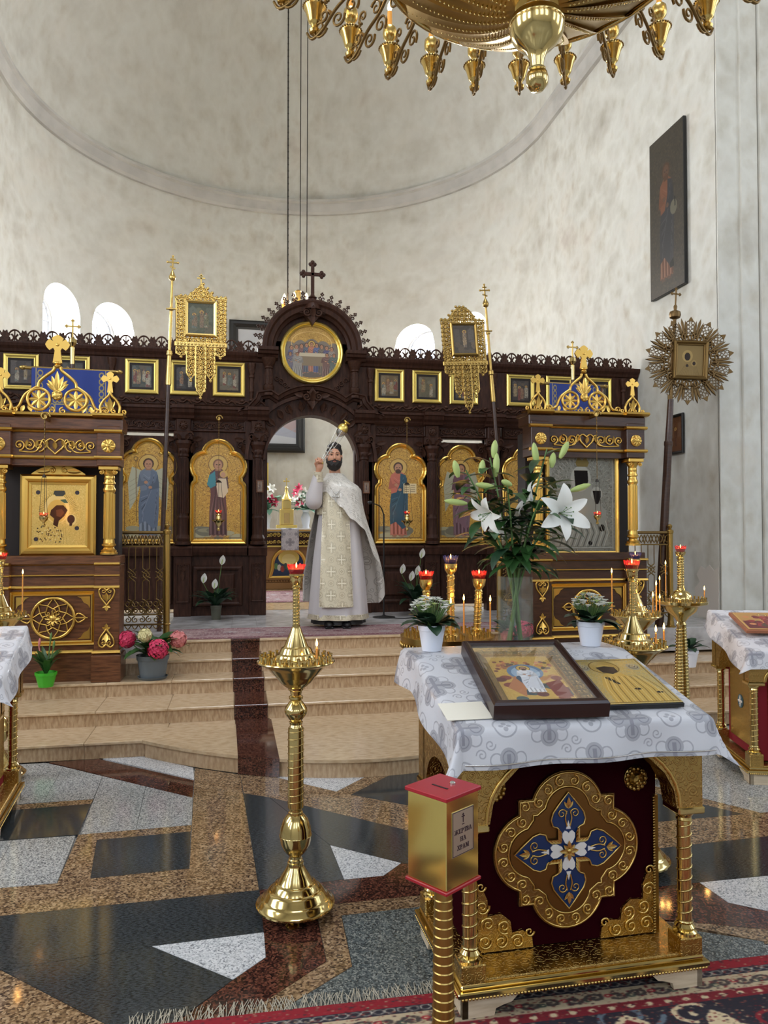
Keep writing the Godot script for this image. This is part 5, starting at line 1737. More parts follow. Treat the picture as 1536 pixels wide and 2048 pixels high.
func build_shrines() -> void:
	var l := make_shrine("gilded reddish-wood shrine with gold-covered icon at left of the steps", Vector3(-1.485, 0.36, -6.53), 0.425, 1.045, 1.78, 1.0, 0.0, "wood_red")
	var r := make_shrine("gilded dark-wood shrine with silver-covered icon behind the lilies at right", Vector3(3.255, 0.36, -6.58), 0.485, 1.1, 1.94, 0.95, 0.0, "wood_shrine_dark")
	# left icon: gilt cover with dark faces in a broad moulded frame
	var p := Paint.new(256, 300, col(222, 186, 104))
	var rg := RandomNumberGenerator.new()
	rg.seed = 3
	p.speck(rg, 2400, [col(232, 200, 122), col(206, 168, 86), col(214, 178, 98)], 2, 5)
	for k in 34:
		var a := PI * 1.05 + PI * 0.95 * k / 33.0 - 0.15
		p.line([0.5 + cos(a) * 0.28, 0.48 + sin(a) * 0.26, 0.5 + cos(a) * 0.37, 0.48 + sin(a) * 0.34], 0.006, col(110, 82, 40))
	p.ell(0.47, 0.4, 0.23, 0.24, col(236, 206, 132))
	p.ell(0.47, 0.44, 0.18, 0.19, col(214, 176, 92))
	p.poly([0.36, 0.42, 0.46, 0.34, 0.58, 0.34, 0.66, 0.42, 0.6, 0.52, 0.5, 0.6, 0.48, 0.7, 0.4, 0.66, 0.42, 0.56, 0.34, 0.5], col(70, 42, 30))
	p.poly([0.45, 0.42, 0.55, 0.4, 0.6, 0.46, 0.53, 0.54, 0.46, 0.52], col(96, 62, 42))
	p.ell(0.73, 0.58, 0.1, 0.095, col(236, 206, 132))
	p.ell(0.73, 0.57, 0.07, 0.07, col(76, 48, 36))
	p.poly([0.7, 0.62, 0.76, 0.62, 0.74, 0.68, 0.7, 0.68], col(76, 48, 36))
	p.poly([0.42, 0.1, 0.6, 0.1, 0.62, 0.15, 0.57, 0.19, 0.45, 0.19, 0.4, 0.15], col(76, 76, 70))
	p.poly([0.52, 0.25, 0.62, 0.24, 0.67, 0.3, 0.6, 0.3], col(84, 104, 84))
	for e in [[0.12, 0.13], [0.84, 0.13], [0.84, 0.72], [0.09, 0.9]]:
		p.ell(e[0], e[1], 0.04, 0.035, col(72, 66, 70))
	for k in 60:
		p.ell(rg.randf_range(0.1, 0.62), rg.randf_range(0.7, 0.95), 0.012, 0.01, [col(70, 60, 50), col(236, 214, 150), col(120, 84, 50)][k % 3])
	for k in 12:
		p.line([0.1 + 0.05 * k, 0.98, 0.3 + 0.03 * k, 0.72], 0.006, col(176, 136, 66))
	var m := painted(p.tex(), 0.34, 0.75)
	m.normal_enabled = true
	m.normal_texture = p.relief(3.0)
	var o := framed("icon", "gold-covered icon with dark faces in a broad gilt frame inside left shrine", Vector3(-1.485, 1.735, -6.75), 0.6, 0.68, 0.085, 0.06, "gold_leaf", m)
	var b := MB.new()
	var hump := PackedVector2Array([Vector2(-0.215, 0.68), Vector2(0.215, 0.68)])
	for q in arc(Vector2(0, 0.42), 0.34, 52, 128, 10):
		hump.append(q)
	b.slab(hump, 0.01, 0.05, 0.008)
	for s: float in [-1.0, 1.0]:
		b.curl(Vector2(s * 0.05, 0.715), 0.025, PI / 2, 1.3 * s, 0.055, 0.008)
		b.leaf(Vector3(s * 0.06, 0.71, 0.05), Vector3(s, -0.05, 0.1), Vector3(0, 0, 1), 0.12, 0.04, 0.1, 0.4, 4)
	part(o, "frame_crest", b, "gold_leaf")
	# right icon: silver cover
	p = Paint.new(280, 400, col(166, 164, 156))
	p.speck(rg, 4200, [col(186, 184, 176), col(140, 138, 130), col(158, 156, 148)], 2, 5)
	for k in 26:
		var a := PI + PI * k / 25.0
		p.line([0.5 + cos(a) * 0.4, 0.42 + sin(a) * 0.33, 0.5 + cos(a) * 0.47, 0.42 + sin(a) * 0.38], 0.012, col(196, 194, 188))
	p.poly([0.1, 0.95, 0.14, 0.62, 0.28, 0.45, 0.34, 0.2, 0.5, 0.14, 0.62, 0.2, 0.66, 0.45, 0.86, 0.6, 0.9, 0.95], col(182, 180, 172))
	p.ell(0.48, 0.28, 0.15, 0.13, col(206, 204, 196))
	p.poly([0.38, 0.2, 0.58, 0.2, 0.59, 0.3, 0.56, 0.38, 0.4, 0.38], col(36, 30, 28))
	p.ell(0.72, 0.43, 0.09, 0.07, col(204, 202, 194))
	p.poly([0.66, 0.4, 0.78, 0.4, 0.78, 0.46, 0.74, 0.53, 0.7, 0.53], col(40, 34, 32))
	p.ell(0.42, 0.69, 0.1, 0.035, col(34, 28, 26))
	p.ell(0.8, 0.77, 0.04, 0.035, col(34, 28, 26))
	p.ell(0.62, 0.92, 0.03, 0.02, col(34, 28, 26))
	for k in 16:
		var x := 0.18 + 0.045 * k
		p.line([x, 0.7 + 0.02 * (k % 3), x + 0.05, 0.82, x - 0.02, 0.95], 0.014, col(216, 214, 206) if k % 2 else col(120, 118, 112))
	p.poly([0.4, 0.12, 0.44, 0.06, 0.5, 0.1, 0.55, 0.06, 0.6, 0.12, 0.58, 0.16, 0.42, 0.16], col(150, 130, 80))
	for e in [0.03, 0.97]:
		p.line([e, 0.02, e, 0.98], 0.02, col(196, 194, 186))
		p.line([0.02, e, 0.98, e], 0.02, col(196, 194, 186))
	m = painted(p.tex(), 0.42, 0.85)
	m.albedo_color = Color(0.74, 0.74, 0.72)
	m.normal_enabled = true
	m.normal_texture = p.relief(4.0)
	framed("icon", "tall silver-covered icon with blackened faces inside right shrine", Vector3(3.255, 1.89, -6.74), 0.76, 1.05, 0.04, 0.035, "gold_leaf", m)

# ---------------------------------------------------------------- processional banners and standards
func eight_cross(h: float, t: float) -> MB:
	# a small three-barred cross, foot at the origin
	var b := MB.new()
	b.box(Vector3(0, h / 2, 0), Vector3(t, h, t * 0.6), t * 0.15)
	b.box(Vector3(0, h * 0.62, 0), Vector3(h * 0.62, t, t * 0.6), t * 0.15)
	b.box(Vector3(0, h * 0.82, 0), Vector3(h * 0.3, t, t * 0.6), t * 0.15)
	b.T = Transform3D(Basis(Vector3(0, 0, 1), -0.4), Vector3(0, h * 0.3, 0))
	b.box(Vector3.ZERO, Vector3(h * 0.36, t, t * 0.6), t * 0.15)
	b.T = Transform3D.IDENTITY
	for c in [Vector2(0, h), Vector2(-h * 0.31, h * 0.62), Vector2(h * 0.31, h * 0.62)]:
		b.ball(Vector3(c.x, c.y, 0), Vector3.ONE * t * 0.8, 6, 5)
	return b

func lattice(b: MB, x0: float, y0: float, x1: float, y1: float, s: float, w: float, inside: Callable) -> void:
	# pierced sheet metal: rows of rings and curls
	var nx := maxi(1, int(round((x1 - x0) / s)))
	var ny := maxi(1, int(round((y1 - y0) / s)))
	for i in nx:
		for j in ny:
			var c := Vector2(x0 + (x1 - x0) * (i + 0.5) / nx, y0 + (y1 - y0) * (j + 0.5) / ny)
			if not inside.call(c):
				continue
			b.curl(c, s * 0.47, TAU * ((i * 7 + j * 3) % 8) / 8.0, 1.5 if (i + j) % 2 else -1.5, 0, w, 0.2, 4)
			b.ball(Vector3(c.x + s * 0.5, c.y + s * 0.5, 0), Vector3(w, w, w) * 1.6, 5, 4)

func sheet_banner(label: String, foot: Vector3, top: Vector3, cross_h: float, hang: Vector3, turn: float, roll: float, w: float, mirror: float, metal: String, pic: Material, round_top: bool) -> void:
	# a pole that leans from foot to top and a pierced metal banner beside it; hang: top of the banner's hem at the pole side
	var t := thing("metal_banner", label, "banner", foot, 0, "pierced metal banners on poles")
	var d := (top - foot)
	var l := d.length()
	var B := Basis(Quaternion(Vector3.UP, d.normalized()))
	var b := MB.new()
	b.T = Transform3D(B, Vector3.ZERO)
	var cut := l * 0.68
	b.lathe([0.024, 0, 0.022, cut], 12)
	part(t, "pole", b, "wood_shrine_dark")
	b = MB.new()
	b.T = Transform3D(B, Vector3.ZERO)
	b.lathe([0.028, cut, 0.03, cut + 0.02, 0.022, cut + 0.3, 0.032, cut + 0.31, 0.03, cut + 0.35, 0.016, cut + 0.36, 0.016, cut + (l - cut) * 0.66, 0.026, cut + (l - cut) * 0.665, 0.026, cut + (l - cut) * 0.68, 0.014, cut + (l - cut) * 0.69, 0.012, l - 0.09, 0.03, l - 0.075, 0.036, l - 0.045, 0.02, l - 0.01, 0.012, l + 0.01], 12)
	part(t, "brass_socket", b, metal)
	var cr := part(t, "pole_cross", eight_cross(cross_h, 0.016), metal)
	cr.transform = Transform3D(B, d)
	# the sheet, in its own axes: x away from the pole, y up
	var hold := part(t, "banner_plate", plate(w, round_top), metal)
	hold.position = hang - foot
	hold.rotation = Vector3(0, turn, roll)
	hold.scale.x = mirror
	b = MB.new()
	b.frame(rect(w * 0.22, 0.14, w * 0.78, 0.47), [-0.012, 0.005, -0.01, 0.02, 0.006, 0.03, 0.02, 0.02, 0.024, 0.0])
	part(hold, "icon_frame", b, metal)
	b = MB.new()
	b.face(rect(w * 0.22, 0.14, w * 0.78, 0.47), 0.012)
	part(hold, "icon_painting", b, pic)
	b = MB.new()
	b.box(Vector3(w / 2, 0.04, 0), Vector3(w + 0.04, 0.05, 0.025), 0.006)
	for k in 14:
		b.ball(Vector3(w * (k + 0.5) / 14, 0.04, 0.015), Vector3(0.014, 0.014, 0.006), 6, 4)
	part(hold, "hem_bar", b, metal)
	b = MB.new()
	b.rod(Vector3(-0.1, w * 0.8, 0), Vector3(0.02, w * 0.8, 0), 0.01, 6)
	part(hold, "bracket", b, metal)
	# five hanging tongues
	for k in 5:
		var len_: float = [0.1, 0.34, 0.52, 0.34, 0.1][k]
		var tw: float = [0.16, 0.14, 0.16, 0.14, 0.16][k] * w / 0.5 * 0.62
		var x: float = [0.1, 0.3, 0.5, 0.7, 0.9][k] * w
		b = MB.new()
		var out := pv([-tw / 2, 0, -tw / 2, -len_ * 0.8, -tw * 0.3, -len_ * 0.9, 0, -len_, tw * 0.3, -len_ * 0.9, tw / 2, -len_ * 0.8, tw / 2, 0])
		var loop := PackedVector3Array()
		for q in out:
			loop.append(Vector3(q.x, q.y, 0))
		b.tube(loop, 0.009, 5, true)
		lattice(b, -tw / 2, -len_ * 0.92, tw / 2, 0, tw / 2, 0.0085, func(c: Vector2) -> bool: return absf(c.x) < tw / 2)
		b.ball(Vector3(0, -len_ - 0.012, 0), Vector3(0.018, 0.018, 0.008), 6, 4)
		var o := orn(hold, "hanging_tongue", b, metal)
		o.position = Vector3(x, 0.02, 0.015 if k == 2 else 0.0)

func plate(w: float, round_top: bool) -> MB:
	# the pierced field of a metal banner: side strips and a gabled or rounded head round the icon
	var b := MB.new()
	var top := 0.47
	var ins := func(c: Vector2) -> bool:
		if c.y > top + 0.05:
			var u := absf(c.x - w / 2)
			return u < (w * 0.36 if round_top else w * 0.3) * (1.0 - (c.y - top - 0.05) / (w * 0.36))
		return not (c.x > w * 0.19 and c.x < w * 0.81 and c.y > 0.11 and c.y < top + 0.01)
	lattice(b, 0, 0.06, w, top + 0.05 + w * 0.3, w / 11.0, 0.0105, ins)
	var e := PackedVector3Array([Vector3(0, 0.06, 0), Vector3(w, 0.06, 0), Vector3(w * 1.0, top, 0), Vector3(w * 1.03, top + 0.05, 0), Vector3(w * 0.8, top + 0.05, 0)])
	if round_top:
		for q in arc(Vector2(w / 2, top + 0.04), w * 0.29, 10, 170, 10):
			e.append(Vector3(q.x, q.y, 0))
	else:
		e.append_array(PackedVector3Array([Vector3(w * 0.66, top + 0.09, 0), Vector3(w * 0.56, top + 0.14, 0), Vector3(w * 0.5, top + 0.18, 0), Vector3(w * 0.44, top + 0.14, 0), Vector3(w * 0.34, top + 0.09, 0)]))
	e.append_array(PackedVector3Array([Vector3(w * 0.2, top + 0.05, 0), Vector3(-w * 0.03, top + 0.05, 0), Vector3(0, top, 0)]))
	b.tube(e, 0.011, 5, true)
	if not round_top:
		b.T = Transform3D(Basis.IDENTITY, Vector3(w / 2, top + 0.18, 0))
		b.box(Vector3(0, 0.06, 0), Vector3(0.014, 0.12, 0.01))
		b.box(Vector3(0, 0.075, 0), Vector3(0.08, 0.014, 0.01))
		b.box(Vector3(0, 0.1, 0), Vector3(0.04, 0.012, 0.01))
		b.T = Transform3D.IDENTITY
	return b

func cloth_banner(label: String, at: Vector3, w: float, h: float, top: float, pole_h: float) -> void:
	# a blue cloth on a crossbar before a pole with a gilt cross
	var t := thing("cloth_banner", label, "banner", at, 0.06, "blue cloth banners behind the shrines")
	var b := MB.new()
	b.lathe([0.02, 0, 0.02, pole_h - 0.22], 10)
	part(t, "pole", b, "wood_shrine_dark")
	b = MB.new()
	b.lathe([0.022, pole_h - 0.22, 0.024, pole_h - 0.06, 0.015, pole_h - 0.05, 0.04, pole_h - 0.015, 0.036, pole_h + 0.02, 0.012, pole_h + 0.04], 12)
	part(t, "ferrule", b, "brass")
	var c := part(t, "pole_cross", cross_mesh(0.17, 0.11, 0.016), "brass_old")
	c.position.y = pole_h + 0.03
	b = MB.new()
	b.rod(Vector3(-w / 2 - 0.06, top, 0.03), Vector3(w / 2 + 0.06, top, 0.03), 0.016, 8)
	for s: float in [-1.0, 1.0]:
		b.ball(Vector3(s * (w / 2 + 0.08), top, 0.03), Vector3(0.035, 0.022, 0.022), 8, 6)
	part(t, "crossbar", b, "brass_old")
	b = MB.new()
	var rows := []
	for j in 13:
		var row := PackedVector3Array()
		for i in 25:
			var x := lerpf(-w / 2, w / 2, i / 24.0)
			var y := top - h * j / 12.0
			row.append(Vector3(x, y, 0.05 + 0.012 * sin(i * 0.9 + 0.4) * (0.2 + j / 12.0)))
		rows.append(row)
	rows.reverse()
	b.grid(rows)
	var p := Paint.new(256, 256, col(30, 52, 124))
	for s in [[0.06, 0.94], [0.3, 0.7]]:
		p.line([s[0], 0.0 if s[0] < 0.1 else 0.34, s[0], 1.0], 0.012, col(168, 148, 92))
		p.line([s[1], 0.0 if s[0] < 0.1 else 0.34, s[1], 1.0], 0.012, col(168, 148, 92))
	p.line([0.3, 0.34, 0.7, 0.34], 0.012, col(168, 148, 92))
	for k in 16:
		p.ring(0.11, 0.06 * k + 0.05, 0.03, 0.025, 0.012, col(150, 132, 80))
		p.ring(0.89, 0.06 * k + 0.05, 0.03, 0.025, 0.012, col(150, 132, 80))
		if k > 5:
			p.ring(0.26, 0.06 * k, 0.03, 0.025, 0.012, col(150, 132, 80))
			p.ring(0.74, 0.06 * k, 0.03, 0.025, 0.012, col(150, 132, 80))
	for k in 8:
		p.ring(0.3 + 0.057 * k, 0.3, 0.028, 0.025, 0.012, col(150, 132, 80))
	p.poly([0.34, 0.4, 0.66, 0.4, 0.66, 0.95, 0.34, 0.95], col(74, 66, 58))
	var m := painted(p.tex(), 0.75)
	m.rim_enabled = true
	m.rim = 0.3
	part(t, "cloth", b, m)

func build_banners() -> void:
	var pic := scene_icon(96, 128, col(70, 72, 52), 120, 3, [col(136, 128, 100), col(98, 92, 60), col(120, 96, 70), col(88, 96, 84)], 0.3)
	var pic2 := scene_icon(96, 128, col(66, 56, 44), 121, 1, [col(150, 126, 92), col(120, 104, 84)], 0.3)
	sheet_banner("tall gold pierced metal banner with gabled head on pole at left", Vector3(-0.77, 0.6, -7.8), Vector3(-0.674, 4.25, -7.9), 0.17, Vector3(-0.63, 3.47, -7.86), 0.0, 0.0, 0.49, 1.0, "gold", pic, false)
	sheet_banner("darker pierced metal banner with rounded head on leaning pole at right", Vector3(3.0, 0.6, -8.0), Vector3(2.715, 4.2, -8.0), 0.17, Vector3(2.72, 3.44, -7.98), 0.1, 0.08, 0.5, -1.0, "brass_old", pic2, true)
	cloth_banner("deep blue embroidered cloth banner on crossbar behind left shrine", Vector3(-1.57, 0.6, -7.6), 0.7, 1.0, 2.54, 2.82)
	cloth_banner("deep blue cloth banner mostly hidden behind right shrine", Vector3(3.645, 0.6, -7.75), 0.62, 1.0, 2.62, 2.9)

func build_sun_standard() -> void:
	var foot := Vector3(4.34, 0.6, -7.2)
	var t := thing("sunburst_standard", "dark brass sunburst standard with square icon on a leaning pole", "standard", foot, 0)
	var d := Vector3(0.22, 3.33, 0.0)
	var B := Basis(Quaternion(Vector3.UP, d.normalized()))
	var b := MB.new()
	b.T = Transform3D(B, Vector3.ZERO)
	b.lathe([0.045, 0, 0.043, 0.9, 0.04, 1.9, 0.045, 1.91, 0.045, 1.95, 0.036, 1.96, 0.03, 2.4], 14)
	part(t, "pole", b, "wood_shrine_dark")
	b = MB.new()
	b.T = Transform3D(B, Vector3.ZERO)
	b.lathe([0.02, 2.4, 0.018, 3.26, 0.055, 3.28, 0.062, 3.31, 0.055, 3.34, 0.015, 3.36, 0.02, 3.4, 0.01, 3.42], 14)
	part(t, "finial", b, "bronze")
	var c := part(t, "finial_cross", cross_mesh(0.17, 0.09, 0.016), "bronze")
	c.transform = Transform3D(B, B * Vector3(0, 3.42, 0))
	# the burst faces the nave
	var hub := MB.new()
	hub.slab(rect(-0.2, -0.2, 0.2, 0.2), -0.02, 0.02, 0.005)
	for k in 32:
		var a := TAU * k / 32
		var w := Vector2(cos(a), sin(a)) * 0.25
		hub.curl(w, 0.05, a, 1.3 if k % 2 else -1.3, 0.02, 0.012)
	var o := part(t, "hub", hub, "bronze")
	o.transform = Transform3D(Basis(Vector3.UP, -0.25) * Basis(Vector3(0, 0, 1), -0.05), Vector3(0.34, 2.8, 0.06))
	var ray := MB.new()
	for q in 3:
		var e := 0.46 - 0.03 * absf(q - 1)
		var off := (q - 1) * 0.022
		var pts := pv([off * 0.7 - 0.011, 0.24, off * 0.7 + 0.011, 0.24, off * 1.5 + 0.013, e - 0.05, off * 1.7, e, off * 1.5 - 0.013, e - 0.05])
		ray.slab(pts, 0.0, 0.02 if q == 1 else 0.012, 0.004)
	var fret := MB.new()
	for j in 4:
		for i in 2:
			var ring := PackedVector3Array()
			for q in arc(Vector2((i - 0.5) * (0.032 + 0.006 * j), 0.28 + 0.042 * j), 0.018, 0, 300, 5):
				ring.append(Vector3(q.x, q.y, 0))
			fret.tube(ring, 0.005, 4, true)
	fret.slab(pv([-0.03, 0.42, 0.03, 0.42, 0.014, 0.45, 0, 0.47, -0.014, 0.45]), 0.0, 0.01)
	var rm := ray.mesh()
	var fm := fret.mesh()
	for k in 28:
		var r := put(o, "ray" if k % 2 else "pierced_ray", rm if k % 2 else fm, "bronze", Vector3.ZERO)
		r.rotation = Vector3(0, 0, TAU * k / 28)
	b = frame_mesh(0.27, 0.32, 0.045, 0.05)
	part(o, "icon_frame", b, "brass_dark").position.z = 0.02
	b = MB.new()
	b.face(rect(-0.135, -0.16, 0.135, 0.16), 0.03)
	var p := Paint.new(128, 150, col(126, 104, 64))
	p.ell(0.4, 0.36, 0.2, 0.2, col(150, 126, 78))
	p.ell(0.4, 0.38, 0.11, 0.13, col(44, 34, 28))
	p.ell(0.66, 0.6, 0.1, 0.1, col(146, 122, 76))
	p.ell(0.66, 0.6, 0.06, 0.06, col(48, 36, 30))
	p.ell(0.4, 0.68, 0.05, 0.05, col(44, 34, 28))
	for k in 12:
		p.line([0.1 + 0.07 * k, 1.0, 0.3 + 0.04 * k, 0.68], 0.01, col(90, 74, 46))
	var m := painted(p.tex(), 0.4, 0.6)
	m.normal_enabled = true
	m.normal_texture = p.relief(3.0)
	part(o, "icon_painting", b, m)

# ---------------------------------------------------------------- lecterns with brocade cloths
func spiral(b: MB, r: float, y0: float, y1: float, turns: float, w: float, r2 := -1.0, seg := 5) -> void:
	# a raised thread winding up a shaft
	var n := int(turns * 12)
	var pts := PackedVector3Array()
	for i in n + 1:
		var t := float(i) / n
		var rr := lerpf(r, r2 if r2 > 0 else r, t)
		pts.append(Vector3(cos(TAU * turns * t) * rr, lerpf(y0, y1, t), -sin(TAU * turns * t) * rr))
	b.tube(pts, w, seg)

func twisted_column(h: float, r: float, turns: float) -> MB:
	var b := MB.new()
	b.lathe([r * 1.6, 0, r * 1.6, h * 0.02, r * 1.2, h * 0.035, r * 1.4, h * 0.06, r * 1.05, h * 0.085, r * 1.15, h * 0.1, r * 0.95, h * 0.115, r * 0.95, h * 0.92, r * 1.1, h * 0.93, r * 1.0, h * 0.95, r * 1.4, h * 0.985, r * 1.4, h], 16)
	spiral(b, r * 0.95, h * 0.12, h * 0.91, turns, r * 0.16)
	return b

func bracket_foot(w: float, h: float) -> MB:
	# two scrolled boards that meet at the corner (at the origin, running to +x and -z)
	var b := MB.new()
	var q := pv([0, h, 0, 0, w * 0.55, 0, w * 0.58, h * 0.3, w * 0.72, h * 0.42, w * 0.86, h * 0.5, w, h * 0.85, w, h])
	q.reverse()
	b.slab(q, -0.02, 0.0)
	b.T = Transform3D(Basis(Vector3.UP, PI / 2), Vector3.ZERO)
	b.slab(q, 0.0, 0.02)
	return b

func arch_board(w: float, y0: float, y1: float, half: float, rise: float) -> PackedVector2Array:
	# a board with an arch cut out of its lower edge
	var p := PackedVector2Array([Vector2(-w / 2, y1), Vector2(-w / 2, y0), Vector2(-half, y0)])
	for i in range(1, 12):
		var a := PI - PI * i / 12.0
		p.append(Vector2(cos(a) * half, y0 + sin(a) * rise))
	p.append_array(PackedVector2Array([Vector2(half, y0), Vector2(w / 2, y0), Vector2(w / 2, y1)]))
	return p

func lectern_body(t: Node3D, w: float, d: float, ycol0: float, ycol1: float, yf: float, yb: float, turns: float, half: float, rise: float, side_half: float) -> void:
	# feet, base, four twisted columns and the arched upper case of a lectern; its middle at the origin
	var fm := bracket_foot(0.2, 0.075).mesh()
	for q in [[-1, 1, 0.0], [1, 1, PI / 2], [1, -1, PI], [-1, -1, -PI / 2]]:
		put(t, "foot", fm, "wood_pale", Vector3(q[0] * (w / 2 - 0.01), 0, q[1] * (d / 2 - 0.01)), q[2])
	var b := MB.new()
	b.box(Vector3(0, 0.083, 0), Vector3(w + 0.02, 0.018, d + 0.02), 0.004)
	b.box(Vector3(0, 0.1, 0), Vector3(w - 0.01, 0.016, d - 0.01), 0.006)
	part(t, "base_moulding", b, "brass")
	b = MB.new()
	for s: float in [-1.0, 1.0]:
		for k in int(w / 0.012):
			b.ball(Vector3(-w / 2 + 0.012 * (k + 0.5), 0.073, s * (d / 2 + 0.008)), Vector3(0.006, 0.005, 0.005), 5, 4)
		for k in int(d / 0.012):
			b.ball(Vector3(s * (w / 2 + 0.008), 0.073, -d / 2 + 0.012 * (k + 0.5)), Vector3(0.005, 0.005, 0.006), 5, 4)
	orn(t, "rope_edge", b, "gold")
	part(t, "base_plate", mbox(Vector3(0, 0.112, 0), Vector3(w - 0.03, 0.012, d - 0.03), 0.004), "gold_chased")
	var pm := mbox(Vector3(0, (ycol0 + 0.106) / 2, 0), Vector3(0.085, ycol0 - 0.106, 0.085), 0.004).mesh()
	var cm := twisted_column(ycol1 - ycol0, 0.026, turns).mesh()
	var im := mbox(Vector3(0, ycol1 + 0.012, 0), Vector3(0.105, 0.024, 0.105), 0.005).mesh()
	for sx: float in [-1.0, 1.0]:
		for sz: float in [-1.0, 1.0]:
			var c := Vector3(sx * (w / 2 - 0.05), 0, sz * (d / 2 - 0.05))
			put(t, "pedestal", pm, "gold_chased_fine", c)
			put(t, "column", cm, "brass", c + Vector3(0, ycol0, 0))
			put(t, "impost", im, "brass", c)
	# arched boards: front, back, two sides (their tops follow the slope)
	for sz: float in [-1.0, 1.0]:
		b = MB.new()
		b.slab(arch_board(w - 0.01, ycol1 + 0.024, yf if sz > 0 else yb, half, rise), sz * (d / 2 - 0.05) - 0.045, sz * (d / 2 - 0.05) + 0.045)
		part(t, "arched_board", b, "gold_chased")
		b = MB.new()
		var e := PackedVector3Array()
		for i in 21:
			var a := PI * i / 20.0
			e.append(Vector3(cos(a) * (half + 0.012), ycol1 + 0.03 + sin(a) * (rise + 0.012), sz * (d / 2 - 0.005)))
		b.tube(e, 0.007, 5)
		part(t, "arch_bead", b, "gold")
	for sx: float in [-1.0, 1.0]:
		b = MB.new()
		b.T = Transform3D(Basis(Vector3.UP, PI / 2), Vector3.ZERO)
		var q := arch_board(d - 0.14, ycol1 + 0.024, (yf + yb) / 2, side_half, side_half * 0.9)
		q[0].y = yf + 0.02
		q[q.size() - 1].y = yb - 0.02
		b.slab(q, sx * (w / 2 - 0.05) - 0.045, sx * (w / 2 - 0.05) + 0.045)
		part(t, "arched_side", b, "gold_chased")

func desk_top(t: Node3D, w: float, d: float, yf: float, yb: float, ledge: float) -> void:
	var b := MB.new()
	b.T = Transform3D(Basis(Vector3.UP, -PI / 2), Vector3(w / 2, 0, 0))
	b.slab(pv([d / 2 + 0.02, yf, d / 2 + 0.02, yf + 0.02, -d / 2, yb + 0.02, -d / 2 - ledge, yb + 0.02, -d / 2 - ledge, yb]), 0, w)
	part(t, "desk_board", b, "wood_red")

func drape(w: float, d: float, yf: float, yb: float, ledge: float, over_f: float, over_s: float, flare: float, tile: float, seed_: float) -> MB:
	# a cloth laid over a sloping desk: it falls over the front and the sides and its corners hang out in points
	var b := MB.new()
	var nx := 56
	var nz := 56
	var rows := []
	var hx := w / 2 + 0.004
	var zf := d / 2 + 0.024
	var zb := -d / 2 - ledge
	for j in nz + 1:
		var row := PackedVector3Array()
		var v := lerpf(zb, zf + over_f, float(j) / nz)
		for i in nx + 1:
			var u := lerpf(-hx - over_s, hx + over_s, float(i) / nx)
			var cx := clampf(u, -hx, hx)
			var cz := minf(v, zf)
			var y := yb + 0.026 if cz < -d / 2 else lerpf(yb, yf, (cz + d / 2) / (d + 0.02)) + 0.026
			var ex := absf(u) - absf(cx)
			var ez := v - cz
			var e := sqrt(ex * ex + ez * ez)
			var o := Vector3(signf(u) * ex, 0, ez)
			var corner := minf(ex / over_s, ez / over_f)
			var wave := 0.012 * sin(u * 17.0 + seed_) * clampf(ez / 0.1, 0, 1) + 0.012 * sin(v * 15.0 + seed_ * 2.0) * clampf(ex / 0.1, 0, 1)
			var k := flare + 0.35 * corner
			var p := Vector3(cx, y, cz)
			if e > 0.0:
				var n := o / e
				p += n * (minf(e, 0.012) + maxf(0.0, e - 0.012) * k + wave)
				p.y -= maxf(0.0, e - 0.008) * sqrt(maxf(0.1, 1.0 - k * k))
			row.append(p)
		rows.append(row)
	rows.reverse()
	b.grid(rows, false, false, false, false, (w + over_s * 2) / tile, (d + ledge + over_f) / tile)
	# a thickness of cloth: the same sheet again, a little lower
	return b

func brocade(ground: Color, figure: Color, gloss: Color, size: int) -> Array:
	# woven crosses and lobed medallions; [colour texture, roughness texture]
	var p := Paint.new(size, size, ground)
	var r := Paint.new(size, size, Color(0.62, 0.62, 0.62))
	var draw := func(q: Paint, c: Color, c2: Color) -> void:
		for e in [[0.0, 0.0], [1.0, 0.0], [0.0, 1.0], [1.0, 1.0], [0.5, 0.5]]:
			for k in 4:
				var a := TAU * k / 4
				q.ell(e[0] + cos(a) * 0.16, e[1] + sin(a) * 0.16, 0.105, 0.105, c)
			for k in 4:
				var a := TAU * (k + 0.5) / 4
				q.ring(e[0] + cos(a) * 0.2, e[1] + sin(a) * 0.2, 0.07, 0.07, 0.014, c)
			q.poly([e[0] - 0.1, e[1] - 0.1, e[0] + 0.1, e[1] - 0.1, e[0] + 0.1, e[1] + 0.1, e[0] - 0.1, e[1] + 0.1], c)
			for k in 4:
				var a := TAU * k / 4
				q.ring(e[0] + cos(a) * 0.16, e[1] + sin(a) * 0.16, 0.07, 0.07, 0.01, c2)
			q.poly([e[0] - 0.022, e[1] - 0.2, e[0] + 0.022, e[1] - 0.2, e[0] + 0.022, e[1] + 0.2, e[0] - 0.022, e[1] + 0.2], c2)
			q.poly([e[0] - 0.2, e[1] - 0.022, e[0] + 0.2, e[1] - 0.022, e[0] + 0.2, e[1] + 0.022, e[0] - 0.2, e[1] + 0.022], c2)
		for e in [[0.5, 0.0], [0.5, 1.0], [0.0, 0.5], [1.0, 0.5]]:
			q.ring(e[0], e[1], 0.13, 0.13, 0.016, c)
			for k in 4:
				var a := TAU * k / 4
				q.ell(e[0] + cos(a) * 0.045, e[1] + sin(a) * 0.045, 0.028, 0.028, c)
			q.curl(e[0] - 0.2, e[1] + 0.2, 0.06, 0.0, 1.3, 0.012, c)
			q.curl(e[0] + 0.2, e[1] - 0.2, 0.06, PI, 1.3, 0.012, c)
	draw.call(p, figure, gloss)
	draw.call(r, Color(0.3, 0.3, 0.3), Color(0.5, 0.5, 0.5))
	p.soften(1.3)
	return [p.tex(), r.tex()]

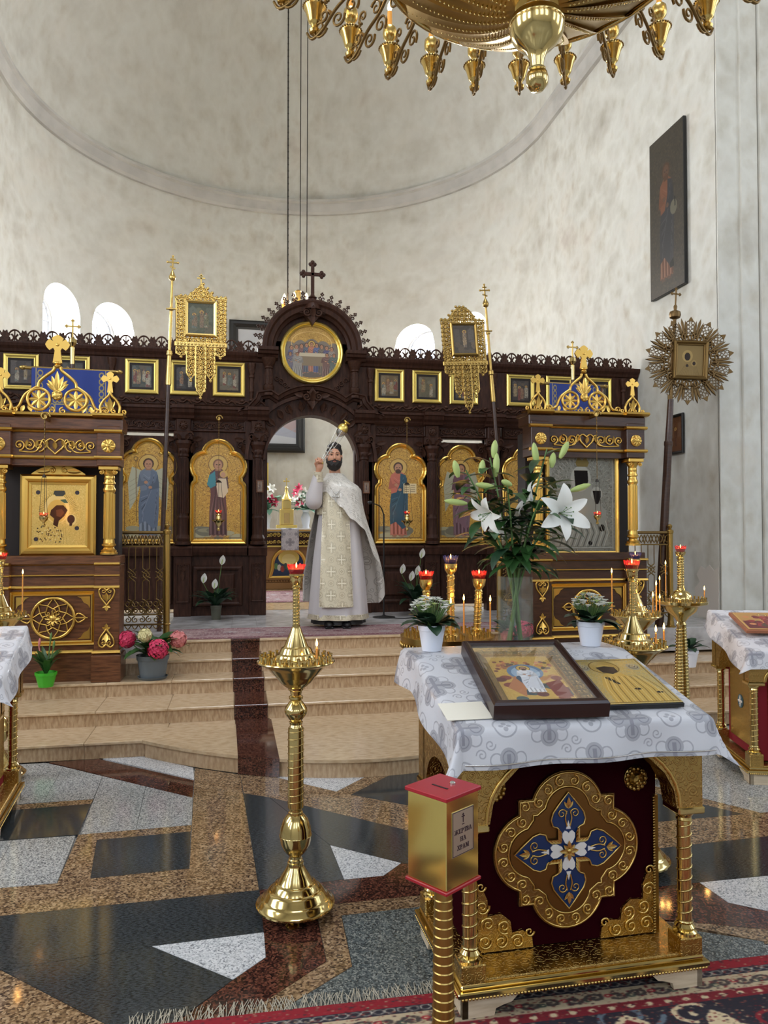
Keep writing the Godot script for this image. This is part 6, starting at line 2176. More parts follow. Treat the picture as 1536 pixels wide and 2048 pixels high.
func cloth_material(called: String, t: Array, metal := 0.0) -> StandardMaterial3D:
	var m := mat(called, Color.WHITE, 1.0, metal)
	m.albedo_texture = t[0]
	m.roughness_texture = t[1]
	m.roughness_texture_channel = BaseMaterial3D.TEXTURE_CHANNEL_RED
	m.rim_enabled = true
	m.rim = 0.25
	return m

func build_lecterns() -> void:
	mat("velvet", col(40, 5, 12), 0.95).metallic_specular = 0.1
	mat("velvet_red", col(132, 12, 30), 0.85)
	mat("enamel_blue", col(20, 50, 96), 0.2)
	mat("enamel_white", col(232, 230, 226), 0.2)
	mat("enamel_teal", col(52, 92, 110), 0.2)
	cloth_material("brocade_white", brocade(col(198, 198, 202), col(162, 162, 168), col(134, 134, 142), 512))

func build_main_lectern() -> void:
	var at := Vector3(1.16, 0.007, -2.665)
	var t := thing("lectern", "wide gilded lectern with dark velvet front and enamelled cross plate", "lectern", at, 0.02)
	var w := 0.9
	var d := 0.55
	lectern_body(t, w, d, 0.17, 0.6, 0.925, 1.07, 9.0, 0.345, 0.25, 0.16)
	desk_top(t, w, d, 0.925, 1.07, 0.2)
	var zf := d / 2 - 0.11
	part(t, "velvet_case", mbox(Vector3(0, 0.52, -0.05), Vector3(0.72, 0.8, zf * 2 + 0.05 - 0.06)), "velvet")
	var z := zf - 0.05 + 0.0
	z = -0.05 + (zf * 2 - 0.01) / 2
	for s: float in [-1.0, 1.0]:
		var b := MB.new()
		b.box(Vector3(s * 0.354, 0.37, z + 0.006), Vector3(0.014, 0.5, 0.02))
		for k in 50:
			b.ball(Vector3(s * 0.345, 0.122 + 0.01 * k, z + 0.014), Vector3(0.006, 0.0045, 0.005), 5, 4)
		orn(t, "beaded_edge", b, "brass_old")
		# corner plates
		b = MB.new()
		var q := pv([s * 0.347, 0.122, s * 0.13, 0.122, s * 0.135, 0.16, s * 0.17, 0.185, s * 0.21, 0.18, s * 0.215, 0.22, s * 0.25, 0.25, s * 0.3, 0.245, s * 0.3, 0.3, s * 0.315, 0.335, s * 0.347, 0.345])
		if s < 0:
			q.reverse()
		b.slab(q, z, z + 0.01)
		var cp := part(t, "corner_plate", b, "gold_chased_fine")
		b = MB.new()
		for k in 6:
			b.curl(Vector2(s * [0.31, 0.25, 0.19, 0.3, 0.24, 0.32][k], [0.16, 0.155, 0.15, 0.22, 0.205, 0.28][k]), 0.026, k * 1.3, 1.5 * s, z + 0.013, 0.005)
		b.curl(Vector2(s * 0.145, 0.178), 0.018, 0, 1.2 * s, z + 0.012, 0.005)
		b.curl(Vector2(s * 0.325, 0.35), 0.018, 0, 1.2 * s, z + 0.012, 0.005)
		orn(cp, "plate_scrolls", b, "gold")
		# lion mask
		b = MB.new()
		b.T = Transform3D(Basis(Vector3.RIGHT, PI / 2), Vector3(s * 0.275, 0.685, z))
		b.lathe([0.045, 0, 0.045, 0.008, 0.036, 0.014, 0.03, 0.008, 0.026, 0.016, 0.018, 0.03, 0, 0.034], 18)
		b.T = Transform3D.IDENTITY
		for k in 14:
			var a := TAU * k / 14
			b.ball(Vector3(s * 0.275 + cos(a) * 0.037, 0.685 + sin(a) * 0.037, z + 0.012), Vector3(0.009, 0.009, 0.008), 6, 4)
		for e: float in [-1.0, 1.0]:
			b.ball(Vector3(s * 0.275 + e * 0.01, 0.694, z + 0.03), Vector3(0.005, 0.004, 0.004), 6, 4)
			b.ball(Vector3(s * 0.275 + e * 0.007, 0.675, z + 0.032), Vector3(0.009, 0.008, 0.007), 6, 4)
			b.ball(Vector3(s * 0.275 + e * 0.02, 0.708, z + 0.02), Vector3(0.008, 0.008, 0.006), 6, 4)
		b.ball(Vector3(s * 0.275, 0.683, z + 0.036), Vector3(0.006, 0.008, 0.005), 6, 4)
		b.ball(Vector3(s * 0.275, 0.662, z + 0.026), Vector3(0.009, 0.006, 0.006), 6, 4)
		part(t, "lion_mask", b, "brass_old")
	build_cross_plate(t, Vector3(0, 0.455, z))
	# the cloth, the icons, the paper
	var c := thing("tablecloth", "white and grey brocade cloth with crosses over the wide lectern", "tablecloth", at, 0.02, "brocade cloths on the lecterns")
	var cl := part(c, "cloth", drape(w, d, 0.925, 1.07, 0.2, 0.135, 0.15, 0.16, 0.3, 1.0), "brocade_white")
	var b := MB.new()
	# woven border along the front hem
	var hem := PackedVector3Array()
	for i in 41:
		var u := lerpf(-w / 2, w / 2, i / 40.0)
		hem.append(Vector3(u, 0.951 - 0.11, d / 2 + 0.024 + 0.034 + 0.012 * sin(u * 17.0 + 1.0)))
	b.tube(hem, 0.0025, 4)
	part(c, "hem_braid", b, "silver")
	var slope := atan(0.145 / 0.57)
	framed_on_desk(at, slope)
	M["paper"] = mat("paper", col(226, 220, 204), 0.8)
	var pp := MB.new()
	pp.box(Vector3(0, 0.001, 0), Vector3(0.16, 0.002, 0.12))
	var pa := thing("paper_sheet", "cream sheet lying on the cloth left of the framed icon", "paper", at + Vector3(-0.4, 0.981, 0.2), 0.02)
	pa.rotation = Vector3(slope, 0.02, 0)
	part(pa, "sheet", pp, "paper")

func framed_on_desk(at: Vector3, slope: float) -> void:
	# glazed icon in a deep dark frame
	var o := thing("glazed_icon", "deep dark-framed glazed icon of a white-robed figure lying on the wide lectern", "icon", at + Vector3(-0.115, 0.992, 0.18), -0.1)
	o.rotation = Vector3(slope, -0.09, 0)
	# in its own axes: y up out of the desk, -z towards the top edge
	var hold := Transform3D(Basis(Vector3.RIGHT, -PI / 2), Vector3(0, 0, -0.16))
	var w := 0.4
	var h := 0.54
	var b := MB.new()
	b.T = hold
	b.frame(rect(-w / 2 + 0.03, -h / 2 + 0.03, w / 2 - 0.03, h / 2 - 0.03), [0.0, 0.01, 0.0, 0.05, 0.004, 0.058, 0.014, 0.062, 0.024, 0.058, 0.03, 0.05, 0.03, 0.0])
	part(o, "frame", b, mat("frame_mahogany", col(44, 24, 20), 0.25))
	b = MB.new()
	b.T = hold
	b.slab(rect(-w / 2 + 0.001, -h / 2 + 0.001, w / 2 - 0.001, h / 2 - 0.001), 0.0, 0.01)
	part(o, "back_board", b, "black")
	b = MB.new()
	b.T = hold
	b.frame(rect(-0.122, -0.185, 0.122, 0.185), [0.0, 0.018, 0.004, 0.022, 0.012, 0.02, 0.014, 0.028, 0.03, 0.034, 0.034, 0.03, 0.05, 0.04])
	part(o, "inner_moulding", b, "gold_chased_fine")
	var p := Paint.new(256, 400, col(196, 158, 72))
	var rg := RandomNumberGenerator.new()
	rg.seed = 77
	p.speck(rg, 4000, [col(206, 170, 84), col(182, 142, 60), col(190, 150, 66)], 2, 4)
	for k in 60:
		p.ell(rg.randf_range(0.04, 0.96), rg.randf_range(0.1, 0.36), 0.035, 0.022, [col(120, 66, 40), col(196, 120, 70), col(90, 70, 54), col(160, 96, 60)][k % 4])
	for k in 26:
		p.ell(rg.randf_range(0.04, 0.96), rg.randf_range(0.42, 0.95), 0.09, 0.05, [col(54, 66, 74), col(130, 60, 44), col(40, 48, 56), col(184, 130, 84), col(96, 40, 34), col(70, 84, 80)][k % 6])
	p.ell(0.5, 0.36, 0.28, 0.18, col(96, 122, 150))
	p.ell(0.5, 0.38, 0.22, 0.15, col(150, 172, 192))
	p.poly([0.1, 0.7, 0.3, 0.45, 0.4, 0.6, 0.3, 0.9], col(176, 112, 66))
	p.poly([0.7, 0.62, 0.95, 0.55, 0.98, 0.92, 0.74, 0.9], col(122, 44, 36))
	p.poly([0.3, 0.5, 0.42, 0.34, 0.5, 0.6, 0.4, 0.7], col(48, 70, 92))
	saint(p, 0.5, 0.24, 0.82, 0.14, {"robe": col(222, 222, 224), "cloak": col(206, 208, 214), "beard": true, "halo_color": col(206, 172, 90)})
	p.soften(1.3)
	b = MB.new()
	b.T = hold
	b.face(rect(-0.122, -0.185, 0.122, 0.185), 0.019)
	part(o, "painting", b, painted(p.tex(), 0.45))
	var gm := mat("glass_pane", Color(1, 1, 1, 0.05), 0.01)
	gm.transparency = BaseMaterial3D.TRANSPARENCY_ALPHA
	b = MB.new()
	b.T = hold
	b.face(rect(-w / 2 + 0.028, -h / 2 + 0.028, w / 2 - 0.028, h / 2 - 0.028), 0.05)
	part(o, "glass", b, gm)
	# gilt-covered icon beside it
	o = thing("gilt_icon", "flat gold-covered icon of a robed figure beside the dark-framed one", "icon", at + Vector3(0.25, 0.983, 0.19), 0)
	o.rotation = Vector3(slope, -0.05, 0)
	b = MB.new()
	b.T = hold
	b.slab(rect(-0.145, -0.19 - 0.02, 0.145, 0.19 - 0.02), 0.0, 0.016, 0.003)
	part(o, "board", b, "black")
	p = Paint.new(256, 340, col(214, 190, 120))
	p.speck(rg, 3000, [col(224, 202, 136), col(202, 176, 104), col(192, 184, 150)], 2, 4)
	p.ell(0.42, 0.2, 0.2, 0.15, col(226, 196, 112))
	p.ring(0.42, 0.2, 0.2, 0.15, 0.016, col(150, 116, 52))
	for k in 10:
		p.ring(0.42, 0.2, 0.1 + 0.01 * k, 0.07 + 0.008 * k, 0.006, col(186, 150, 76))
	p.poly([0.14, 0.98, 0.18, 0.6, 0.26, 0.42, 0.36, 0.34, 0.56, 0.34, 0.7, 0.46, 0.84, 0.6, 0.92, 0.98], col(222, 188, 100))
	p.poly([0.3, 0.2, 0.44, 0.17, 0.56, 0.2, 0.56, 0.3, 0.46, 0.36, 0.34, 0.32], col(62, 46, 38))
	p.poly([0.28, 0.42, 0.36, 0.44, 0.44, 0.6, 0.38, 0.58], col(30, 26, 24))
	p.ell(0.6, 0.7, 0.05, 0.02, col(40, 32, 28))
	p.ell(0.84, 0.78, 0.05, 0.02, col(40, 32, 28))
	for k in 14:
		p.line([0.3 + 0.04 * k, 0.42, 0.2 + 0.055 * k, 0.7, 0.18 + 0.055 * k, 0.97], 0.012, col(166, 128, 58) if k % 2 else col(242, 216, 140))
	for e in [[0.12, 0.2], [0.84, 0.2]]:
		p.ell(e[0], e[1], 0.09, 0.08, col(186, 176, 150))
		p.curl(e[0], e[1], 0.07, 0, 1.4, 0.014, col(120, 104, 84))
		p.curl(e[0], e[1] - 0.05, 0.05, 2.0, -1.4, 0.014, col(226, 204, 150))
	for e in [0.03, 0.97]:
		p.line([e, 0.02, e, 0.98], 0.016, col(150, 118, 56))
		p.line([0.02, e, 0.98, e], 0.016, col(150, 118, 56))
	var m := painted(p.tex(), 0.3, 0.8)
	m.normal_enabled = true
	m.normal_texture = p.relief(3.5)
	b = MB.new()
	b.T = hold
	b.face(rect(-0.142, -0.207, 0.142, 0.167), 0.0175)
	part(o, "gilt_cover", b, m)

func build_cross_plate(t: Node3D, at: Vector3) -> void:
	# four lobes and a square with enamelled petals
	var shape := rect(-0.185, -0.185, 0.185, 0.185)
	for k in 4:
		var a := TAU * k / 4
		var circ := arc(Vector2(cos(a), sin(a)) * 0.137, 0.142, 0, 350, 35)
		shape = Geometry2D.merge_polygons(shape, circ)[0]
	var b := MB.new()
	b.slab(shape, 0.0, 0.016, 0.004)
	var o := part(t, "cross_plate", b, "brass_chased")
	o.position = at
	b = MB.new()
	for e in [-0.006, -0.055]:
		var q := Geometry2D.offset_polygon(shape, e)[0]
		var l := PackedVector3Array()
		for p in q:
			l.append(Vector3(p.x, p.y, 0.018))
		b.tube(l, 0.004, 5, true)
	part(o, "rim_beads", b, "gold")
	b = MB.new()
	var inner: PackedVector2Array = Geometry2D.offset_polygon(shape, -0.06)[0]
	b.slab(inner, 0.0, 0.02, 0.002)
	part(o, "inner_field", b, mat("copper_field", col(132, 96, 52), 0.4, 1.0))
	# scrolls chased round the border
	b = MB.new()
	for k in 28:
		var a := TAU * (k + 0.5) / 28
		var r := 0.0
		for s in 60:
			var q := Vector2(cos(a), sin(a)) * (0.1 + s * 0.004)
			if Geometry2D.is_point_in_polygon(q, shape):
				r = 0.1 + s * 0.004
		b.curl(Vector2(cos(a), sin(a)) * (r - 0.032), 0.02, a, 1.4 if k % 2 else -1.4, 0.018, 0.0045)
	orn(o, "border_scrolls", b, "gold")
	var petal := PackedVector2Array([Vector2(-0.036, 0.0), Vector2(0.036, 0.0), Vector2(0.036, 0.075), Vector2(0.044, 0.082), Vector2(0.06, 0.088), Vector2(0.066, 0.11), Vector2(0.058, 0.135), Vector2(0.03, 0.17), Vector2(0, 0.205), Vector2(-0.03, 0.17), Vector2(-0.058, 0.135), Vector2(-0.066, 0.11), Vector2(-0.06, 0.088), Vector2(-0.044, 0.082), Vector2(-0.036, 0.075)])
	for k in 4:
		var B := Basis(Vector3(0, 0, 1), TAU * k / 4)
		b = MB.new()
		b.T = Transform3D(B, Vector3.ZERO)
		b.slab(petal, 0.016, 0.0235 + 0.0002 * k)
		var en := part(o, "blue_enamel", b, "enamel_blue")
		b = MB.new()
		b.T = Transform3D(B, Vector3.ZERO)
		var l := PackedVector3Array()
		for p in petal.slice(2):
			l.append(Vector3(p.x, p.y, 0.025))
		b.tube(l, 0.0035, 5)
		for s: float in [-1.0, 1.0]:
			b.bend([Vector3(s * 0.006, 0.085, 0.026), Vector3(s * 0.012, 0.115, 0.026), Vector3(s * 0.006, 0.14, 0.026)], 0.003, 5, 4)
			b.curl(Vector2(s * 0.025, 0.13), 0.018, PI if s > 0 else 0.0, -1.3 * s, 0.026, 0.003)
			b.leaf(Vector3(0, 0.148, 0.026), Vector3(s * 0.7, 1, 0.1), Vector3(0, 0, 1), 0.03, 0.012, 0.2, 0.3, 3)
			for q in 3:
				b.leaf(Vector3(s * 0.028, 0.028 + 0.012 * q, 0.026), Vector3(s * 0.5, 1, 0.2), Vector3(0, 0, 1), 0.03, 0.013, 0.2, 0.3, 3)
		b.leaf(Vector3(0, 0.15, 0.026), Vector3(0, 1, 0.1), Vector3(0, 0, 1), 0.038, 0.016, 0.1, 0.3, 3)
		b.leaf(Vector3(0, 0.0, 0.03), Vector3(0, 1, 0.05), Vector3(0, 0, 1), 0.036, 0.016, 0.1, 0.3, 3)
		b.leaf(Vector3(0, 0.0, 0.03), Vector3(0.8, 0.8, 0.05), Vector3(0, 0, 1), 0.03, 0.014, 0.1, 0.3, 3)
		orn(en, "gilt_tracery", b, "gold")
		b = MB.new()
		b.T = Transform3D(B, Vector3.ZERO)
		var heart := pv([0, 0.018, 0.014, 0.026, 0.024, 0.045, 0.024, 0.06, 0.014, 0.07, 0.005, 0.066, 0, 0.06, -0.005, 0.066, -0.014, 0.07, -0.024, 0.06, -0.024, 0.045, -0.014, 0.026])
		b.slab(heart, 0.02, 0.027)
		b.slab(pv([-0.009, 0.075, 0.009, 0.075, 0.0, 0.105]), 0.02, 0.0255)
		part(en, "white_enamel", b, "enamel_white")
	b = MB.new()
	b.ball(Vector3(0, 0, 0.03), Vector3(0.01, 0.01, 0.008), 10, 6)
	part(o, "boss", b, "gold")

func build_side_lecterns() -> void:
	var t := thing("velvet_lectern", "red velvet and gold lectern at the right edge of the photo", "lectern", Vector3(3.586, 0, -4.48), -0.29, "red velvet side lecterns")
	var w := 0.66
	var d := 0.7
	lectern_body(t, w, d, 0.19, 0.62, 0.82, 1.0, 10.0, 0.22, 0.12, 0.2)
	desk_top(t, w, d, 0.82, 1.0, 0.02)
	part(t, "velvet_case", mbox(Vector3(0, 0.5, 0), Vector3(w - 0.18, 0.74, d - 0.18)), "velvet_red")
	for k in 4:
		var B := Basis(Vector3.UP, PI / 2 * k)
		var hz := (d if k % 2 == 0 else w) / 2 - 0.09
		var hw := (w if k % 2 == 0 else d) / 2 - 0.15
		var b := MB.new()
		b.T = Transform3D(B, Vector3.ZERO)
		var pl := arch_board(hw * 2, 0.2, 0.2, 0.01, 0.0)
		var q := PackedVector2Array([Vector2(-hw, 0.19), Vector2(hw, 0.19), Vector2(hw, 0.66)])
		for a in arc(Vector2(0, 0.66), hw, 15, 165, 8):
			q.append(a)
		q.append(Vector2(-hw, 0.66))
		b.slab(q, hz, hz + 0.012, 0.003)
		var p := part(t, "gilt_plate", b, "gold_chased_fine")
		b = MB.new()
		b.T = Transform3D(B * Basis(Vector3.RIGHT, PI / 2), B * Vector3(0, 0.45, hz + 0.012))
		b.lathe([0.045, 0, 0.045, 0.004, 0.0, 0.005], 20)
		var me := part(p, "enamel_medallion", b, "enamel_teal")
		b = MB.new()
		b.T = Transform3D(B, B * Vector3(0, 0.45, hz + 0.017))
		for e in 4:
			var a := TAU * e / 4
			b.ball(Vector3(cos(a) * 0.018, sin(a) * 0.018, 0), Vector3(0.011, 0.011, 0.003), 8, 6)
			b.ball(Vector3(cos(a) * 0.032, sin(a) * 0.032, 0), Vector3(0.006, 0.006, 0.003), 6, 4)
		b.ball(Vector3.ZERO, Vector3(0.009, 0.009, 0.005), 8, 6)
		part(me, "white_cross", b, "enamel_white")
	twin(t, "red velvet and gold lectern cut by the left edge of the photo", Vector3(-1.56, 0, -4.5), 0.09)
	var c := thing("tablecloth", "white brocade cloth over the lectern at the right edge", "tablecloth", Vector3(3.586, 0, -4.48), -0.29, "brocade cloths on the lecterns")
	part(c, "cloth", drape(w, d, 0.82, 1.0, 0.02, 0.12, 0.14, 0.3, 0.3, 2.0), "brocade_white")
	c = twin(c, "white brocade cloth over the lectern at the left edge", Vector3(-1.56, 0, -4.5), 0.09)
	var slope := atan(0.18 / 0.72)
	var o := thing("icon_board", "red painted icon board lying on the lectern at the right edge", "icon", Vector3(3.52, 0.97, -4.5), -0.29)
	o.rotation = Vector3(slope, -0.29, 0)
	var b := MB.new()
	b.T = Transform3D(Basis(Vector3.RIGHT, -PI / 2), Vector3.ZERO)
	b.slab(rect(-0.2, -0.17, 0.2, 0.17), 0.0, 0.022, 0.004)
	part(o, "board", b, mat("board_edge", col(150, 92, 62), 0.4))
	var p := Paint.new(256, 220, col(176, 130, 66))
	var rg := RandomNumberGenerator.new()
	rg.seed = 31
	p.poly([0.05, 0.5, 0.95, 0.5, 0.95, 0.95, 0.05, 0.95], col(96, 18, 24))
	for k in 40:
		p.ell(rg.randf_range(0.1, 0.9), rg.randf_range(0.2, 0.8), 0.06, 0.06, [col(140, 30, 34), col(190, 120, 70), col(110, 20, 28), col(70, 60, 40)][k % 4])
	saint(p, 0.5, 0.1, 0.9, 0.1, {"robe": col(150, 40, 40), "cloak": col(120, 24, 30)})
	p.line([0.02, 0.02, 0.98, 0.02, 0.98, 0.98, 0.02, 0.98, 0.02, 0.02], 0.03, col(190, 146, 78))
	b = MB.new()
	b.T = Transform3D(Basis(Vector3.RIGHT, -PI / 2), Vector3.ZERO)
	b.face(rect(-0.185, -0.155, 0.185, 0.155), 0.0235)
	part(o, "painting", b, painted(p.tex(), 0.35))

# ---------------------------------------------------------------- candle stands, candles, donation box, railings
func flame_mesh() -> MB:
	var b := MB.new()
	b.lathe([0.0, 0.0, 0.0035, 0.004, 0.005, 0.01, 0.0042, 0.018, 0.002, 0.027, 0.0, 0.034], 8)
	return b

func add_flame(parent: Node3D, at: Vector3, k := 1.0) -> void:
	var f := part(parent, "flame", flame_mesh(), "flame")
	f.position = at
	f.scale = Vector3.ONE * k
	var l := OmniLight3D.new()
	l.name = "candle_light"
	l.light_color = Color(1.0, 0.72, 0.38)
	l.light_energy = 0.012
	l.light_size = 0.005
	l.omni_range = 12.0
	l.omni_attenuation = 2.0
	l.shadow_enabled = true
	parent.add_child(l, true)
	l.position = at + Vector3(0, 0.014 * k, 0)

func lamp_glass(t: Node3D, at: Vector3, color: String, k: float) -> void:
	# a fluted glass oil cup with a small flame
	var b := MB.new()
	var rows := []
	for q in [[0.6, 0.0], [0.78, 0.012], [0.92, 0.025], [1.05, 0.04], [1.12, 0.05]]:
		var row := PackedVector3Array()
		for i in 48:
			var a := TAU * i / 48
			var r: float = 0.034 * q[0] * (1.0 + 0.05 * cos(a * 12))
			row.append(Vector3(cos(a) * r, q[1] + (0.004 * cos(a * 12) if q[1] > 0.045 else 0.0), -sin(a) * r) * k)
		rows.append(row)
	b.grid(rows, true)
	b.lathe([0.0, 0.001 * k, 0.0204 * k, 0.001 * k], 20)
	var o := part(t, "lamp_glass", b, color)
	o.position = at
	b = MB.new()
	b.lathe([0.0, 0.03 * k, 0.032 * k, 0.03 * k], 20)
	part(o, "oil", b, "lamp_oil")
	add_flame(o, Vector3(0, 0.036 * k, 0), 0.7 * k)

func candle(at: Vector3, h: float, label: String, lit := true) -> void:
	var t := thing("candle", label, "candle", at, 0, "lit wax candles on the stands")
	var b := MB.new()
	b.lathe([0.0045, 0, 0.0042, h - 0.003, 0.001, h], 10)
	part(t, "wax", b, "wax")
	b = MB.new()
	b.rod(Vector3(0, h - 0.002, 0), Vector3(0.001, h + 0.006, 0), 0.0008, 5)
	part(t, "wick", b, "black")
	if lit:
		add_flame(t, Vector3(0, h + 0.003, 0), 1.0)

func stand_mesh_base() -> MB:
	# turned foot, ball, and twisted shaft
	var b := MB.new()
	b.lathe([0.0, 0.036, 0.15, 0.036, 0.164, 0.04, 0.165, 0.047, 0.155, 0.052, 0.145, 0.066, 0.138, 0.072, 0.13, 0.076, 0.118, 0.096, 0.108, 0.104, 0.1, 0.106, 0.088, 0.126, 0.08, 0.13, 0.072, 0.134, 0.06, 0.158, 0.046, 0.178, 0.036, 0.196, 0.034, 0.2, 0.034, 0.212, 0.03, 0.215, 0.03, 0.224, 0.026, 0.228, 0.026, 0.238, 0.03, 0.242, 0.048, 0.262, 0.062, 0.29, 0.068, 0.322, 0.069, 0.325, 0.067, 0.328, 0.064, 0.355, 0.052, 0.388, 0.036, 0.408, 0.03, 0.412, 0.03, 0.42, 0.026, 0.424, 0.026, 0.432], 32, Vector3.ZERO, 0.8)
	return b

func make_stand(label: String, at: Vector3, glass_: String) -> Node3D:
	var t := thing("candle_stand", label, "candle stand", at, 0, "tall brass floor candle stands")
	var fm := lathed([0.0, 0, 0.024, 0.0, 0.028, 0.006, 0.02, 0.014, 0.012, 0.018, 0.016, 0.026, 0.012, 0.036], 14).mesh()
	for k in 3:
		var a := TAU * k / 3 + 1.75
		put(t, "foot", fm, "brass", Vector3(cos(a) * 0.11, 0, sin(a) * 0.11))
	part(t, "base", stand_mesh_base(), "brass")
	var b := MB.new()
	b.lathe([0.026, 0.432, 0.033, 0.44, 0.033, 0.77, 0.026, 0.778, 0.022, 0.79], 24)
	spiral(b, 0.033, 0.444, 0.766, 11, 0.0028)
	part(t, "shaft", b, "brass")
	b = MB.new()
	b.lathe([0.026, 0.786, 0.03, 0.796, 0.022, 0.8, 0.03, 0.808, 0.046, 0.83, 0.049, 0.842, 0.046, 0.856, 0.03, 0.878, 0.022, 0.886, 0.03, 0.894, 0.03, 0.902, 0.022, 0.908, 0.026, 0.925, 0.032, 0.93, 0.034, 0.94], 28, Vector3.ZERO, 0.8)
	part(t, "knop", b, "brass")
	b = MB.new()
	b.lathe([0.03, 0.935, 0.05, 0.948, 0.062, 0.96, 0.066, 0.962, 0.08, 0.98, 0.09, 0.992, 0.094, 0.994, 0.115, 1.018, 0.135, 1.034, 0.14, 1.036, 0.162, 1.046, 0.165, 1.05, 0.163, 1.054, 0.155, 1.05, 0.09, 1.05, 0.0, 1.052], 40, Vector3.ZERO, 0.8)
	part(t, "dish", b, "brass")
	b = MB.new()
	b.lathe([0.105, 1.05, 0.104, 1.06, 0.098, 1.064, 0.09, 1.066, 0.085, 1.08, 0.08, 1.083, 0.072, 1.086, 0.062, 1.108, 0.054, 1.112, 0.05, 1.115, 0.036, 1.15, 0.026, 1.172, 0.02, 1.19, 0.017, 1.194, 0.017, 1.2], 32, Vector3.ZERO, 0.8)
	part(t, "bell", b, "brass")
	b = MB.new()
	b.lathe([0.014, 1.198, 0.014, 1.362], 16)
	spiral(b, 0.014, 1.2, 1.36, 12, 0.0026)
	part(t, "stem", b, "brass")
	b = MB.new()
	b.lathe([0.014, 1.355, 0.02, 1.362, 0.014, 1.37, 0.022, 1.38, 0.026, 1.395, 0.027, 1.405, 0.032, 1.41, 0.032, 1.418, 0.024, 1.414], 20)
	part(t, "cup_holder", b, "brass")
	lamp_glass(t, Vector3(0, 1.408, 0), glass_, 1.0)
	var sm := lathed([0.0062, 0, 0.0062, 0.024, 0.0075, 0.026, 0.0075, 0.03, 0.005, 0.03], 8).mesh()
	for k in 24:
		var a := TAU * k / 24
		put(t, "socket", sm, "brass", Vector3(cos(a) * 0.148, 1.05, sin(a) * 0.148))
	for k in 14:
		var a := TAU * (k + 0.5) / 14
		put(t, "socket", sm, "brass", Vector3(cos(a) * 0.12, 1.05, sin(a) * 0.12))
	return t

func build_stands() -> void:
	var gr := mat("ruby_glass", Color(0.62, 0.02, 0.04, 0.55), 0.03)
	gr.transparency = BaseMaterial3D.TRANSPARENCY_ALPHA
	gr.backlight_enabled = true
	gr.backlight = Color(0.5, 0.02, 0.03)
	gr.cull_mode = BaseMaterial3D.CULL_DISABLED
	gr.roughness = 0.3
	var gb := mat("blue_glass", Color(0.03, 0.06, 0.34, 0.6), 0.3)
	gb.transparency = BaseMaterial3D.TRANSPARENCY_ALPHA
	gb.cull_mode = BaseMaterial3D.CULL_DISABLED
	mat("lamp_oil", col(120, 70, 30), 0.1)
	var wx := mat("wax", col(214, 150, 70), 0.5)
	wx.backlight_enabled = true
	wx.backlight = Color(0.5, 0.3, 0.1)
	glow("flame", Color(1.0, 0.78, 0.42), 9.0)
	var a := make_stand("tall brass candle stand with red cup standing alone before the steps", Vector3(0.243, 0, -3.198), "ruby_glass")
	make_stand("brass candle stand with red cup behind the right flower pot", Vector3(1.86, 0, -3.32), "ruby_glass")
	make_stand("brass candle stand with blue cup before the right shrine", Vector3(2.546, 0, -4.5), "blue_glass")
	make_stand("brass candle stand at the left edge behind the white cloth", Vector3(-1.5, 0, -5.22), "ruby_glass")
	candle(Vector3(0.243 + 0.148 * cos(-PI / 12 * 20), 1.08, -3.198 + 0.148 * sin(PI / 12 * 4)), 0.045, "short candle stub burning on the lone stand before the steps")
	var spots := [[1.86, -3.32, 5, 0.05, "stub burning on near right rim of the stand behind the pot"], [1.86, -3.32, 1, 0.045, "stub burning at right of the stand behind the pot"],
		[2.546, -4.5, 14, 0.24, "tall thin candle on left rim of the stand before right shrine"], [2.546, -4.5, 20, 0.09, "short candle at the back of the stand before right shrine"], [2.546, -4.5, 5, 0.1, "short candle at the front of the stand before right shrine"], [2.546, -4.5, 0, 0.16, "tall candle on right rim of the stand before right shrine"], [2.546, -4.5, 2, 0.08, "stub on right front rim of the stand before right shrine"],
		[-1.5, -5.22, 1, 0.24, "tall thin candle burning above the left cloth"], [-1.5, -5.22, 6, 0.09, "short candle burning at the left photo edge"]]
	for s in spots:
		var g: float = TAU * s[2] / 24
		candle(Vector3(s[0] + cos(g) * 0.148, 1.08, s[1] + sin(g) * 0.148), s[3], s[4])

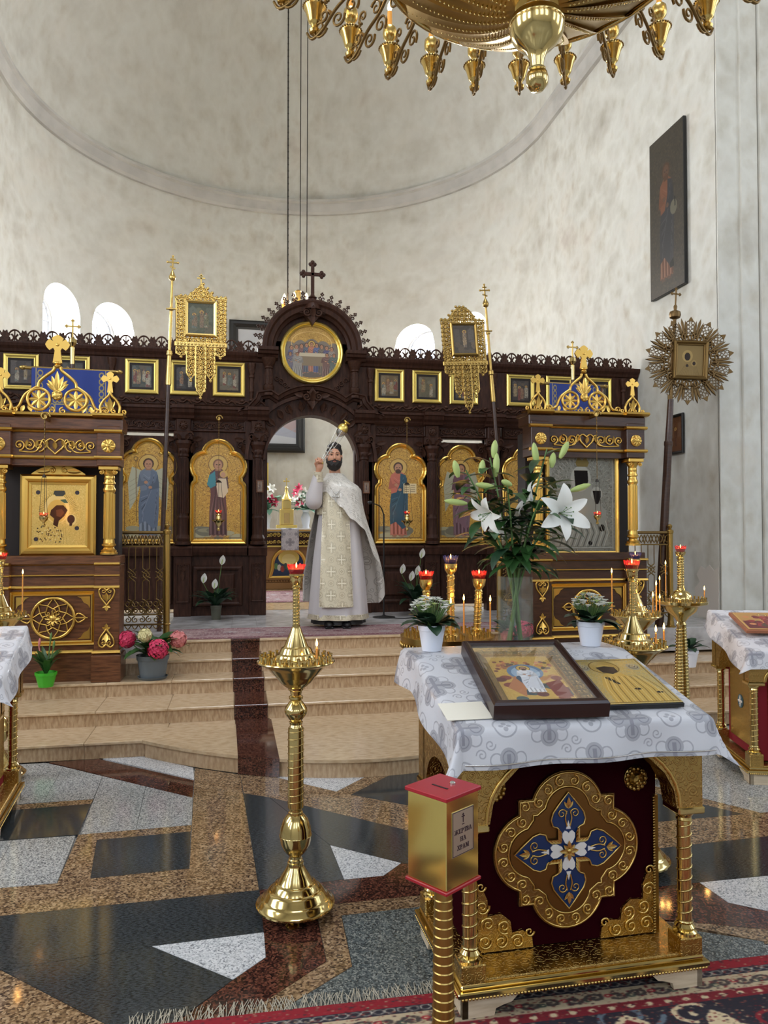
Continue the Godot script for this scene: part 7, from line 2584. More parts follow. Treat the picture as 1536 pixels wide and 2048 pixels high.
func build_triple_stand() -> void:
	var at := Vector3(1.07, 0, -3.78)
	var t := thing("triple_candle_stand", "brass stand with three twisted columns and wide candle dish behind left flower pot", "candle stand", at)
	part(t, "base", lathed([0.0, 0.0, 0.2, 0.0, 0.2, 0.03, 0.16, 0.05, 0.1, 0.1, 0.05, 0.18, 0.035, 0.22, 0.06, 0.3, 0.035, 0.38, 0.03, 0.42, 0.03, 0.78, 0.05, 0.84, 0.03, 0.9, 0.05, 0.95], 28), "brass")
	var b := MB.new()
	b.lathe([0.05, 0.95, 0.12, 1.0, 0.235, 1.01, 0.24, 1.03, 0.245, 1.06, 0.235, 1.06, 0.0, 1.05], 48)
	part(t, "dish", b, "brass_old")
	b = MB.new()
	for k in 60:
		var a := TAU * k / 60
		b.ball(Vector3(cos(a) * 0.243, 1.015, sin(a) * 0.243), Vector3(0.007, 0.014, 0.007), 5, 4)
	orn(t, "pierced_gallery", b, "brass_old")
	var sm := lathed([0.0062, 0, 0.0062, 0.024, 0.0075, 0.026, 0.0075, 0.03, 0.005, 0.03], 8).mesh()
	for ring in [[0.22, 30], [0.18, 22], [0.14, 14]]:
		for k in ring[1]:
			var a: float = TAU * k / ring[1]
			put(t, "socket", sm, "brass_old", Vector3(cos(a) * ring[0], 1.055, sin(a) * ring[0]))
	var cols := [[-0.115, 1.35, 0.015, "ruby_glass"], [0.02, 1.43, 0.0, "blue_glass"], [0.155, 1.35, -0.05, "ruby_glass"]]
	for c in cols:
		var h: float = c[1] - 1.05
		b = MB.new()
		var lean := Basis(Vector3(0, 0, 1), c[2])
		b.T = Transform3D(lean, Vector3(c[0] * 0.95 + (0.012 if c[2] < 0 else 0.0), 1.05, 0.0))
		b.lathe([0.04, 0, 0.036, 0.012, 0.024, 0.02, 0.028, 0.035, 0.019, 0.045, 0.019, h - 0.07, 0.022, h - 0.065, 0.016, h - 0.055, 0.03, h - 0.035, 0.034, h - 0.015, 0.034, h], 20)
		spiral(b, 0.019, 0.05, h - 0.075, 8, 0.0042)
		var o := part(t, "twisted_column", b, "gold")
		lamp_glass(t, Vector3(c[0] * 0.95 + (0.012 if c[2] < 0 else 0.0), 1.05, 0) + lean * Vector3(0, h - 0.012, 0), c[3], 1.05)
	for s in [[-0.03, 0.17, 0.15, "amber candle at left of the tall blue-cupped column"], [0.05, 0.13, 0.16, "amber candle just right of the tall blue-cupped column"], [0.2, 0.1, 0.15, "candle beside the right column behind the vase"]]:
		candle(at + Vector3(s[0], 1.085, s[1]), s[2], s[3])

func build_wide_stand() -> void:
	var t := thing("tapered_candle_stand", "brass candle stand with tapered twisted shaft between lectern and right pier", "candle stand", Vector3(3.364, 0, -5.27))
	var b := MB.new()
	b.lathe([0.0, 0, 0.2, 0, 0.2, 0.03, 0.12, 0.07, 0.08, 0.14, 0.05, 0.2, 0.07, 0.26, 0.07, 0.28], 28)
	part(t, "base", b, "brass")
	b = MB.new()
	b.lathe([0.06, 0.28, 0.058, 0.3, 0.034, 0.86, 0.04, 0.88, 0.03, 0.9], 20)
	spiral(b, 0.057, 0.31, 0.85, 22, 0.008, 0.034)
	part(t, "shaft", b, "brass")
	b = MB.new()
	b.lathe([0.03, 0.9, 0.06, 0.94, 0.11, 0.98, 0.13, 1.02, 0.195, 1.04, 0.2, 1.06, 0.19, 1.065, 0.0, 1.06], 40)
	part(t, "dish", b, "brass")
	b = MB.new()
	b.lathe([0.1, 1.06, 0.1, 1.075, 0.085, 1.08, 0.08, 1.1, 0.06, 1.13, 0.03, 1.145, 0.028, 1.16], 28)
	part(t, "bell", b, "brass")
	b = MB.new()
	b.lathe([0.024, 1.15, 0.022, 1.38, 0.03, 1.385, 0.03, 1.39, 0.02, 1.4, 0.036, 1.42, 0.04, 1.44, 0.034, 1.44], 18)
	spiral(b, 0.023, 1.16, 1.375, 11, 0.006)
	part(t, "stem", b, "brass")
	lamp_glass(t, Vector3(0, 1.43, 0), "ruby_glass", 1.1)
	var sm := lathed([0.0062, 0, 0.0062, 0.024, 0.0075, 0.026, 0.0075, 0.03, 0.005, 0.03], 8).mesh()
	for k in 30:
		var a := TAU * k / 30
		put(t, "socket", sm, "brass", Vector3(cos(a) * 0.18, 1.06, sin(a) * 0.18))
	for s in [[15, 0.13, "candle on left rim of the tapered stand"], [1, 0.05, "stub on right rim of the tapered stand"], [22, 0.24, "tall candle at the back of the tapered stand"]]:
		var a: float = TAU * s[0] / 30
		candle(Vector3(3.364 + cos(a) * 0.18, 1.09, -5.27 + sin(a) * 0.18), s[1], s[2])

func build_donation_box() -> void:
	var t := thing("donation_box", "brass donation box with red lid and lettered plate on a ribbed post", "donation box", Vector3(0.6, 0.007, -2.17), 0.6)
	var w := 0.148
	var b := MB.new()
	b.lathe([0.0, 0, 0.12, 0, 0.12, 0.02, 0.06, 0.035, 0.036, 0.05, 0.034, 0.06, 0.026, 0.565], 28)
	for k in 19:
		var y := 0.04 + 0.026 * k
		var r := lerpf(0.0345, 0.0265, (y - 0.04) / 0.52)
		b.lathe([r, y - 0.003, r + 0.002, y, r, y + 0.003], 24)
	part(t, "post", b, "brass_old")
	part(t, "base_board", mbox(Vector3(0, 0.569, 0), Vector3(w + 0.012, 0.01, w + 0.012), 0.002), mat("red_lacquer", col(158, 26, 38), 0.35))
	part(t, "brass_case", mbox(Vector3(0, 0.7, 0), Vector3(w, 0.252, w), 0.002), mat("sheet_brass", col(232, 206, 122), 0.11, 1.0))
	part(t, "lid", mbox(Vector3(0, 0.832, 0), Vector3(w + 0.014, 0.012, w + 0.014), 0.002), "red_lacquer")
	part(t, "coin_slot", mbox(Vector3(-0.014, 0.8385, 0.0), Vector3(0.006, 0.0015, 0.06)), "black")
	part(t, "lock", lathed([0.0, 0.838, 0.009, 0.838, 0.009, 0.843, 0.006, 0.846, 0.0, 0.846], 14), "silver").position = Vector3(0.03, 0, 0.012)
	# the plate on the face turned to the right
	var o := part(t, "plate", mbox(Vector3.ZERO, Vector3(0.098, 0.128, 0.0015)), mat("plate_silver", col(214, 208, 190), 0.3, 0.9))
	o.position = Vector3(0, 0.725, w / 2 + 0.0012)
	var f := MB.new()
	f.frame(rect(-0.046, -0.061, 0.046, 0.061), [0.0, 0.0008, 0.0, 0.0016, 0.0016, 0.0016, 0.0016, 0.0008])
	var ink := mat("engraving", col(58, 34, 40), 0.6)
	part(o, "engraved_border", f, ink)
	var font := SystemFont.new()
	font.font_names = PackedStringArray(["Droid Serif"])
	font.font_weight = 700
	var y := 0.004
	for line in ["ЖЕРТВА", "НА", "ХРАМ"]:
		var tm := TextMesh.new()
		tm.text = line
		tm.font = font
		tm.font_size = 16
		tm.pixel_size = 0.00112
		tm.depth = 0.0008
		var l := part(o, "lettering", tm, ink)
		l.position = Vector3(0, y, 0.0012)
		y -= 0.023
	f = MB.new()
	f.box(Vector3(0, 0.04, 0.0012), Vector3(0.003, 0.026, 0.0008))
	f.box(Vector3(0, 0.044, 0.0012), Vector3(0.014, 0.003, 0.0008))
	f.box(Vector3(0, 0.049, 0.0012), Vector3(0.008, 0.0025, 0.0008))
	f.box(Vector3(0, 0.022, 0.0012), Vector3(0.01, 0.0025, 0.0008))
	part(o, "engraved_cross", f, ink)

func make_rail(label: String, x0: float, x1: float, post_right: bool) -> void:
	# a brass balustrade on the edge of the solea, between x0 and x1
	var z := -7.13
	var t := thing("railing", label, "railing", Vector3((x0 + x1) / 2, SOLEA, z), 0, "brass scrollwork railings by the shrines")
	var w := x1 - x0
	var px := w / 2 if post_right else -w / 2
	var b := MB.new()
	b.lathe([0.05, 0, 0.05, 0.012, 0.036, 0.02, 0.034, 0.06, 0.03, 0.066, 0.03, 0.14, 0.036, 0.145, 0.036, 0.155, 0.03, 0.16, 0.03, 0.97, 0.036, 0.975, 0.038, 1.0, 0.03, 1.01, 0.014, 1.02, 0.024, 1.04, 0.026, 1.055, 0.014, 1.07, 0.0, 1.075], 18, Vector3(px, 0, 0))
	part(t, "post", b, "brass_old")
	b = MB.new()
	b.rod(Vector3(-w / 2, 0.985, 0), Vector3(w / 2, 0.985, 0), 0.016, 10)
	part(t, "top_rail", b, "brass_dark")
	for y in [0.15, 0.24, 0.86]:
		part(t, "rail", mbox(Vector3(0, y, 0), Vector3(w, 0.014, 0.014)), "brass_dark")
	var n := int(round(w / 0.13))
	b = MB.new()
	for k in n * 2:
		var x := -w / 2 + w * (k + 0.5) / (n * 2)
		b.bend([Vector3(x - w / n / 4, 0.87, 0), Vector3(x, 0.96, 0), Vector3(x + w / n / 4, 0.87, 0)], 0.006, 5, 4)
		b.bend([Vector3(x - w / n / 4, 0.96, 0), Vector3(x, 0.88, 0), Vector3(x + w / n / 4, 0.96, 0)], 0.006, 5, 4)
		b.curl(Vector2(x, 0.195), 0.03, PI / 2, 1.3 if k % 2 else -1.3, 0, 0.006)
		b.bend([Vector3(x - w / n / 4, 0.15, 0), Vector3(x, 0.11, 0), Vector3(x + w / n / 4, 0.15, 0)], 0.005, 5, 4)
	orn(t, "lattice_band", b, "brass_dark")
	for k in n:
		var x := -w / 2 + w * (k + 0.5) / n
		b = MB.new()
		for s: float in [-1.0, 1.0]:
			var e := s * w / n * 0.24
			b.rod(Vector3(x + e, 0.86, 0), Vector3(x + e, 0.66, 0), 0.005, 6)
			b.bend([Vector3(x + e, 0.66, 0), Vector3(x - e, 0.6, 0), Vector3(x + e, 0.54, 0)], 0.006, 5, 4)
			b.bend([Vector3(x + e * 1.3, 0.63, 0), Vector3(x - e * 0.2, 0.6, 0), Vector3(x + e * 1.3, 0.57, 0)], 0.006, 5, 4)
			b.rod(Vector3(x + e, 0.54, 0), Vector3(x + e, 0.38, 0), 0.005, 6)
			b.curl(Vector2(x + e * 1.1, 0.34), 0.04, PI / 2, 1.4 * s, 0, 0.007)
			b.curl(Vector2(x + e * 1.1, 0.275), 0.032, -PI / 2, -1.4 * s, 0, 0.007)
			b.bend([Vector3(x, 0.37, 0), Vector3(x + e, 0.31, 0), Vector3(x, 0.25, 0)], 0.006, 5, 4)
		orn(t, "baluster", b, "brass_dark")

func build_rails() -> void:
	make_rail("dark brass scrollwork railing right of the left shrine", -1.25, -0.64, true)
	make_rail("dark brass scrollwork railing left of the right shrine behind the vase", 2.56, 3.0, false)
	make_rail("dark brass scrollwork railing between right shrine and the pier", 3.85, 4.43, true)

# ---------------------------------------------------------------- the priest
func nets(b: MB, f: Callable, lo: Vector3, hi: Vector3, cell: float) -> void:
	# surface nets: one vertex in each cell that the surface crosses, one quad round each crossed edge
	var nx := int((hi.x - lo.x) / cell) + 2
	var ny := int((hi.y - lo.y) / cell) + 2
	var nz := int((hi.z - lo.z) / cell) + 2
	var val := PackedFloat32Array()
	val.resize(nx * ny * nz)
	for z in nz:
		for y in ny:
			for x in nx:
				val[(z * ny + y) * nx + x] = f.call(lo + Vector3(x, y, z) * cell)
	var id := {}
	var sx := 1
	var sy := nx
	var sz := nx * ny
	for z in nz - 1:
		for y in ny - 1:
			for x in nx - 1:
				var o := (z * ny + y) * nx + x
				var c := Vector3.ZERO
				var m := 0
				var v0 := val[o]
				var same := true
				for q in [1, sy, sy + 1, sz, sz + 1, sz + sy, sz + sy + 1]:
					if (val[o + q] < 0) != (v0 < 0):
						same = false
						break
				if same:
					continue
				for e in [[0, 0, 0, 0], [0, 1, 0, 0], [0, 0, 1, 0], [0, 1, 1, 0], [1, 0, 0, 0], [1, 0, 1, 0], [1, 1, 0, 0], [1, 1, 1, 0], [2, 0, 0, 0], [2, 0, 1, 0], [2, 1, 0, 0], [2, 1, 1, 0]]:
					var p := Vector3i.ZERO
					var ax: int = e[0]
					p[(ax + 1) % 3] = e[1]
					p[(ax + 2) % 3] = e[2]
					var a := val[o + p.x * sx + p.y * sy + p.z * sz]
					var q := p
					q[ax] += 1
					var d := val[o + q.x * sx + q.y * sy + q.z * sz]
					if (a < 0) != (d < 0):
						c += Vector3(p) + Vector3(q - p) * (a / (a - d))
						m += 1
				var w := lo + (Vector3(x, y, z) + c / m) * cell
				var h := cell * 0.6
				var g := Vector3(f.call(w + Vector3(h, 0, 0)) - f.call(w - Vector3(h, 0, 0)), f.call(w + Vector3(0, h, 0)) - f.call(w - Vector3(0, h, 0)), f.call(w + Vector3(0, 0, h)) - f.call(w - Vector3(0, 0, h)))
				id[o] = b.v.size()
				b.v.append(b.T * w)
				b.n.append((b.T.basis * g).normalized())
				b.uv.append(Vector2(w.x, -w.y))
	for z in range(1, nz - 1):
		for y in range(1, ny - 1):
			for x in range(1, nx - 1):
				var o := (z * ny + y) * nx + x
				var a := val[o]
				for ax in 3:
					var st: int = [sx, sy, sz][ax]
					var d := val[o + st]
					if (a < 0) == (d < 0):
						continue
					var u: int = [sy, sz, sx][ax]
					var w: int = [sz, sx, sy][ax]
					var k := [o, o - u, o - u - w, o - w]
					if not (id.has(k[0]) and id.has(k[1]) and id.has(k[2]) and id.has(k[3])):
						continue
					var i0: int = id[k[0]]
					var i1: int = id[k[1]]
					var i2: int = id[k[2]]
					var i3: int = id[k[3]]
					if a < 0:
						b.ix.append_array(PackedInt32Array([i0, i2, i1, i0, i3, i2]))
					else:
						b.ix.append_array(PackedInt32Array([i0, i1, i2, i0, i2, i3]))

static func cap(p: Vector3, a: Vector3, b: Vector3, ra: float, rb: float) -> float:
	var d := b - a
	var t := clampf((p - a).dot(d) / d.length_squared(), 0.0, 1.0)
	return p.distance_to(a + d * t) - lerpf(ra, rb, t)

static func egg(p: Vector3, c: Vector3, r: Vector3) -> float:
	var q := (p - c) / r
	var k := q.length()
	return (k - 1.0) * k / maxf(1e-6, (q / r).length())

static func smin(a: float, b: float, k: float) -> float:
	var h := maxf(k - absf(a - b), 0.0) / k
	return minf(a, b) - h * h * k * 0.25

func loft(b: MB, rings: Array, seg: int, folds: float, count: float, us: float, vs: float) -> void:
	# rings: [y, centre x, centre z, radius x, radius z]; folds deepen downwards
	var rows := []
	for j in rings.size():
		var r: Array = rings[j]
		var row := PackedVector3Array()
		var t := float(j) / (rings.size() - 1)
		for i in seg + 1:
			var a := TAU * i / seg
			var k := 1.0 + folds * t * (sin(a * count + 0.7) + 0.5 * sin(a * (count * 1.7) + 2.0 + t))
			row.append(Vector3(r[1] + cos(a) * r[3] * k, r[0], r[2] - sin(a) * r[4] * k))
		rows.append(row)
	rows.reverse()
	b.grid(rows, false, false, false, false, us, vs)

func build_priest() -> void:
	var skin := mat("skin", col(206, 152, 122), 0.5)
	skin.subsurf_scatter_enabled = true
	skin.subsurf_scatter_strength = 0.06
	mat("hair", col(30, 24, 22), 0.6)
	var lin := mat("robe_linen", col(206, 200, 200), 0.7)
	lin.rim_enabled = true
	lin.rim = 0.3
	cloth_material("vestment", brocade(col(228, 223, 214), col(196, 190, 180), col(240, 236, 228), 512), 0.1)
	cloth_material("stole_cloth", brocade(col(214, 204, 178), col(182, 170, 142), col(236, 228, 206), 256), 0.25)
	var t := thing("person", "bearded man in silver-white brocade vestments swinging a censer before the gateway", "person", Vector3(1.04, SOLEA + 0.007, -7.88), -0.06)
	var H := Vector3(-0.05, 1.775, 0.05)
	var head := func(p: Vector3) -> float:
		var q := p - H
		q = Vector3(absf(q.x), q.y, q.z)
		var d := egg(q, Vector3(0, 0.03, -0.01), Vector3(0.078, 0.1, 0.096))
		d = smin(d, egg(q, Vector3(0, -0.05, 0.02), Vector3(0.064, 0.072, 0.07)), 0.04)
		d = smin(d, egg(q, Vector3(0.036, -0.02, 0.06), Vector3(0.026, 0.026, 0.022)), 0.025)
		d = smin(d, cap(q, Vector3(0, 0.015, 0.085), Vector3(0, -0.024, 0.105), 0.008, 0.013), 0.012)
		d = smin(d, cap(q, Vector3(0.01, 0.032, 0.086), Vector3(0.045, 0.03, 0.072), 0.009, 0.008), 0.014)
		d = -smin(-d, egg(q, Vector3(0.031, 0.012, 0.093), Vector3(0.016, 0.011, 0.012)), 0.008)
		d = smin(d, egg(q, Vector3(0, -0.058, 0.09), Vector3(0.022, 0.008, 0.008)), 0.006)
		d = smin(d, egg(q, Vector3(0.08, -0.005, -0.01), Vector3(0.011, 0.032, 0.02)), 0.008)
		return d
	var b := MB.new()
	nets(b, head, H - Vector3(0.11, 0.14, 0.13), H + Vector3(0.11, 0.15, 0.14), 0.0062)
	# trunk, neck, arms and legs
	var wrist := Vector3(-0.225, 1.6, 0.26)
	var elbow := Vector3(-0.27, 1.32, 0.16)
	var bones := [[Vector3(-0.05, 1.72, 0.03), Vector3(-0.03, 1.5, 0.0), 0.058, 0.062], [Vector3(-0.15, 1.43, 0), Vector3(0.12, 1.43, 0), 0.062, 0.062], [Vector3(0, 1.42, 0.01), Vector3(0, 1.0, 0.03), 0.15, 0.17], [Vector3(-0.19, 1.46, 0), elbow, 0.06, 0.048], [elbow, wrist, 0.046, 0.03], [Vector3(0.14, 1.42, 0), Vector3(0.17, 1.14, -0.02), 0.055, 0.045], [Vector3(0.17, 1.14, -0.02), Vector3(0.12, 1.0, 0.12), 0.042, 0.03], [Vector3(-0.09, 1.0, 0), Vector3(-0.1, 0.52, 0.02), 0.1, 0.065], [Vector3(-0.1, 0.52, 0.02), Vector3(-0.1, 0.09, 0), 0.062, 0.042], [Vector3(0.09, 1.0, 0), Vector3(0.08, 0.52, 0.02), 0.1, 0.065], [Vector3(0.08, 0.52, 0.02), Vector3(0.08, 0.09, 0), 0.062, 0.042]]
	var body := func(p: Vector3) -> float:
		var d := 1.0
		for q in bones:
			d = smin(d, cap(p, q[0], q[1], q[2], q[3]), 0.05)
		return d
	nets(b, body, Vector3(-0.38, 0.02, -0.2), Vector3(0.36, 1.78, 0.32), 0.024)
	# the raised right hand: a palm and five fingers closed round the chain ring
	var P := Vector3(-0.215, 1.665, 0.28)
	var chains := [
		[[-0.03, 0.03, 0.0], [-0.036, 0.055, 0.03], [-0.03, 0.04, 0.055], [-0.018, 0.02, 0.052]],
		[[-0.012, 0.038, 0.0], [-0.014, 0.068, 0.03], [-0.01, 0.05, 0.06], [-0.004, 0.026, 0.056]],
		[[0.008, 0.038, 0.0], [0.008, 0.066, 0.03], [0.008, 0.048, 0.058], [0.008, 0.026, 0.054]],
		[[0.026, 0.03, 0.0], [0.028, 0.052, 0.026], [0.026, 0.038, 0.048], [0.02, 0.02, 0.046]],
		[[-0.032, -0.015, 0.01], [-0.045, 0.012, 0.035], [-0.03, 0.03, 0.058], [-0.016, 0.034, 0.066]]]
	var hand := func(p: Vector3) -> float:
		var q := p - P
		var d := egg(q, Vector3(0, 0.005, 0.0), Vector3(0.042, 0.048, 0.02))
		d = smin(d, cap(q, Vector3(0, -0.03, -0.005), wrist - P, 0.026, 0.028), 0.03)
		for c in chains:
			var e := 1.0
			for k in 3:
				e = minf(e, cap(q, Vector3(c[k][0], c[k][1], c[k][2]), Vector3(c[k + 1][0], c[k + 1][1], c[k + 1][2]), 0.0105 - 0.001 * k, 0.0095 - 0.001 * k))
			d = smin(d, e, 0.006)
		return d
	nets(b, hand, P - Vector3(0.075, 0.09, 0.05), P + Vector3(0.065, 0.095, 0.1), 0.0052)
	part(t, "body", b, "skin")
	# eyes, brows, lips
	b = MB.new()
	for s: float in [-1.0, 1.0]:
		b.ball(H + Vector3(s * 0.031, 0.012, 0.082), Vector3(0.012, 0.0075, 0.008), 10, 8)
	part(t, "eyes", b, mat("eye", col(58, 42, 36), 0.2)).set_meta("kind", "stuff")
	b = MB.new()
	b.ball(H + Vector3(0, -0.056, 0.094), Vector3(0.02, 0.0055, 0.006), 10, 6)
	part(t, "lips", b, mat("lip", col(160, 92, 84), 0.5))
	# hair: a cap brushed up from the brow; beard and moustache
	var hairf := func(p: Vector3) -> float:
		var q := p - H
		var a := Vector3(absf(q.x), q.y, q.z)
		var d := egg(q, Vector3(0.0, 0.045, -0.018), Vector3(0.086, 0.1, 0.1)) + 0.004 * sin(q.x * 120.0) * sin(q.z * 90.0 + q.y * 60.0)
		d = smin(d, cap(a, Vector3(0, 0.125, 0.05), Vector3(0.05, 0.105, 0.045), 0.028, 0.022), 0.03)
		d = maxf(d, -egg(q, Vector3(0, -0.02, 0.09), Vector3(0.075, 0.1, 0.07)))
		d = maxf(d, -(q.y + 0.035 + (q.z - 0.02) * 0.35 - 0.0))
		d = minf(d, cap(a, Vector3(0.014, 0.037, 0.096), Vector3(0.05, 0.036, 0.078), 0.0055, 0.004))
		return d
	b = MB.new()
	nets(b, hairf, H - Vector3(0.11, 0.09, 0.14), H + Vector3(0.11, 0.17, 0.13), 0.0066)
	part(t, "hair", b, "hair")
	var beardf := func(p: Vector3) -> float:
		var q := p - H
		var a := Vector3(absf(q.x), q.y, q.z)
		var d := egg(q, Vector3(0, -0.085, 0.03), Vector3(0.076, 0.068, 0.078)) + 0.003 * sin(q.x * 150.0) * sin(q.y * 130.0)
		d = maxf(d, q.y + 0.06 - absf(q.x) * 0.9)
		d = maxf(d, -egg(q, Vector3(0, -0.052, 0.105), Vector3(0.03, 0.016, 0.04)))
		d = minf(d, cap(a, Vector3(0.072, 0.0, 0.0), Vector3(0.066, -0.06, 0.022), 0.012, 0.02))
		d = smin(d, cap(a, Vector3(0.004, -0.042, 0.1), Vector3(0.035, -0.056, 0.084), 0.007, 0.006), 0.01)
		return d
	b = MB.new()
	nets(b, beardf, H - Vector3(0.11, 0.17, 0.07), H + Vector3(0.11, 0.02, 0.13), 0.0066)
	part(t, "beard", b, "hair")
	# cassock, robe, stole, belt
	b = MB.new()
	loft(b, [[0.5, 0, 0, 0.22, 0.17], [0.3, 0, 0, 0.25, 0.2], [0.03, 0, 0, 0.285, 0.235]], 48, 0.03, 7, 1, 1)
	part(t, "cassock", b, "black")
	b = MB.new()
	loft(b, [[1.55, -0.04, 0.01, 0.075, 0.08], [1.5, -0.02, 0.0, 0.13, 0.1], [1.44, 0, 0.01, 0.21, 0.14], [1.3, 0, 0.02, 0.215, 0.17], [1.17, 0, 0.03, 0.205, 0.175], [1.0, 0, 0.03, 0.225, 0.19], [0.7, 0, 0.03, 0.26, 0.215], [0.4, 0, 0.03, 0.285, 0.24], [0.2, 0, 0.03, 0.3, 0.255], [0.085, 0, 0.03, 0.31, 0.265]], 64, 0.035, 8, 1, 1)
	part(t, "robe", b, "robe_linen")
	b = MB.new()
	loft(b, [[0.135, 0, 0.03, 0.315, 0.268], [0.1, 0, 0.03, 0.318, 0.272], [0.08, 0, 0.03, 0.318, 0.272]], 64, 0.035, 8, 8, 0.3)
	part(t, "hem_braid", b, "stole_cloth")
	b = MB.new()
	var rows := []
	for j in 15:
		var y := lerpf(0.22, 1.42, j / 14.0)
		var row := PackedVector3Array()
		for i in 13:
			var u := lerpf(-1, 1, i / 12.0)
			var w := lerpf(0.175, 0.13, j / 14.0)
			var zz := lerpf(0.335, 0.215, j / 14.0)
			row.append(Vector3(-0.04 + u * w, y, zz - 0.05 * u * u + 0.006 * sin(u * 8.0 + y * 5.0)))
		rows.append(row)
	b.grid(rows, false, false, false, false, 1.5, 5.0)
	part(t, "stole", b, "stole_cloth")
	b = MB.new()
	loft(b, [[1.235, -0.01, 0.035, 0.222, 0.192], [1.2, -0.01, 0.035, 0.225, 0.195], [1.165, -0.01, 0.035, 0.222, 0.192]], 48, 0.0, 3, 8, 0.5)
	part(t, "belt", b, "stole_cloth")
	# sleeve of the raised arm and its cuff
	b = MB.new()
	b.bend([Vector3(-0.17, 1.47, 0.0), Vector3(-0.25, 1.38, 0.1), Vector3(-0.265, 1.3, 0.17), Vector3(-0.255, 1.38, 0.2), Vector3(-0.24, 1.47, 0.225), wrist - Vector3(0, 0.03, 0.01)], [0.08, 0.085, 0.088, 0.078, 0.064, 0.046], 20, 6)
	part(t, "sleeve", b, "robe_linen")
	b = MB.new()
	b.bend([wrist - Vector3(-0.002, 0.1, 0.022), wrist - Vector3(0, 0.05, 0.012), wrist], [0.056, 0.05, 0.044], 20, 4)
	part(t, "cuff", b, "stole_cloth")
	# the cape: short in front, thrown open over the raised arm, long at its left side and back
	b = MB.new()
	rows = []
	var keys := [[0, 1.24], [25, 1.12], [50, 1.03], [68, 0.72], [85, 0.36], [105, 0.24], [150, 0.22], [180, 0.22], [215, 0.24], [245, 0.26], [262, 0.3], [278, 0.9], [292, 1.34], [320, 1.36], [345, 1.3], [360, 1.24]]
	var n := 96
	for j in 22:
		var s := j / 21.0
		var row := PackedVector3Array()
		for i in n + 1:
			var deg := 360.0 * i / n
			var hem := 0.3
			for k in keys.size() - 1:
				if deg >= keys[k][0] and deg <= keys[k + 1][0]:
					hem = lerpf(keys[k][1], keys[k + 1][1], smoothstep(keys[k][0], keys[k + 1][0], deg))
			var y := lerpf(1.6, hem, s)
			var drop := 1.6 - y
			var a := deg_to_rad(deg)
			var g := smoothstep(0.0, 0.16, drop)
			var low := smoothstep(0.15, 1.2, drop)
			var side := maxf(0.0, sin(a))
			var rx := lerpf(0.085, 0.235, g) + low * (0.24 if side > 0.0 else 0.15)
			var rz := lerpf(0.085, 0.19, g) + low * 0.12
			var fold := 1.0 + (0.03 * low + 0.008) * (sin(a * 9.0 + 1.0) + 0.6 * sin(a * 14.0 + drop * 3.0))
			var x := sin(a) * rx * fold - 0.045 * (1.0 - g) + 0.005
			var z := cos(a) * rz * fold + 0.01 + 0.05 * g * maxf(0.0, cos(a))
			if deg > 262:
				y += 0.05 * g * smoothstep(262, 300, deg) * (1.0 - smoothstep(320, 360, deg))
			row.append(Vector3(x, y - 0.02 * g * absf(sin(a)), z))
		rows.append(row)
	rows.reverse()
	b.grid(rows, false, false, false, false, 5.0, 3.0)
	part(t, "cape", b, "vestment")
	# cross on a chain, shoes
	b = MB.new()
	b.bend([Vector3(-0.12, 1.53, 0.11), Vector3(-0.09, 1.42, 0.245), Vector3(-0.045, 1.37, 0.262), Vector3(0.0, 1.42, 0.245), Vector3(0.03, 1.53, 0.11)], 0.004, 5, 6)
	part(t, "chain", b, "silver")
	var cr := part(t, "chest_cross", cross_mesh(0.09, 0.055, 0.012), "silver")
	cr.position = Vector3(-0.045, 1.285, 0.268)
	for s: float in [-1.0, 1.0]:
		b = MB.new()
		b.ball(Vector3(s * 0.09 - 0.02, 0.035, 0.2), Vector3(0.052, 0.04, 0.12), 14, 8)
		b.box(Vector3(s * 0.09 - 0.02, 0.009, 0.2), Vector3(0.085, 0.018, 0.2), 0.005)
		part(t, "shoe", b, "black")
	# the censer: chains run up from the hand to the bowl at the top of its swing
	var c := thing("censer", "gold and silver censer on chains swung above the man's head", "censer", Vector3(1.04 - 0.215, SOLEA + 1.69, -7.6), 0)
	var d := Vector3(0.19, 0.31, 0.05)
	var B := Basis(Quaternion(Vector3.UP, d.normalized()))
	var l := d.length()
	b = MB.new()
	b.T = Transform3D(B, d)
	b.lathe([0.0, -0.05, 0.012, -0.045, 0.03, -0.03, 0.044, -0.005, 0.05, 0.02, 0.052, 0.024], 20)
	part(c, "lid", b, "silver")
	b = MB.new()
	b.T = Transform3D(B, d)
	b.lathe([0.052, 0.026, 0.054, 0.05, 0.048, 0.075, 0.03, 0.094, 0.014, 0.102, 0.014, 0.112, 0.036, 0.122, 0.038, 0.13, 0.0, 0.132], 20)
	part(c, "bowl", b, "gold_pale")
	for k in 4:
		var a := TAU * k / 4
		b = MB.new()
		var o := Vector3(cos(a), 0, sin(a))
		b.rod(B * (o * 0.012), d + B * (o * 0.05 + Vector3(0, 0.03, 0)), 0.0028, 5)
		for q in 3:
			b.ball((d + B * (o * 0.05)) * (0.3 + 0.13 * q + 0.02 * k), Vector3.ONE * 0.011, 8, 6)
		part(c, "chain", b, "silver")
	b = MB.new()
	b.T = Transform3D(B, Vector3.ZERO)
	b.lathe([0.0, 0.0, 0.025, 0.004, 0.022, 0.016, 0.0, 0.024], 16)
	part(c, "chain_ring", b, "gold_pale")

# ---------------------------------------------------------------- flowers and pot plants
func pot_mesh(r0: float, r1: float, h: float, seg: int) -> MB:
	var b := MB.new()
	b.lathe([0.0, 0.0, r0, 0.0, r1, h * 0.8, r1 * 1.06, h * 0.81, r1 * 1.08, h, r1 * 0.98, h, r1 * 0.95, h * 0.86, 0.0, h * 0.86], seg)
	return b

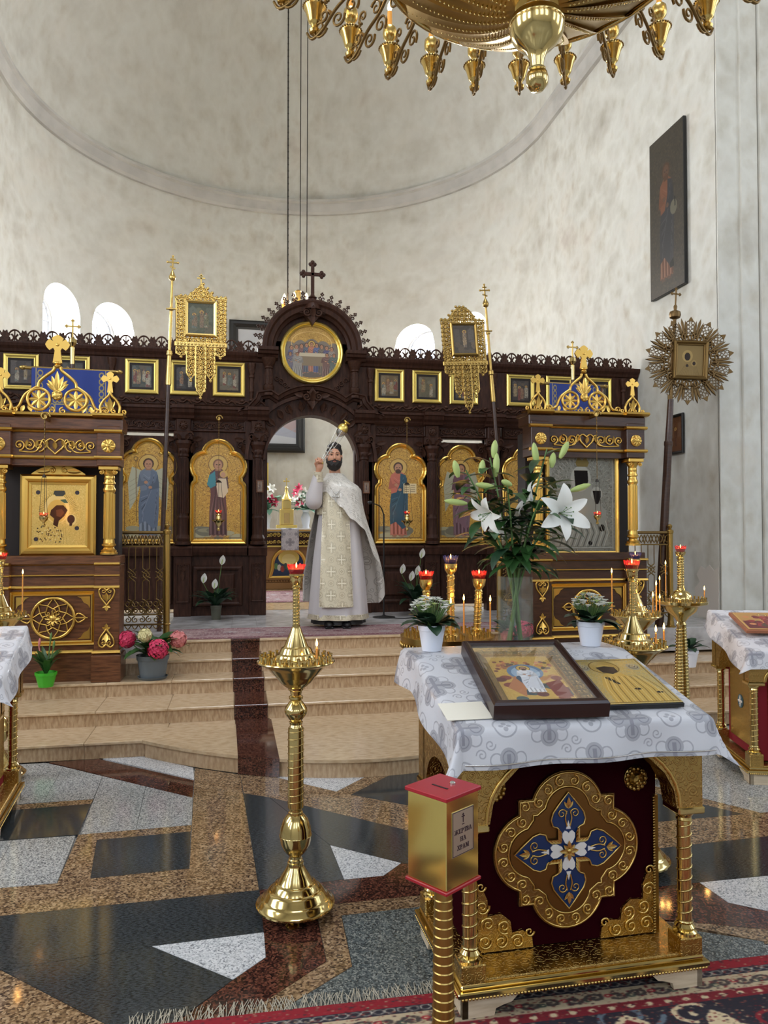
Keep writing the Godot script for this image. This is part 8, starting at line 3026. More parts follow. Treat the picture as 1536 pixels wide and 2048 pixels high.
func lily(b: MB, c: MB, at: Vector3, dir: Vector3, k: float, twist: float) -> void:
	# an open trumpet of six recurved petals, with stamens in c
	var d := dir.normalized()
	var s := d.cross(Vector3(0.2, 1, 0.1)).normalized()
	var u := s.cross(d)
	for i in 6:
		var a := TAU * i / 6 + twist
		var o := s * cos(a) + u * sin(a)
		var len_ := (0.1 if i % 2 else 0.095) * k
		b.leaf(at + o * 0.006, d * 0.75 + o * 0.75, d * 0.7 - o * 0.7, len_, (0.05 if i % 2 else 0.038) * k, 0.95, 0.22, 9, 0.06, 0.8)
	for i in 6:
		var a := TAU * (i + 0.5) / 6 + twist
		var o := s * cos(a) + u * sin(a)
		c.rod(at, at + d * 0.05 * k + o * 0.014 * k, 0.001, 4)
		c.ball(at + d * 0.052 * k + o * 0.015 * k, Vector3.ONE * 0.003, 5, 4)

func bud(b: MB, at: Vector3, dir: Vector3, len_: float, r: float) -> void:
	var d := dir.normalized()
	b.tube(PackedVector3Array([at, at + d * len_ * 0.15, at + d * len_ * 0.4, at + d * len_ * 0.7, at + d * len_ * 0.92, at + d * len_]), [r * 0.4, r * 0.75, r, r * 0.95, r * 0.5, r * 0.08], 8)

func build_lilies() -> void:
	var st := mat("stem_green", col(92, 124, 66), 0.5)
	var lf := mat("leaf_green", col(44, 78, 38), 0.4)
	lf.backlight_enabled = true
	lf.backlight = Color(0.1, 0.2, 0.05)
	mat("leaf_dark", col(34, 60, 40), 0.4)
	var pw := mat("petal_white", col(240, 240, 234), 0.5)
	pw.backlight_enabled = true
	pw.backlight = Color(0.5, 0.5, 0.45)
	mat("bud_green", col(178, 196, 118), 0.5)
	var gv := mat("vase_glass", Color(0.3, 0.36, 0.34, 0.06), 0.02)
	gv.transparency = BaseMaterial3D.TRANSPARENCY_ALPHA
	var o := Vector3(1.165, 1.105, -3.05)
	var v := thing("glass_vase", "tall square clear glass vase of lily stems at the back of wide lectern", "vase", o, 0.25)
	for k in 4:
		var b := MB.new()
		b.T = Transform3D(Basis(Vector3.UP, PI / 2 * k), Vector3.ZERO)
		b.box(Vector3(0, 0.15, 0.052), Vector3(0.108, 0.3, 0.004), 0.001)
		part(v, "glass_wall", b, "vase_glass")
	part(v, "glass_base", mbox(Vector3(0, 0.008, 0), Vector3(0.1, 0.016, 0.1), 0.002), "vase_glass")
	var wt := mat("vase_water", Color(0.3, 0.36, 0.34, 0.03), 0.02)
	wt.transparency = BaseMaterial3D.TRANSPARENCY_ALPHA
	part(v, "water", mbox(Vector3(0, 0.11, 0), Vector3(0.098, 0.18, 0.098)), "vase_water")
	var t := thing("lily_bouquet", "bouquet of white lilies with green buds in the glass vase", "flowers", o)
	t.scale = Vector3(1.12, 1.04, 1.1)
	var rg := RandomNumberGenerator.new()
	rg.seed = 21
	# stems from the foot of the vase up to each head: [x, y, z]
	var tops := [[-0.21, 0.72, 0.05], [-0.09, 0.78, -0.03], [-0.06, 0.66, 0.08], [0.14, 0.82, -0.02], [0.2, 0.66, 0.06], [0.06, 0.6, 0.1], [-0.14, 0.62, -0.06], [0.1, 0.7, -0.1]]
	var leaf := 0
	for k in tops.size():
		var e := Vector3(tops[k][0], tops[k][1], tops[k][2])
		var foot := Vector3(-signf(e.x) * 0.025, 0.02, -0.02 + 0.01 * (k % 4))
		var mid := Vector3(e.x * 0.16, 0.32, e.z * 0.2)
		var b := MB.new()
		b.bend([foot, mid, mid.lerp(e, 0.5) + Vector3(0, 0.03, 0), e], [0.0055, 0.005, 0.004, 0.003], 6, 6)
		var s := part(t, "stem", b, "stem_green")
		for q in 20:
			var f := 0.0 + q * 0.05
			var p := mid.lerp(e, f)
			var a := rg.randf() * TAU
			b = MB.new()
			b.leaf(p, Vector3(cos(a), rg.randf_range(-0.2, 0.6), sin(a)), Vector3.UP, rg.randf_range(0.12, 0.2) * (1.0 - f * 0.3), rg.randf_range(0.034, 0.054), rg.randf_range(0.5, 1.3), 0.25, 6)
			part(s, "leaf", b, "leaf_green" if leaf % 3 else "leaf_dark")
			leaf += 1
	# open flowers
	for f in [[0.13, 0.545, 0.12, 0.12, 0.1, 1.0, 1.25, 0.35], [-0.13, 0.55, 0.1, -0.85, -0.45, 0.3, 0.95, 0.9], [0.06, 0.6, 0.03, -0.8, 0.4, -0.1, 0.9, 0.1], [0.0, 0.49, -0.06, 0.3, 0.1, -0.8, 0.9, 0.4]]:
		var b := MB.new()
		var c := MB.new()
		lily(b, c, Vector3(f[0], f[1], f[2]), Vector3(f[3], f[4], f[5]), f[6], f[7])
		var fl := part(t, "lily_flower", b, "petal_white")
		orn(fl, "stamens", c, "stem_green")
	# buds
	for q in [[-0.24, 0.69, 0.05, -0.25, 1, 0.1, 0.07], [-0.21, 0.585, 0.06, -1, 0.12, 0.1, 0.09], [-0.1, 0.65, 0.06, -1, 0.15, 0.2, 0.085], [-0.07, 0.7, -0.02, 0.05, 1, 0, 0.1], [-0.075, 0.78, -0.03, 0.1, 1, 0, 0.075], [-0.13, 0.7, -0.02, 0.1, 1, 0.1, 0.07], [0.09, 0.75, 0.0, -0.15, 1, 0.05, 0.095], [0.15, 0.74, 0.0, 0.15, 1, 0, 0.065], [0.185, 0.78, 0.0, 0.5, 1, 0, 0.08], [0.2, 0.64, 0.06, 1, 0.35, 0.1, 0.085], [-0.04, 0.66, 0.07, -0.8, 0.3, 0.3, 0.05]]:
		var b := MB.new()
		bud(b, Vector3(q[0], q[1], q[2]), Vector3(q[3], q[4], q[5]), q[6], 0.013)
		part(t, "bud", b, "bud_green")

func rosette_plant(t: Node3D, y: float, n: int, len0: float, len1: float, wid: float, up0: float, up1: float, m: String, seed_: int, droop := 0.9) -> void:
	var rg := RandomNumberGenerator.new()
	rg.seed = seed_
	for k in n:
		var a := TAU * k * 0.382
		var b := MB.new()
		b.leaf(Vector3(cos(a) * 0.01, y, sin(a) * 0.01), Vector3(cos(a), rg.randf_range(up0, up1), sin(a)), Vector3.UP, rg.randf_range(len0, len1), wid * rg.randf_range(0.8, 1.2), droop * rg.randf_range(0.6, 1.2), 0.2, 6)
		part(t, "leaf", b, m)

func kalanchoe(label: String, at: Vector3, seed_: int) -> void:
	var t := thing("potted_kalanchoe", label, "potted plant", at, 0.2, "white-flowered plants in white pots")
	part(t, "pot", pot_mesh(0.042, 0.056, 0.105, 8), "pot_white")
	rosette_plant(t, 0.1, 18, 0.09, 0.14, 0.07, 0.0, 1.2, "leaf_dark", seed_, 0.8)
	var rg := RandomNumberGenerator.new()
	rg.seed = seed_
	var floret := MB.new()
	for k in 5:
		var a := TAU * k / 5
		floret.leaf(Vector3.ZERO, Vector3(cos(a), 0.7, sin(a)), Vector3.UP, 0.016, 0.014, 0.4, 0.3, 3)
	floret.ball(Vector3(0, 0.002, 0), Vector3.ONE * 0.003, 5, 4)
	var fm := floret.mesh()
	var st := MB.new()
	for k in 70:
		var r := 0.088 * sqrt(rg.randf())
		var a := rg.randf() * TAU
		var p := Vector3(cos(a) * r, 0.215 - r * r * 5.0 + rg.randf_range(-0.015, 0.01), sin(a) * r)
		var f := put(t, "floret", fm, "petal_white" if k % 7 else "bud_green", p, a)
		st.rod(Vector3(p.x * 0.2, 0.1, p.z * 0.2), p, 0.0015, 4)
	orn(t, "flower_stalks", st, "stem_green")

func peace_lily(label: String, at: Vector3, blooms: Array, seed_: int, k: float) -> void:
	var t := thing("peace_lily", label, "potted plant", at, 0, "peace lilies on the chancel floor")
	part(t, "pot", pot_mesh(0.075 * k, 0.09 * k, 0.18 * k, 4), "pot_olive").rotation.y = PI / 4
	rosette_plant(t, 0.16 * k, 26, 0.26 * k, 0.44 * k, 0.085 * k, 0.5, 2.2, "leaf_dark", seed_, 1.2)
	for q in blooms:
		var b := MB.new()
		var e := Vector3(q[0], q[1], q[2])
		b.bend([Vector3(0, 0.16 * k, 0), Vector3(e.x * 0.4, e.y * 0.6, e.z * 0.4), e], 0.004, 5, 5)
		var s := part(t, "flower_stalk", b, "stem_green")
		b = MB.new()
		b.leaf(e, Vector3(0.15, 1, 0.25), Vector3(0.1, 0, 1), 0.13 * k, 0.075 * k, -0.1, 0.35, 6)
		part(s, "white_spathe", b, "petal_white")
		b = MB.new()
		b.rod(e + Vector3(0, 0.01, 0.01), e + Vector3(0.01, 0.07 * k, 0.02), 0.006, 6, 0.004)
		part(s, "spadix", b, "bud_green")

func hydrangea(label: String, at: Vector3, heads: Array, seed_: int) -> void:
	var t := thing("hydrangea", label, "potted plant", at, 0, "pink hydrangeas beside the shrines")
	part(t, "pot", pot_mesh(0.1, 0.125, 0.2, 24), "pot_grey")
	part(t, "saucer", lathed([0.0, 0.002, 0.11, 0.002, 0.125, 0.022, 0.12, 0.022, 0.105, 0.008, 0.0, 0.008], 24), "pot_grey")
	rosette_plant(t, 0.19, 36, 0.2, 0.34, 0.11, 0.3, 3.2, "leaf_green" if seed_ % 2 else "leaf_dark", seed_, 1.1)
	var rg := RandomNumberGenerator.new()
	rg.seed = seed_
	var fl := MB.new()
	for k in 4:
		var a := TAU * k / 4
		fl.leaf(Vector3.ZERO, Vector3(cos(a), 0.25, sin(a)), Vector3.UP, 0.013, 0.013, 0.2, 0.2, 3)
	var fm := fl.mesh()
	for q in heads:
		var c := Vector3(q[0], q[1], q[2])
		var b := MB.new()
		b.bend([Vector3(0, 0.17, 0), Vector3(c.x * 0.5, c.y * 0.7, c.z * 0.5), c], 0.005, 5, 4)
		var s := part(t, "stalk", b, "stem_green")
		b = MB.new()
		for k in 110:
			var y := 1.0 - 2.0 * (k + 0.5) / 110
			var a := k * 2.39996
			var d := Vector3(sqrt(1 - y * y) * cos(a), y, sqrt(1 - y * y) * sin(a))
			var B := Basis(Quaternion(Vector3.UP, d)) if d.y > -0.999 else Basis.IDENTITY
			b.T = Transform3D(B * Basis(Vector3.UP, rg.randf() * 2.0), c + d * q[3] * rg.randf_range(0.84, 1.08))
			for e in 4:
				var g := TAU * e / 4
				b.leaf(Vector3.ZERO, Vector3(cos(g), 0.25, sin(g)), Vector3.UP, 0.02, 0.02, 0.2, 0.2, 2)
		orn(s, "flower_head", b, q[4])

func build_pot_plants() -> void:
	mat("pot_white", col(226, 230, 240), 0.35)
	mat("pot_olive", col(92, 92, 78), 0.5)
	mat("pot_grey", col(96, 104, 108), 0.45)
	mat("pot_green", col(64, 172, 40), 0.35)
	mat("hydrangea_pink", col(196, 44, 84), 0.6)
	mat("hydrangea_faded", col(202, 120, 116), 0.6)
	mat("hydrangea_cream", col(214, 204, 150), 0.6)
	kalanchoe("white-flowered plant in octagonal white pot at left back of lectern", Vector3(0.79, 1.105, -3.03), 5)
	kalanchoe("white-flowered plant in octagonal white pot at right back of lectern", Vector3(1.5, 1.105, -3.03), 6)
	peace_lily("peace lily left of the gateway with one tall white bloom", Vector3(-0.24, SOLEA, -8.72), [[0.06, 0.62, 0.1], [-0.14, 0.42, 0.1], [-0.02, 0.36, 0.16]], 11, 0.9)
	peace_lily("peace lily right of the gateway beside the microphone stand", Vector3(2.08, SOLEA, -8.72), [[0.04, 0.68, 0.1], [-0.2, 0.5, 0.12], [-0.1, 0.42, 0.16], [-0.02, 0.48, 0.12]], 12, 0.95)
	hydrangea("pink hydrangea in grey pot on the steps beside left shrine", Vector3(-0.7, 0.36, -6.6), [[0.06, 0.27, 0.17, 0.078, "hydrangea_pink"], [0.21, 0.33, 0.06, 0.065, "hydrangea_faded"], [-0.2, 0.34, 0.05, 0.065, "hydrangea_pink"], [-0.05, 0.38, 0.14, 0.05, "hydrangea_cream"]], 13)
	hydrangea("pink hydrangea half hidden behind the vase beside right shrine", Vector3(2.52, 0.36, -6.6), [[0.05, 0.34, 0.1, 0.075, "hydrangea_pink"], [-0.1, 0.28, 0.08, 0.06, "hydrangea_faded"]], 14)
	# calla in a green pot
	var t := thing("potted_calla", "calla plant in a bright green pot before the left shrine", "potted plant", Vector3(-1.5, 0.36, -6.42))
	part(t, "pot", pot_mesh(0.055, 0.078, 0.115, 24), "pot_green")
	rosette_plant(t, 0.1, 16, 0.16, 0.28, 0.05, 2.0, 5.0, "leaf_green", 15, 1.0)
	for q in [[-0.05, 0.32, 0.02], [0.03, 0.36, 0.0], [0.06, 0.3, 0.03]]:
		var b := MB.new()
		b.bend([Vector3(0, 0.1, 0), Vector3(q[0] * 0.5, q[1] * 0.6, q[2]), Vector3(q[0], q[1], q[2])], 0.005, 5, 4)
		bud(b, Vector3(q[0], q[1], q[2]), Vector3(0.1, 1, 0), 0.07, 0.01)
		part(t, "bloom_stalk", b, "hydrangea_faded" if q[0] < 0 else "stem_green")
	t = thing("potted_plant", "dark leafy plant in small white pot left of the right lectern", "potted plant", Vector3(4.05, 0.36, -6.25))
	part(t, "pot", pot_mesh(0.07, 0.09, 0.15, 20), "pot_white")
	rosette_plant(t, 0.14, 18, 0.12, 0.22, 0.07, 0.5, 2.5, "leaf_dark", 16, 1.0)

# ---------------------------------------------------------------- chandeliers, hanging lamps, altar, paintings, rugs, microphone
func build_chandelier() -> void:
	var c := Vector3(1.36, 3.65, -3.25)
	var t := thing("chandelier", "large brass chandelier with ribbed bowl and ring of candle arms overhead", "chandelier", c)
	part(t, "finial", lathed([0.0, 0, 0.03, 0.008, 0.05, 0.035, 0.053, 0.06, 0.048, 0.085, 0.036, 0.1, 0.04, 0.106, 0.03, 0.112, 0.034, 0.15, 0.05, 0.19, 0.085, 0.22, 0.115, 0.255, 0.128, 0.295, 0.125, 0.315, 0.128, 0.32, 0.118, 0.35, 0.09, 0.375, 0.06, 0.385, 0.05, 0.4], 40, ), "brass")
	part(t, "stem", lathed([0.05, 0.4, 0.03, 0.6, 0.03, 9.65], 16), "brass")
	# bowl of overlapping ribbed plates
	var plate_ := MB.new()
	var rows := []
	for j in 13:
		var s := j / 12.0
		var r := lerpf(0.1, 0.74, s)
		var y := 0.4 + 0.3 * pow(s, 1.6)
		var row := PackedVector3Array()
		for i in 7:
			var u := (i - 3) / 3.0
			var a := u * PI / 24 * 1.25 + s * 0.35
			row.append(Vector3(cos(a) * r, y + 0.022 * s * (1.0 - u * u) - 0.02 * s + 0.012 * u * s, -sin(a) * r))
		rows.append(row)
	plate_.grid(rows)
	var bead := MB.new()
	for j in 30:
		var s := 0.08 + 0.92 * j / 29.0
		var r := lerpf(0.1, 0.74, s)
		var a := PI / 24 * 1.2 + s * 0.35
		bead.ball(Vector3(cos(a) * r, 0.39 + 0.3 * pow(s, 1.6), -sin(a) * r), Vector3.ONE * 0.006, 5, 4)
	var pm := plate_.mesh()
	var bm := bead.mesh()
	for k in 24:
		var p := put(t, "bowl_plate", pm, "brass_old", Vector3.ZERO, TAU * k / 24)
		var bd := put(p, "bead_row", bm, "brass", Vector3.ZERO)
		bd.set_meta("kind", "stuff")
	var rim := PackedVector3Array()
	for q in arc(Vector2.ZERO, 0.745, 0, 355, 71):
		rim.append(Vector3(q.x, 0.69, q.y))
	var b := MB.new()
	b.tube(rim, 0.015, 8, true)
	part(t, "bowl_rim", b, "brass")
	# arms, each with its cup, candle tube and bulb; x runs outwards
	var arm := MB.new()
	arm.bend([Vector3(0.74, 1.1, 0), Vector3(0.9, 1.16, 0), Vector3(1.02, 1.08, 0), Vector3(1.12, 0.98, 0), Vector3(1.24, 0.92, 0), Vector3(1.34, 0.84, 0), Vector3(1.42, 0.82, 0), Vector3(1.46, 0.87, 0)], [0.011, 0.011, 0.01, 0.01, 0.01, 0.01, 0.01, 0.008], 6, 5)
	for q in [[0.95, 1.22, 0.07, 0.0, 1.3], [1.06, 1.12, 0.055, 2.0, -1.3], [1.16, 1.02, 0.05, 0.5, 1.3], [1.22, 0.86, 0.05, 3.0, 1.4], [1.33, 0.92, 0.045, 1.0, -1.3], [1.36, 0.86, 0.06, 3.5, 1.2], [1.0, 0.98, 0.06, 1.0, 1.4], [1.12, 0.9, 0.055, 4.0, -1.4], [0.88, 1.05, 0.07, 2.0, 1.3], [1.28, 1.03, 0.04, 5.0, 1.3]]:
		arm.curl(Vector2(q[0], q[1]), q[2], q[3], q[4], 0, 0.0085)
	for q in [[1.1, 1.0], [1.27, 0.9], [1.3, 0.98], [1.0, 1.15]]:
		arm.leaf(Vector3(q[0], q[1], 0), Vector3(0.6, 0.8, 0.2), Vector3(0, 0, 1), 0.06, 0.025, 0.4, 0.3, 4)
	var am := arm.mesh()
	var cup := lathed([0.0, 0.84, 0.03, 0.845, 0.034, 0.86, 0.03, 0.865, 0.018, 0.88, 0.024, 0.895, 0.03, 0.9, 0.038, 0.91, 0.055, 0.97, 0.064, 0.985, 0.068, 1.0, 0.064, 1.01, 0.045, 1.02, 0.026, 1.03, 0.022, 1.05, 0.03, 1.06, 0.042, 1.075, 0.045, 1.1, 0.042, 1.13, 0.028, 1.145], 20).mesh()
	var ruff := MB.new()
	for k in 26:
		var a := TAU * k / 26
		ruff.ball(Vector3(cos(a) * 0.068, 1.0, sin(a) * 0.068), Vector3.ONE * 0.006, 5, 4)
	var rm := ruff.mesh()
	var tube_ := lathed([0.016, 1.14, 0.015, 1.24, 0.008, 1.245], 12).mesh()
	var bulb := lathed([0.008, 1.243, 0.015, 1.262, 0.012, 1.285, 0.0, 1.31], 12).mesh()
	mat("candle_tube", col(222, 160, 70), 0.5)
	glow("bulb", Color(1.0, 0.86, 0.62), 8.0)
	for k in 30:
		var turn := TAU * k / 30
		var a := put(t, "arm", am, "brass_dark", Vector3.ZERO, turn)
		put(a, "cup", cup, "gold", Vector3(1.4, 0, 0))
		put(a, "cup_beads", rm, "brass_dark", Vector3(1.4, 0, 0)).set_meta("kind", "stuff")
		put(a, "candle_tube", tube_, "candle_tube", Vector3(1.4, 0, 0))
		put(a, "bulb", bulb, "bulb", Vector3(1.4, 0, 0))
		var l := OmniLight3D.new()
		l.name = "bulb_light"
		l.light_color = Color(1.0, 0.84, 0.6)
		l.light_energy = 0.02
		l.light_size = 0.012
		l.omni_range = 20.0
		l.omni_attenuation = 2.0
		l.shadow_enabled = true
		a.add_child(l, true)
		l.position = Vector3(1.4, 1.275, 0)
	var ring := PackedVector3Array()
	for q in arc(Vector2.ZERO, 0.74, 0, 355, 71):
		ring.append(Vector3(q.x, 1.1, q.y))
	b = MB.new()
	b.tube(ring, 0.02, 8, true)
	b.lathe([0.74, 0.7, 0.7, 0.9, 0.74, 1.1], 48)
	part(t, "drum", b, "brass_old")
	# the small chandelier of the sanctuary, its top showing over the screen
	t = thing("sanctuary_chandelier", "small lit chandelier on three chains showing above the icon screen", "chandelier", Vector3(1.02, 5.42, -13.2))
	part(t, "ring", lathed([0.02, 0.02, 0.3, 0.02, 0.31, 0.04, 0.3, 0.06, 0.02, 0.06], 32), "gold")
	part(t, "column", lathed([0.05, 0.06, 0.05, 0.12, 0.035, 0.14, 0.05, 0.4, 0.06, 0.41, 0.02, 0.44], 12), "gold")
	for k in 3:
		b = MB.new()
		var x: float = [-0.19, 0.04, 0.16][k]
		var top := Vector3(x * 1.0, 7.2, 0)
		b.rod(Vector3(x, 0.06, 0.12 if k == 0 else -0.1), top, 0.012 if k == 0 else 0.008, 6)
		if k == 0:
			for q in 60:
				b.ball(Vector3(x, 0.1 + 0.115 * q, lerpf(0.12, 0.0, q / 60.0)), Vector3(0.016, 0.03, 0.016), 5, 4)
		part(t, "chain", b, "iron")
	for k in 8:
		var a := TAU * (k + 0.4) / 8
		var p := Vector3(cos(a) * 0.28, 0.06, sin(a) * 0.28)
		part(t, "candle_tube", lathed([0.016, 0, 0.016, 0.14], 10), "candle_tube").position = p
		var bl := part(t, "bulb", lathed([0.01, 0.14, 0.03, 0.175, 0.022, 0.22, 0.0, 0.26], 12), "bulb")
		bl.position = p
		var l := OmniLight3D.new()
		l.name = "bulb_light"
		l.light_color = Color(1.0, 0.84, 0.6)
		l.light_energy = 0.06
		l.light_size = 0.02
		l.omni_range = 20.0
		l.shadow_enabled = true
		t.add_child(l, true)
		l.position = p + Vector3(0, 0.185, 0)

func hanging_lamp(label: String, at: Vector3, top: float, k: float, red: bool) -> void:
	# an oil lamp on three wires from a hook above; at: foot of the bowl
	var t := thing("hanging_lamp", label, "oil lamp", at, 0, "oil lamps hung before the icons")
	var body := [0.0, 0, 0.016, 0.004, 0.02, 0.02, 0.01, 0.035, 0.012, 0.05, 0.03, 0.07, 0.04, 0.095, 0.07, 0.115, 0.072, 0.125, 0.05, 0.13, 0.03, 0.14, 0.026, 0.17, 0.034, 0.18, 0.026, 0.195]
	if red:
		body = [0.0, 0, 0.012, 0.004, 0.016, 0.02, 0.008, 0.03, 0.012, 0.045, 0.03, 0.06, 0.038, 0.085, 0.034, 0.09]
	var pr := []
	for v in body:
		pr.append(v * k)
	part(t, "bowl", lathed(pr, 24), "brass")
	var rim: float = (0.09 if red else 0.125) * k
	var rr: float = (0.036 if red else 0.068) * k
	var hub := 0.55 * k if not red else 0.42 * k
	var b := MB.new()
	for q in 3:
		var a := TAU * q / 3 + 0.5
		b.rod(Vector3(cos(a) * rr, rim, sin(a) * rr), Vector3(cos(a) * rr * 0.5, hub, sin(a) * rr * 0.5), 0.002, 4)
	b.lathe([0.0, hub, rr * 0.55, hub, rr * 0.3, hub + 0.02, 0.0, hub + 0.03], 12)
	part(t, "suspension_wires", b, "iron").set_meta("kind", "stuff")
	b = MB.new()
	b.rod(Vector3(0, hub + 0.02, 0), Vector3(0, top - at.y, 0), 0.0028, 5)
	for q in int((top - at.y - hub) / 0.03):
		if q < 9:
			b.ball(Vector3(0, top - at.y - 0.03 * q, 0), Vector3(0.006, 0.013, 0.006), 5, 4)
	part(t, "chain", b, "brass_dark")
	b = MB.new()
	b.box(Vector3(0, top - at.y + 0.02, -0.06), Vector3(0.03, 0.05, 0.13), 0.01)
	b.curl(Vector2(0.0, top - at.y + 0.02), 0.04, 0, 1.2, 0.0, 0.008)
	part(t, "hook", b, "brass_old")
	lamp_glass(t, Vector3(0, (0.075 if red else 0.185) * k, 0), "ruby_glass", 0.95 * k)

func build_lamps() -> void:
	hanging_lamp("brass hanging oil lamp before the mother-and-child icon", Vector3(-0.22, 1.6, -8.7), 2.86, 1.0, false)
	hanging_lamp("brass hanging oil lamp before the icon of the bearded figure with book", Vector3(1.97, 1.6, -8.7), 2.9, 1.0, false)
	hanging_lamp("red glass hanging lamp before the gold-covered icon of left shrine", Vector3(-1.53, 1.63, -6.42), 2.5, 0.95, true)
	hanging_lamp("red glass hanging lamp before the silver-covered icon of right shrine", Vector3(3.28, 1.66, -6.47), 2.67, 0.95, true)

func build_altar() -> void:
	var t := thing("altar", "gilded altar with arched painted front seen through the gateway", "altar", Vector3(0.9, SOLEA, -13.0))
	var ph := mat("altar_wood", col(150, 112, 66), 0.4)
	part(t, "base", mbox(Vector3(0, 0.06, -0.5), Vector3(1.5, 0.12, 1.06), 0.01), ph)
	part(t, "body", mbox(Vector3(0, 0.42, -0.5), Vector3(1.36, 0.64, 0.98), 0.006), ph)
	var b := MB.new()
	for k in 30:
		b.ball(Vector3(-0.7 + 1.4 * k / 29.0, 0.14, 0.03), Vector3(0.02, 0.015, 0.015), 6, 4)
	moulding(b, -0.72, 0.72, [0.0, 0.16, 0.03, 0.165, 0.04, 0.19, 0.0, 0.2])
	part(t, "base_moulding", b, ph)
	var pth := PackedVector2Array([Vector2(-0.34, 0.22), Vector2(0.26, 0.22)])
	for q in arc(Vector2(-0.04, 0.42), 0.26, -10, 190, 16):
		pth.append(q)
	b = MB.new()
	b.frame(pth, [-0.01, 0.0, -0.01, 0.02, 0.02, 0.03, 0.04, 0.02, 0.05, 0.0])
	part(t, "arch_frame", b, "gold_leaf")
	var p := Paint.new(160, 160, col(30, 52, 84))
	p.ell(0.5, 0.3, 0.3, 0.28, col(226, 206, 110))
	p.ell(0.5, 0.36, 0.2, 0.2, col(238, 224, 150))
	for k in 9:
		p.ell(0.14 + 0.09 * k, 0.62 + 0.05 * (k % 3), 0.06, 0.12, [col(90, 130, 80), col(200, 196, 180), col(150, 60, 50), col(60, 80, 70)][k % 4])
	p.soften(1.5)
	b = MB.new()
	b.face(pth, 0.004)
	part(t, "arch_painting", b, painted(p.tex(), 0.4))
	part(t, "frieze_board", mbox(Vector3(0, 0.86, -0.49), Vector3(1.44, 0.24, 1.02), 0.004), "wood_dark")
	b = MB.new()
	for k in 22:
		var x := -0.69 + 1.38 * (k + 0.5) / 22
		b.curl(Vector2(x, 0.81), 0.032, k * 1.7, 1.4 if k % 2 else -1.4, 0.03, 0.008)
		b.curl(Vector2(x, 0.93), 0.036, k * 2.1, -1.5 if k % 2 else 1.5, 0.03, 0.007)
	orn(t, "gilt_frieze", b, "gold_pale")
	b = MB.new()
	moulding(b, -0.74, 0.74, [0.02, 0.72, 0.05, 0.725, 0.05, 0.75, 0.02, 0.76])
	moulding(b, -0.74, 0.74, [0.02, 0.99, 0.05, 1.0, 0.06, 1.02, 0.0, 1.03])
	part(t, "gilt_mouldings", b, "gold_pale").set_meta("kind", "stuff")
	part(t, "top", mbox(Vector3(0, 1.03, -0.5), Vector3(1.5, 0.03, 1.1), 0.005), "enamel_white")
	var c := thing("altar_cloth", "white embroidered cloth hanging over the front of the altar", "cloth", Vector3(0.87, SOLEA + 1.047, -12.94))
	b = MB.new()
	var rows := []
	for j in 12:
		var row := PackedVector3Array()
		for i in 9:
			var x := lerpf(-0.15, 0.15, i / 8.0)
			row.append(Vector3(x, 0.004, -0.2 + 0.09 * j) if j < 4 else Vector3(x, -0.05 * (j - 3.5), 0.075 + 0.006 * sin(i * 1.3)))
		rows.append(row)
	b.grid(rows, false, false, true, false, 1.0, 2.0)
	part(c, "cloth", b, "brocade_white")
	# tabernacle: a gilt tower under a glass pyramid
	t = thing("tabernacle", "gilt tower-shaped tabernacle under glass on the altar", "tabernacle", Vector3(0.84, SOLEA + 1.046, -13.4))
	part(t, "base", mbox(Vector3(0, 0.03, 0), Vector3(0.36, 0.06, 0.3), 0.008), "gold_pale")
	b = MB.new()
	b.box(Vector3(0, 0.2, 0), Vector3(0.24, 0.28, 0.2), 0.01)
	b.box(Vector3(0, 0.42, 0), Vector3(0.16, 0.16, 0.14), 0.01)
	b.lathe([0.08, 0.5, 0.09, 0.52, 0.04, 0.6, 0.02, 0.7, 0.03, 0.72, 0.0, 0.76], 12)
	part(t, "tower", b, "gold_pale")
	part(t, "tower_door", mbox(Vector3(0, 0.18, 0.105), Vector3(0.1, 0.18, 0.01), 0.003), "gold")
	var cr := part(t, "cross", cross_mesh(0.13, 0.08, 0.014), "gold_pale")
	cr.position.y = 0.75
	b = MB.new()
	for k in 4:
		var a := TAU * (k + 0.5) / 4
		var g := TAU * (k + 1.5) / 4
		b.quad(Vector3(cos(a) * 0.27, 0.06, sin(a) * 0.27), Vector3(cos(g) * 0.27, 0.06, sin(g) * 0.27), Vector3(cos(g) * 0.06, 0.8, sin(g) * 0.06), Vector3(cos(a) * 0.06, 0.8, sin(a) * 0.06))
	part(t, "glass_cover", b, "glass_pane")
	# vases of pale flowers at both sides
	for k in 2:
		t = thing("altar_bouquet", ["vase of pale flowers and leaves left of the tabernacle", "vase of pale flowers and leaves right of the tabernacle"][k], "flowers", Vector3([0.5, 1.22][k], SOLEA + 1.046, -13.82), 0, "flowers on the altar")
		part(t, "vase", lathed([0.0, 0, 0.07, 0, 0.06, 0.05, 0.09, 0.2, 0.05, 0.3, 0.07, 0.34], 18), "pot_white")
		rosette_plant(t, 0.32, 60, 0.22, 0.5, 0.14, 0.2, 3.2, "altar_leaf", 60 + k, 1.2)
		var rg := RandomNumberGenerator.new()
		rg.seed = 80 + k
		for q in 12:
			b = MB.new()
			var cc := MB.new()
			var a := rg.randf() * TAU
			lily(b, cc, Vector3(cos(a) * 0.2, rg.randf_range(0.4, 0.75), absf(sin(a)) * 0.2), Vector3(cos(a), 0.4, 0.8), 1.1, a)
			part(t, "flower", b, "petal_white" if q % 4 else "hydrangea_pink")
	# high-backed chair and a gold framed icon behind
	t = thing("high_chair", "dark high-backed chair at the right inside the gateway", "chair", Vector3(2.16, SOLEA, -13.4), -0.3)
	b = MB.new()
	var back := PackedVector2Array([Vector2(-0.3, 0.5), Vector2(0.3, 0.5)])
	for q in arc(Vector2(0, 1.55), 0.3, 0, 180, 12):
		back.append(q)
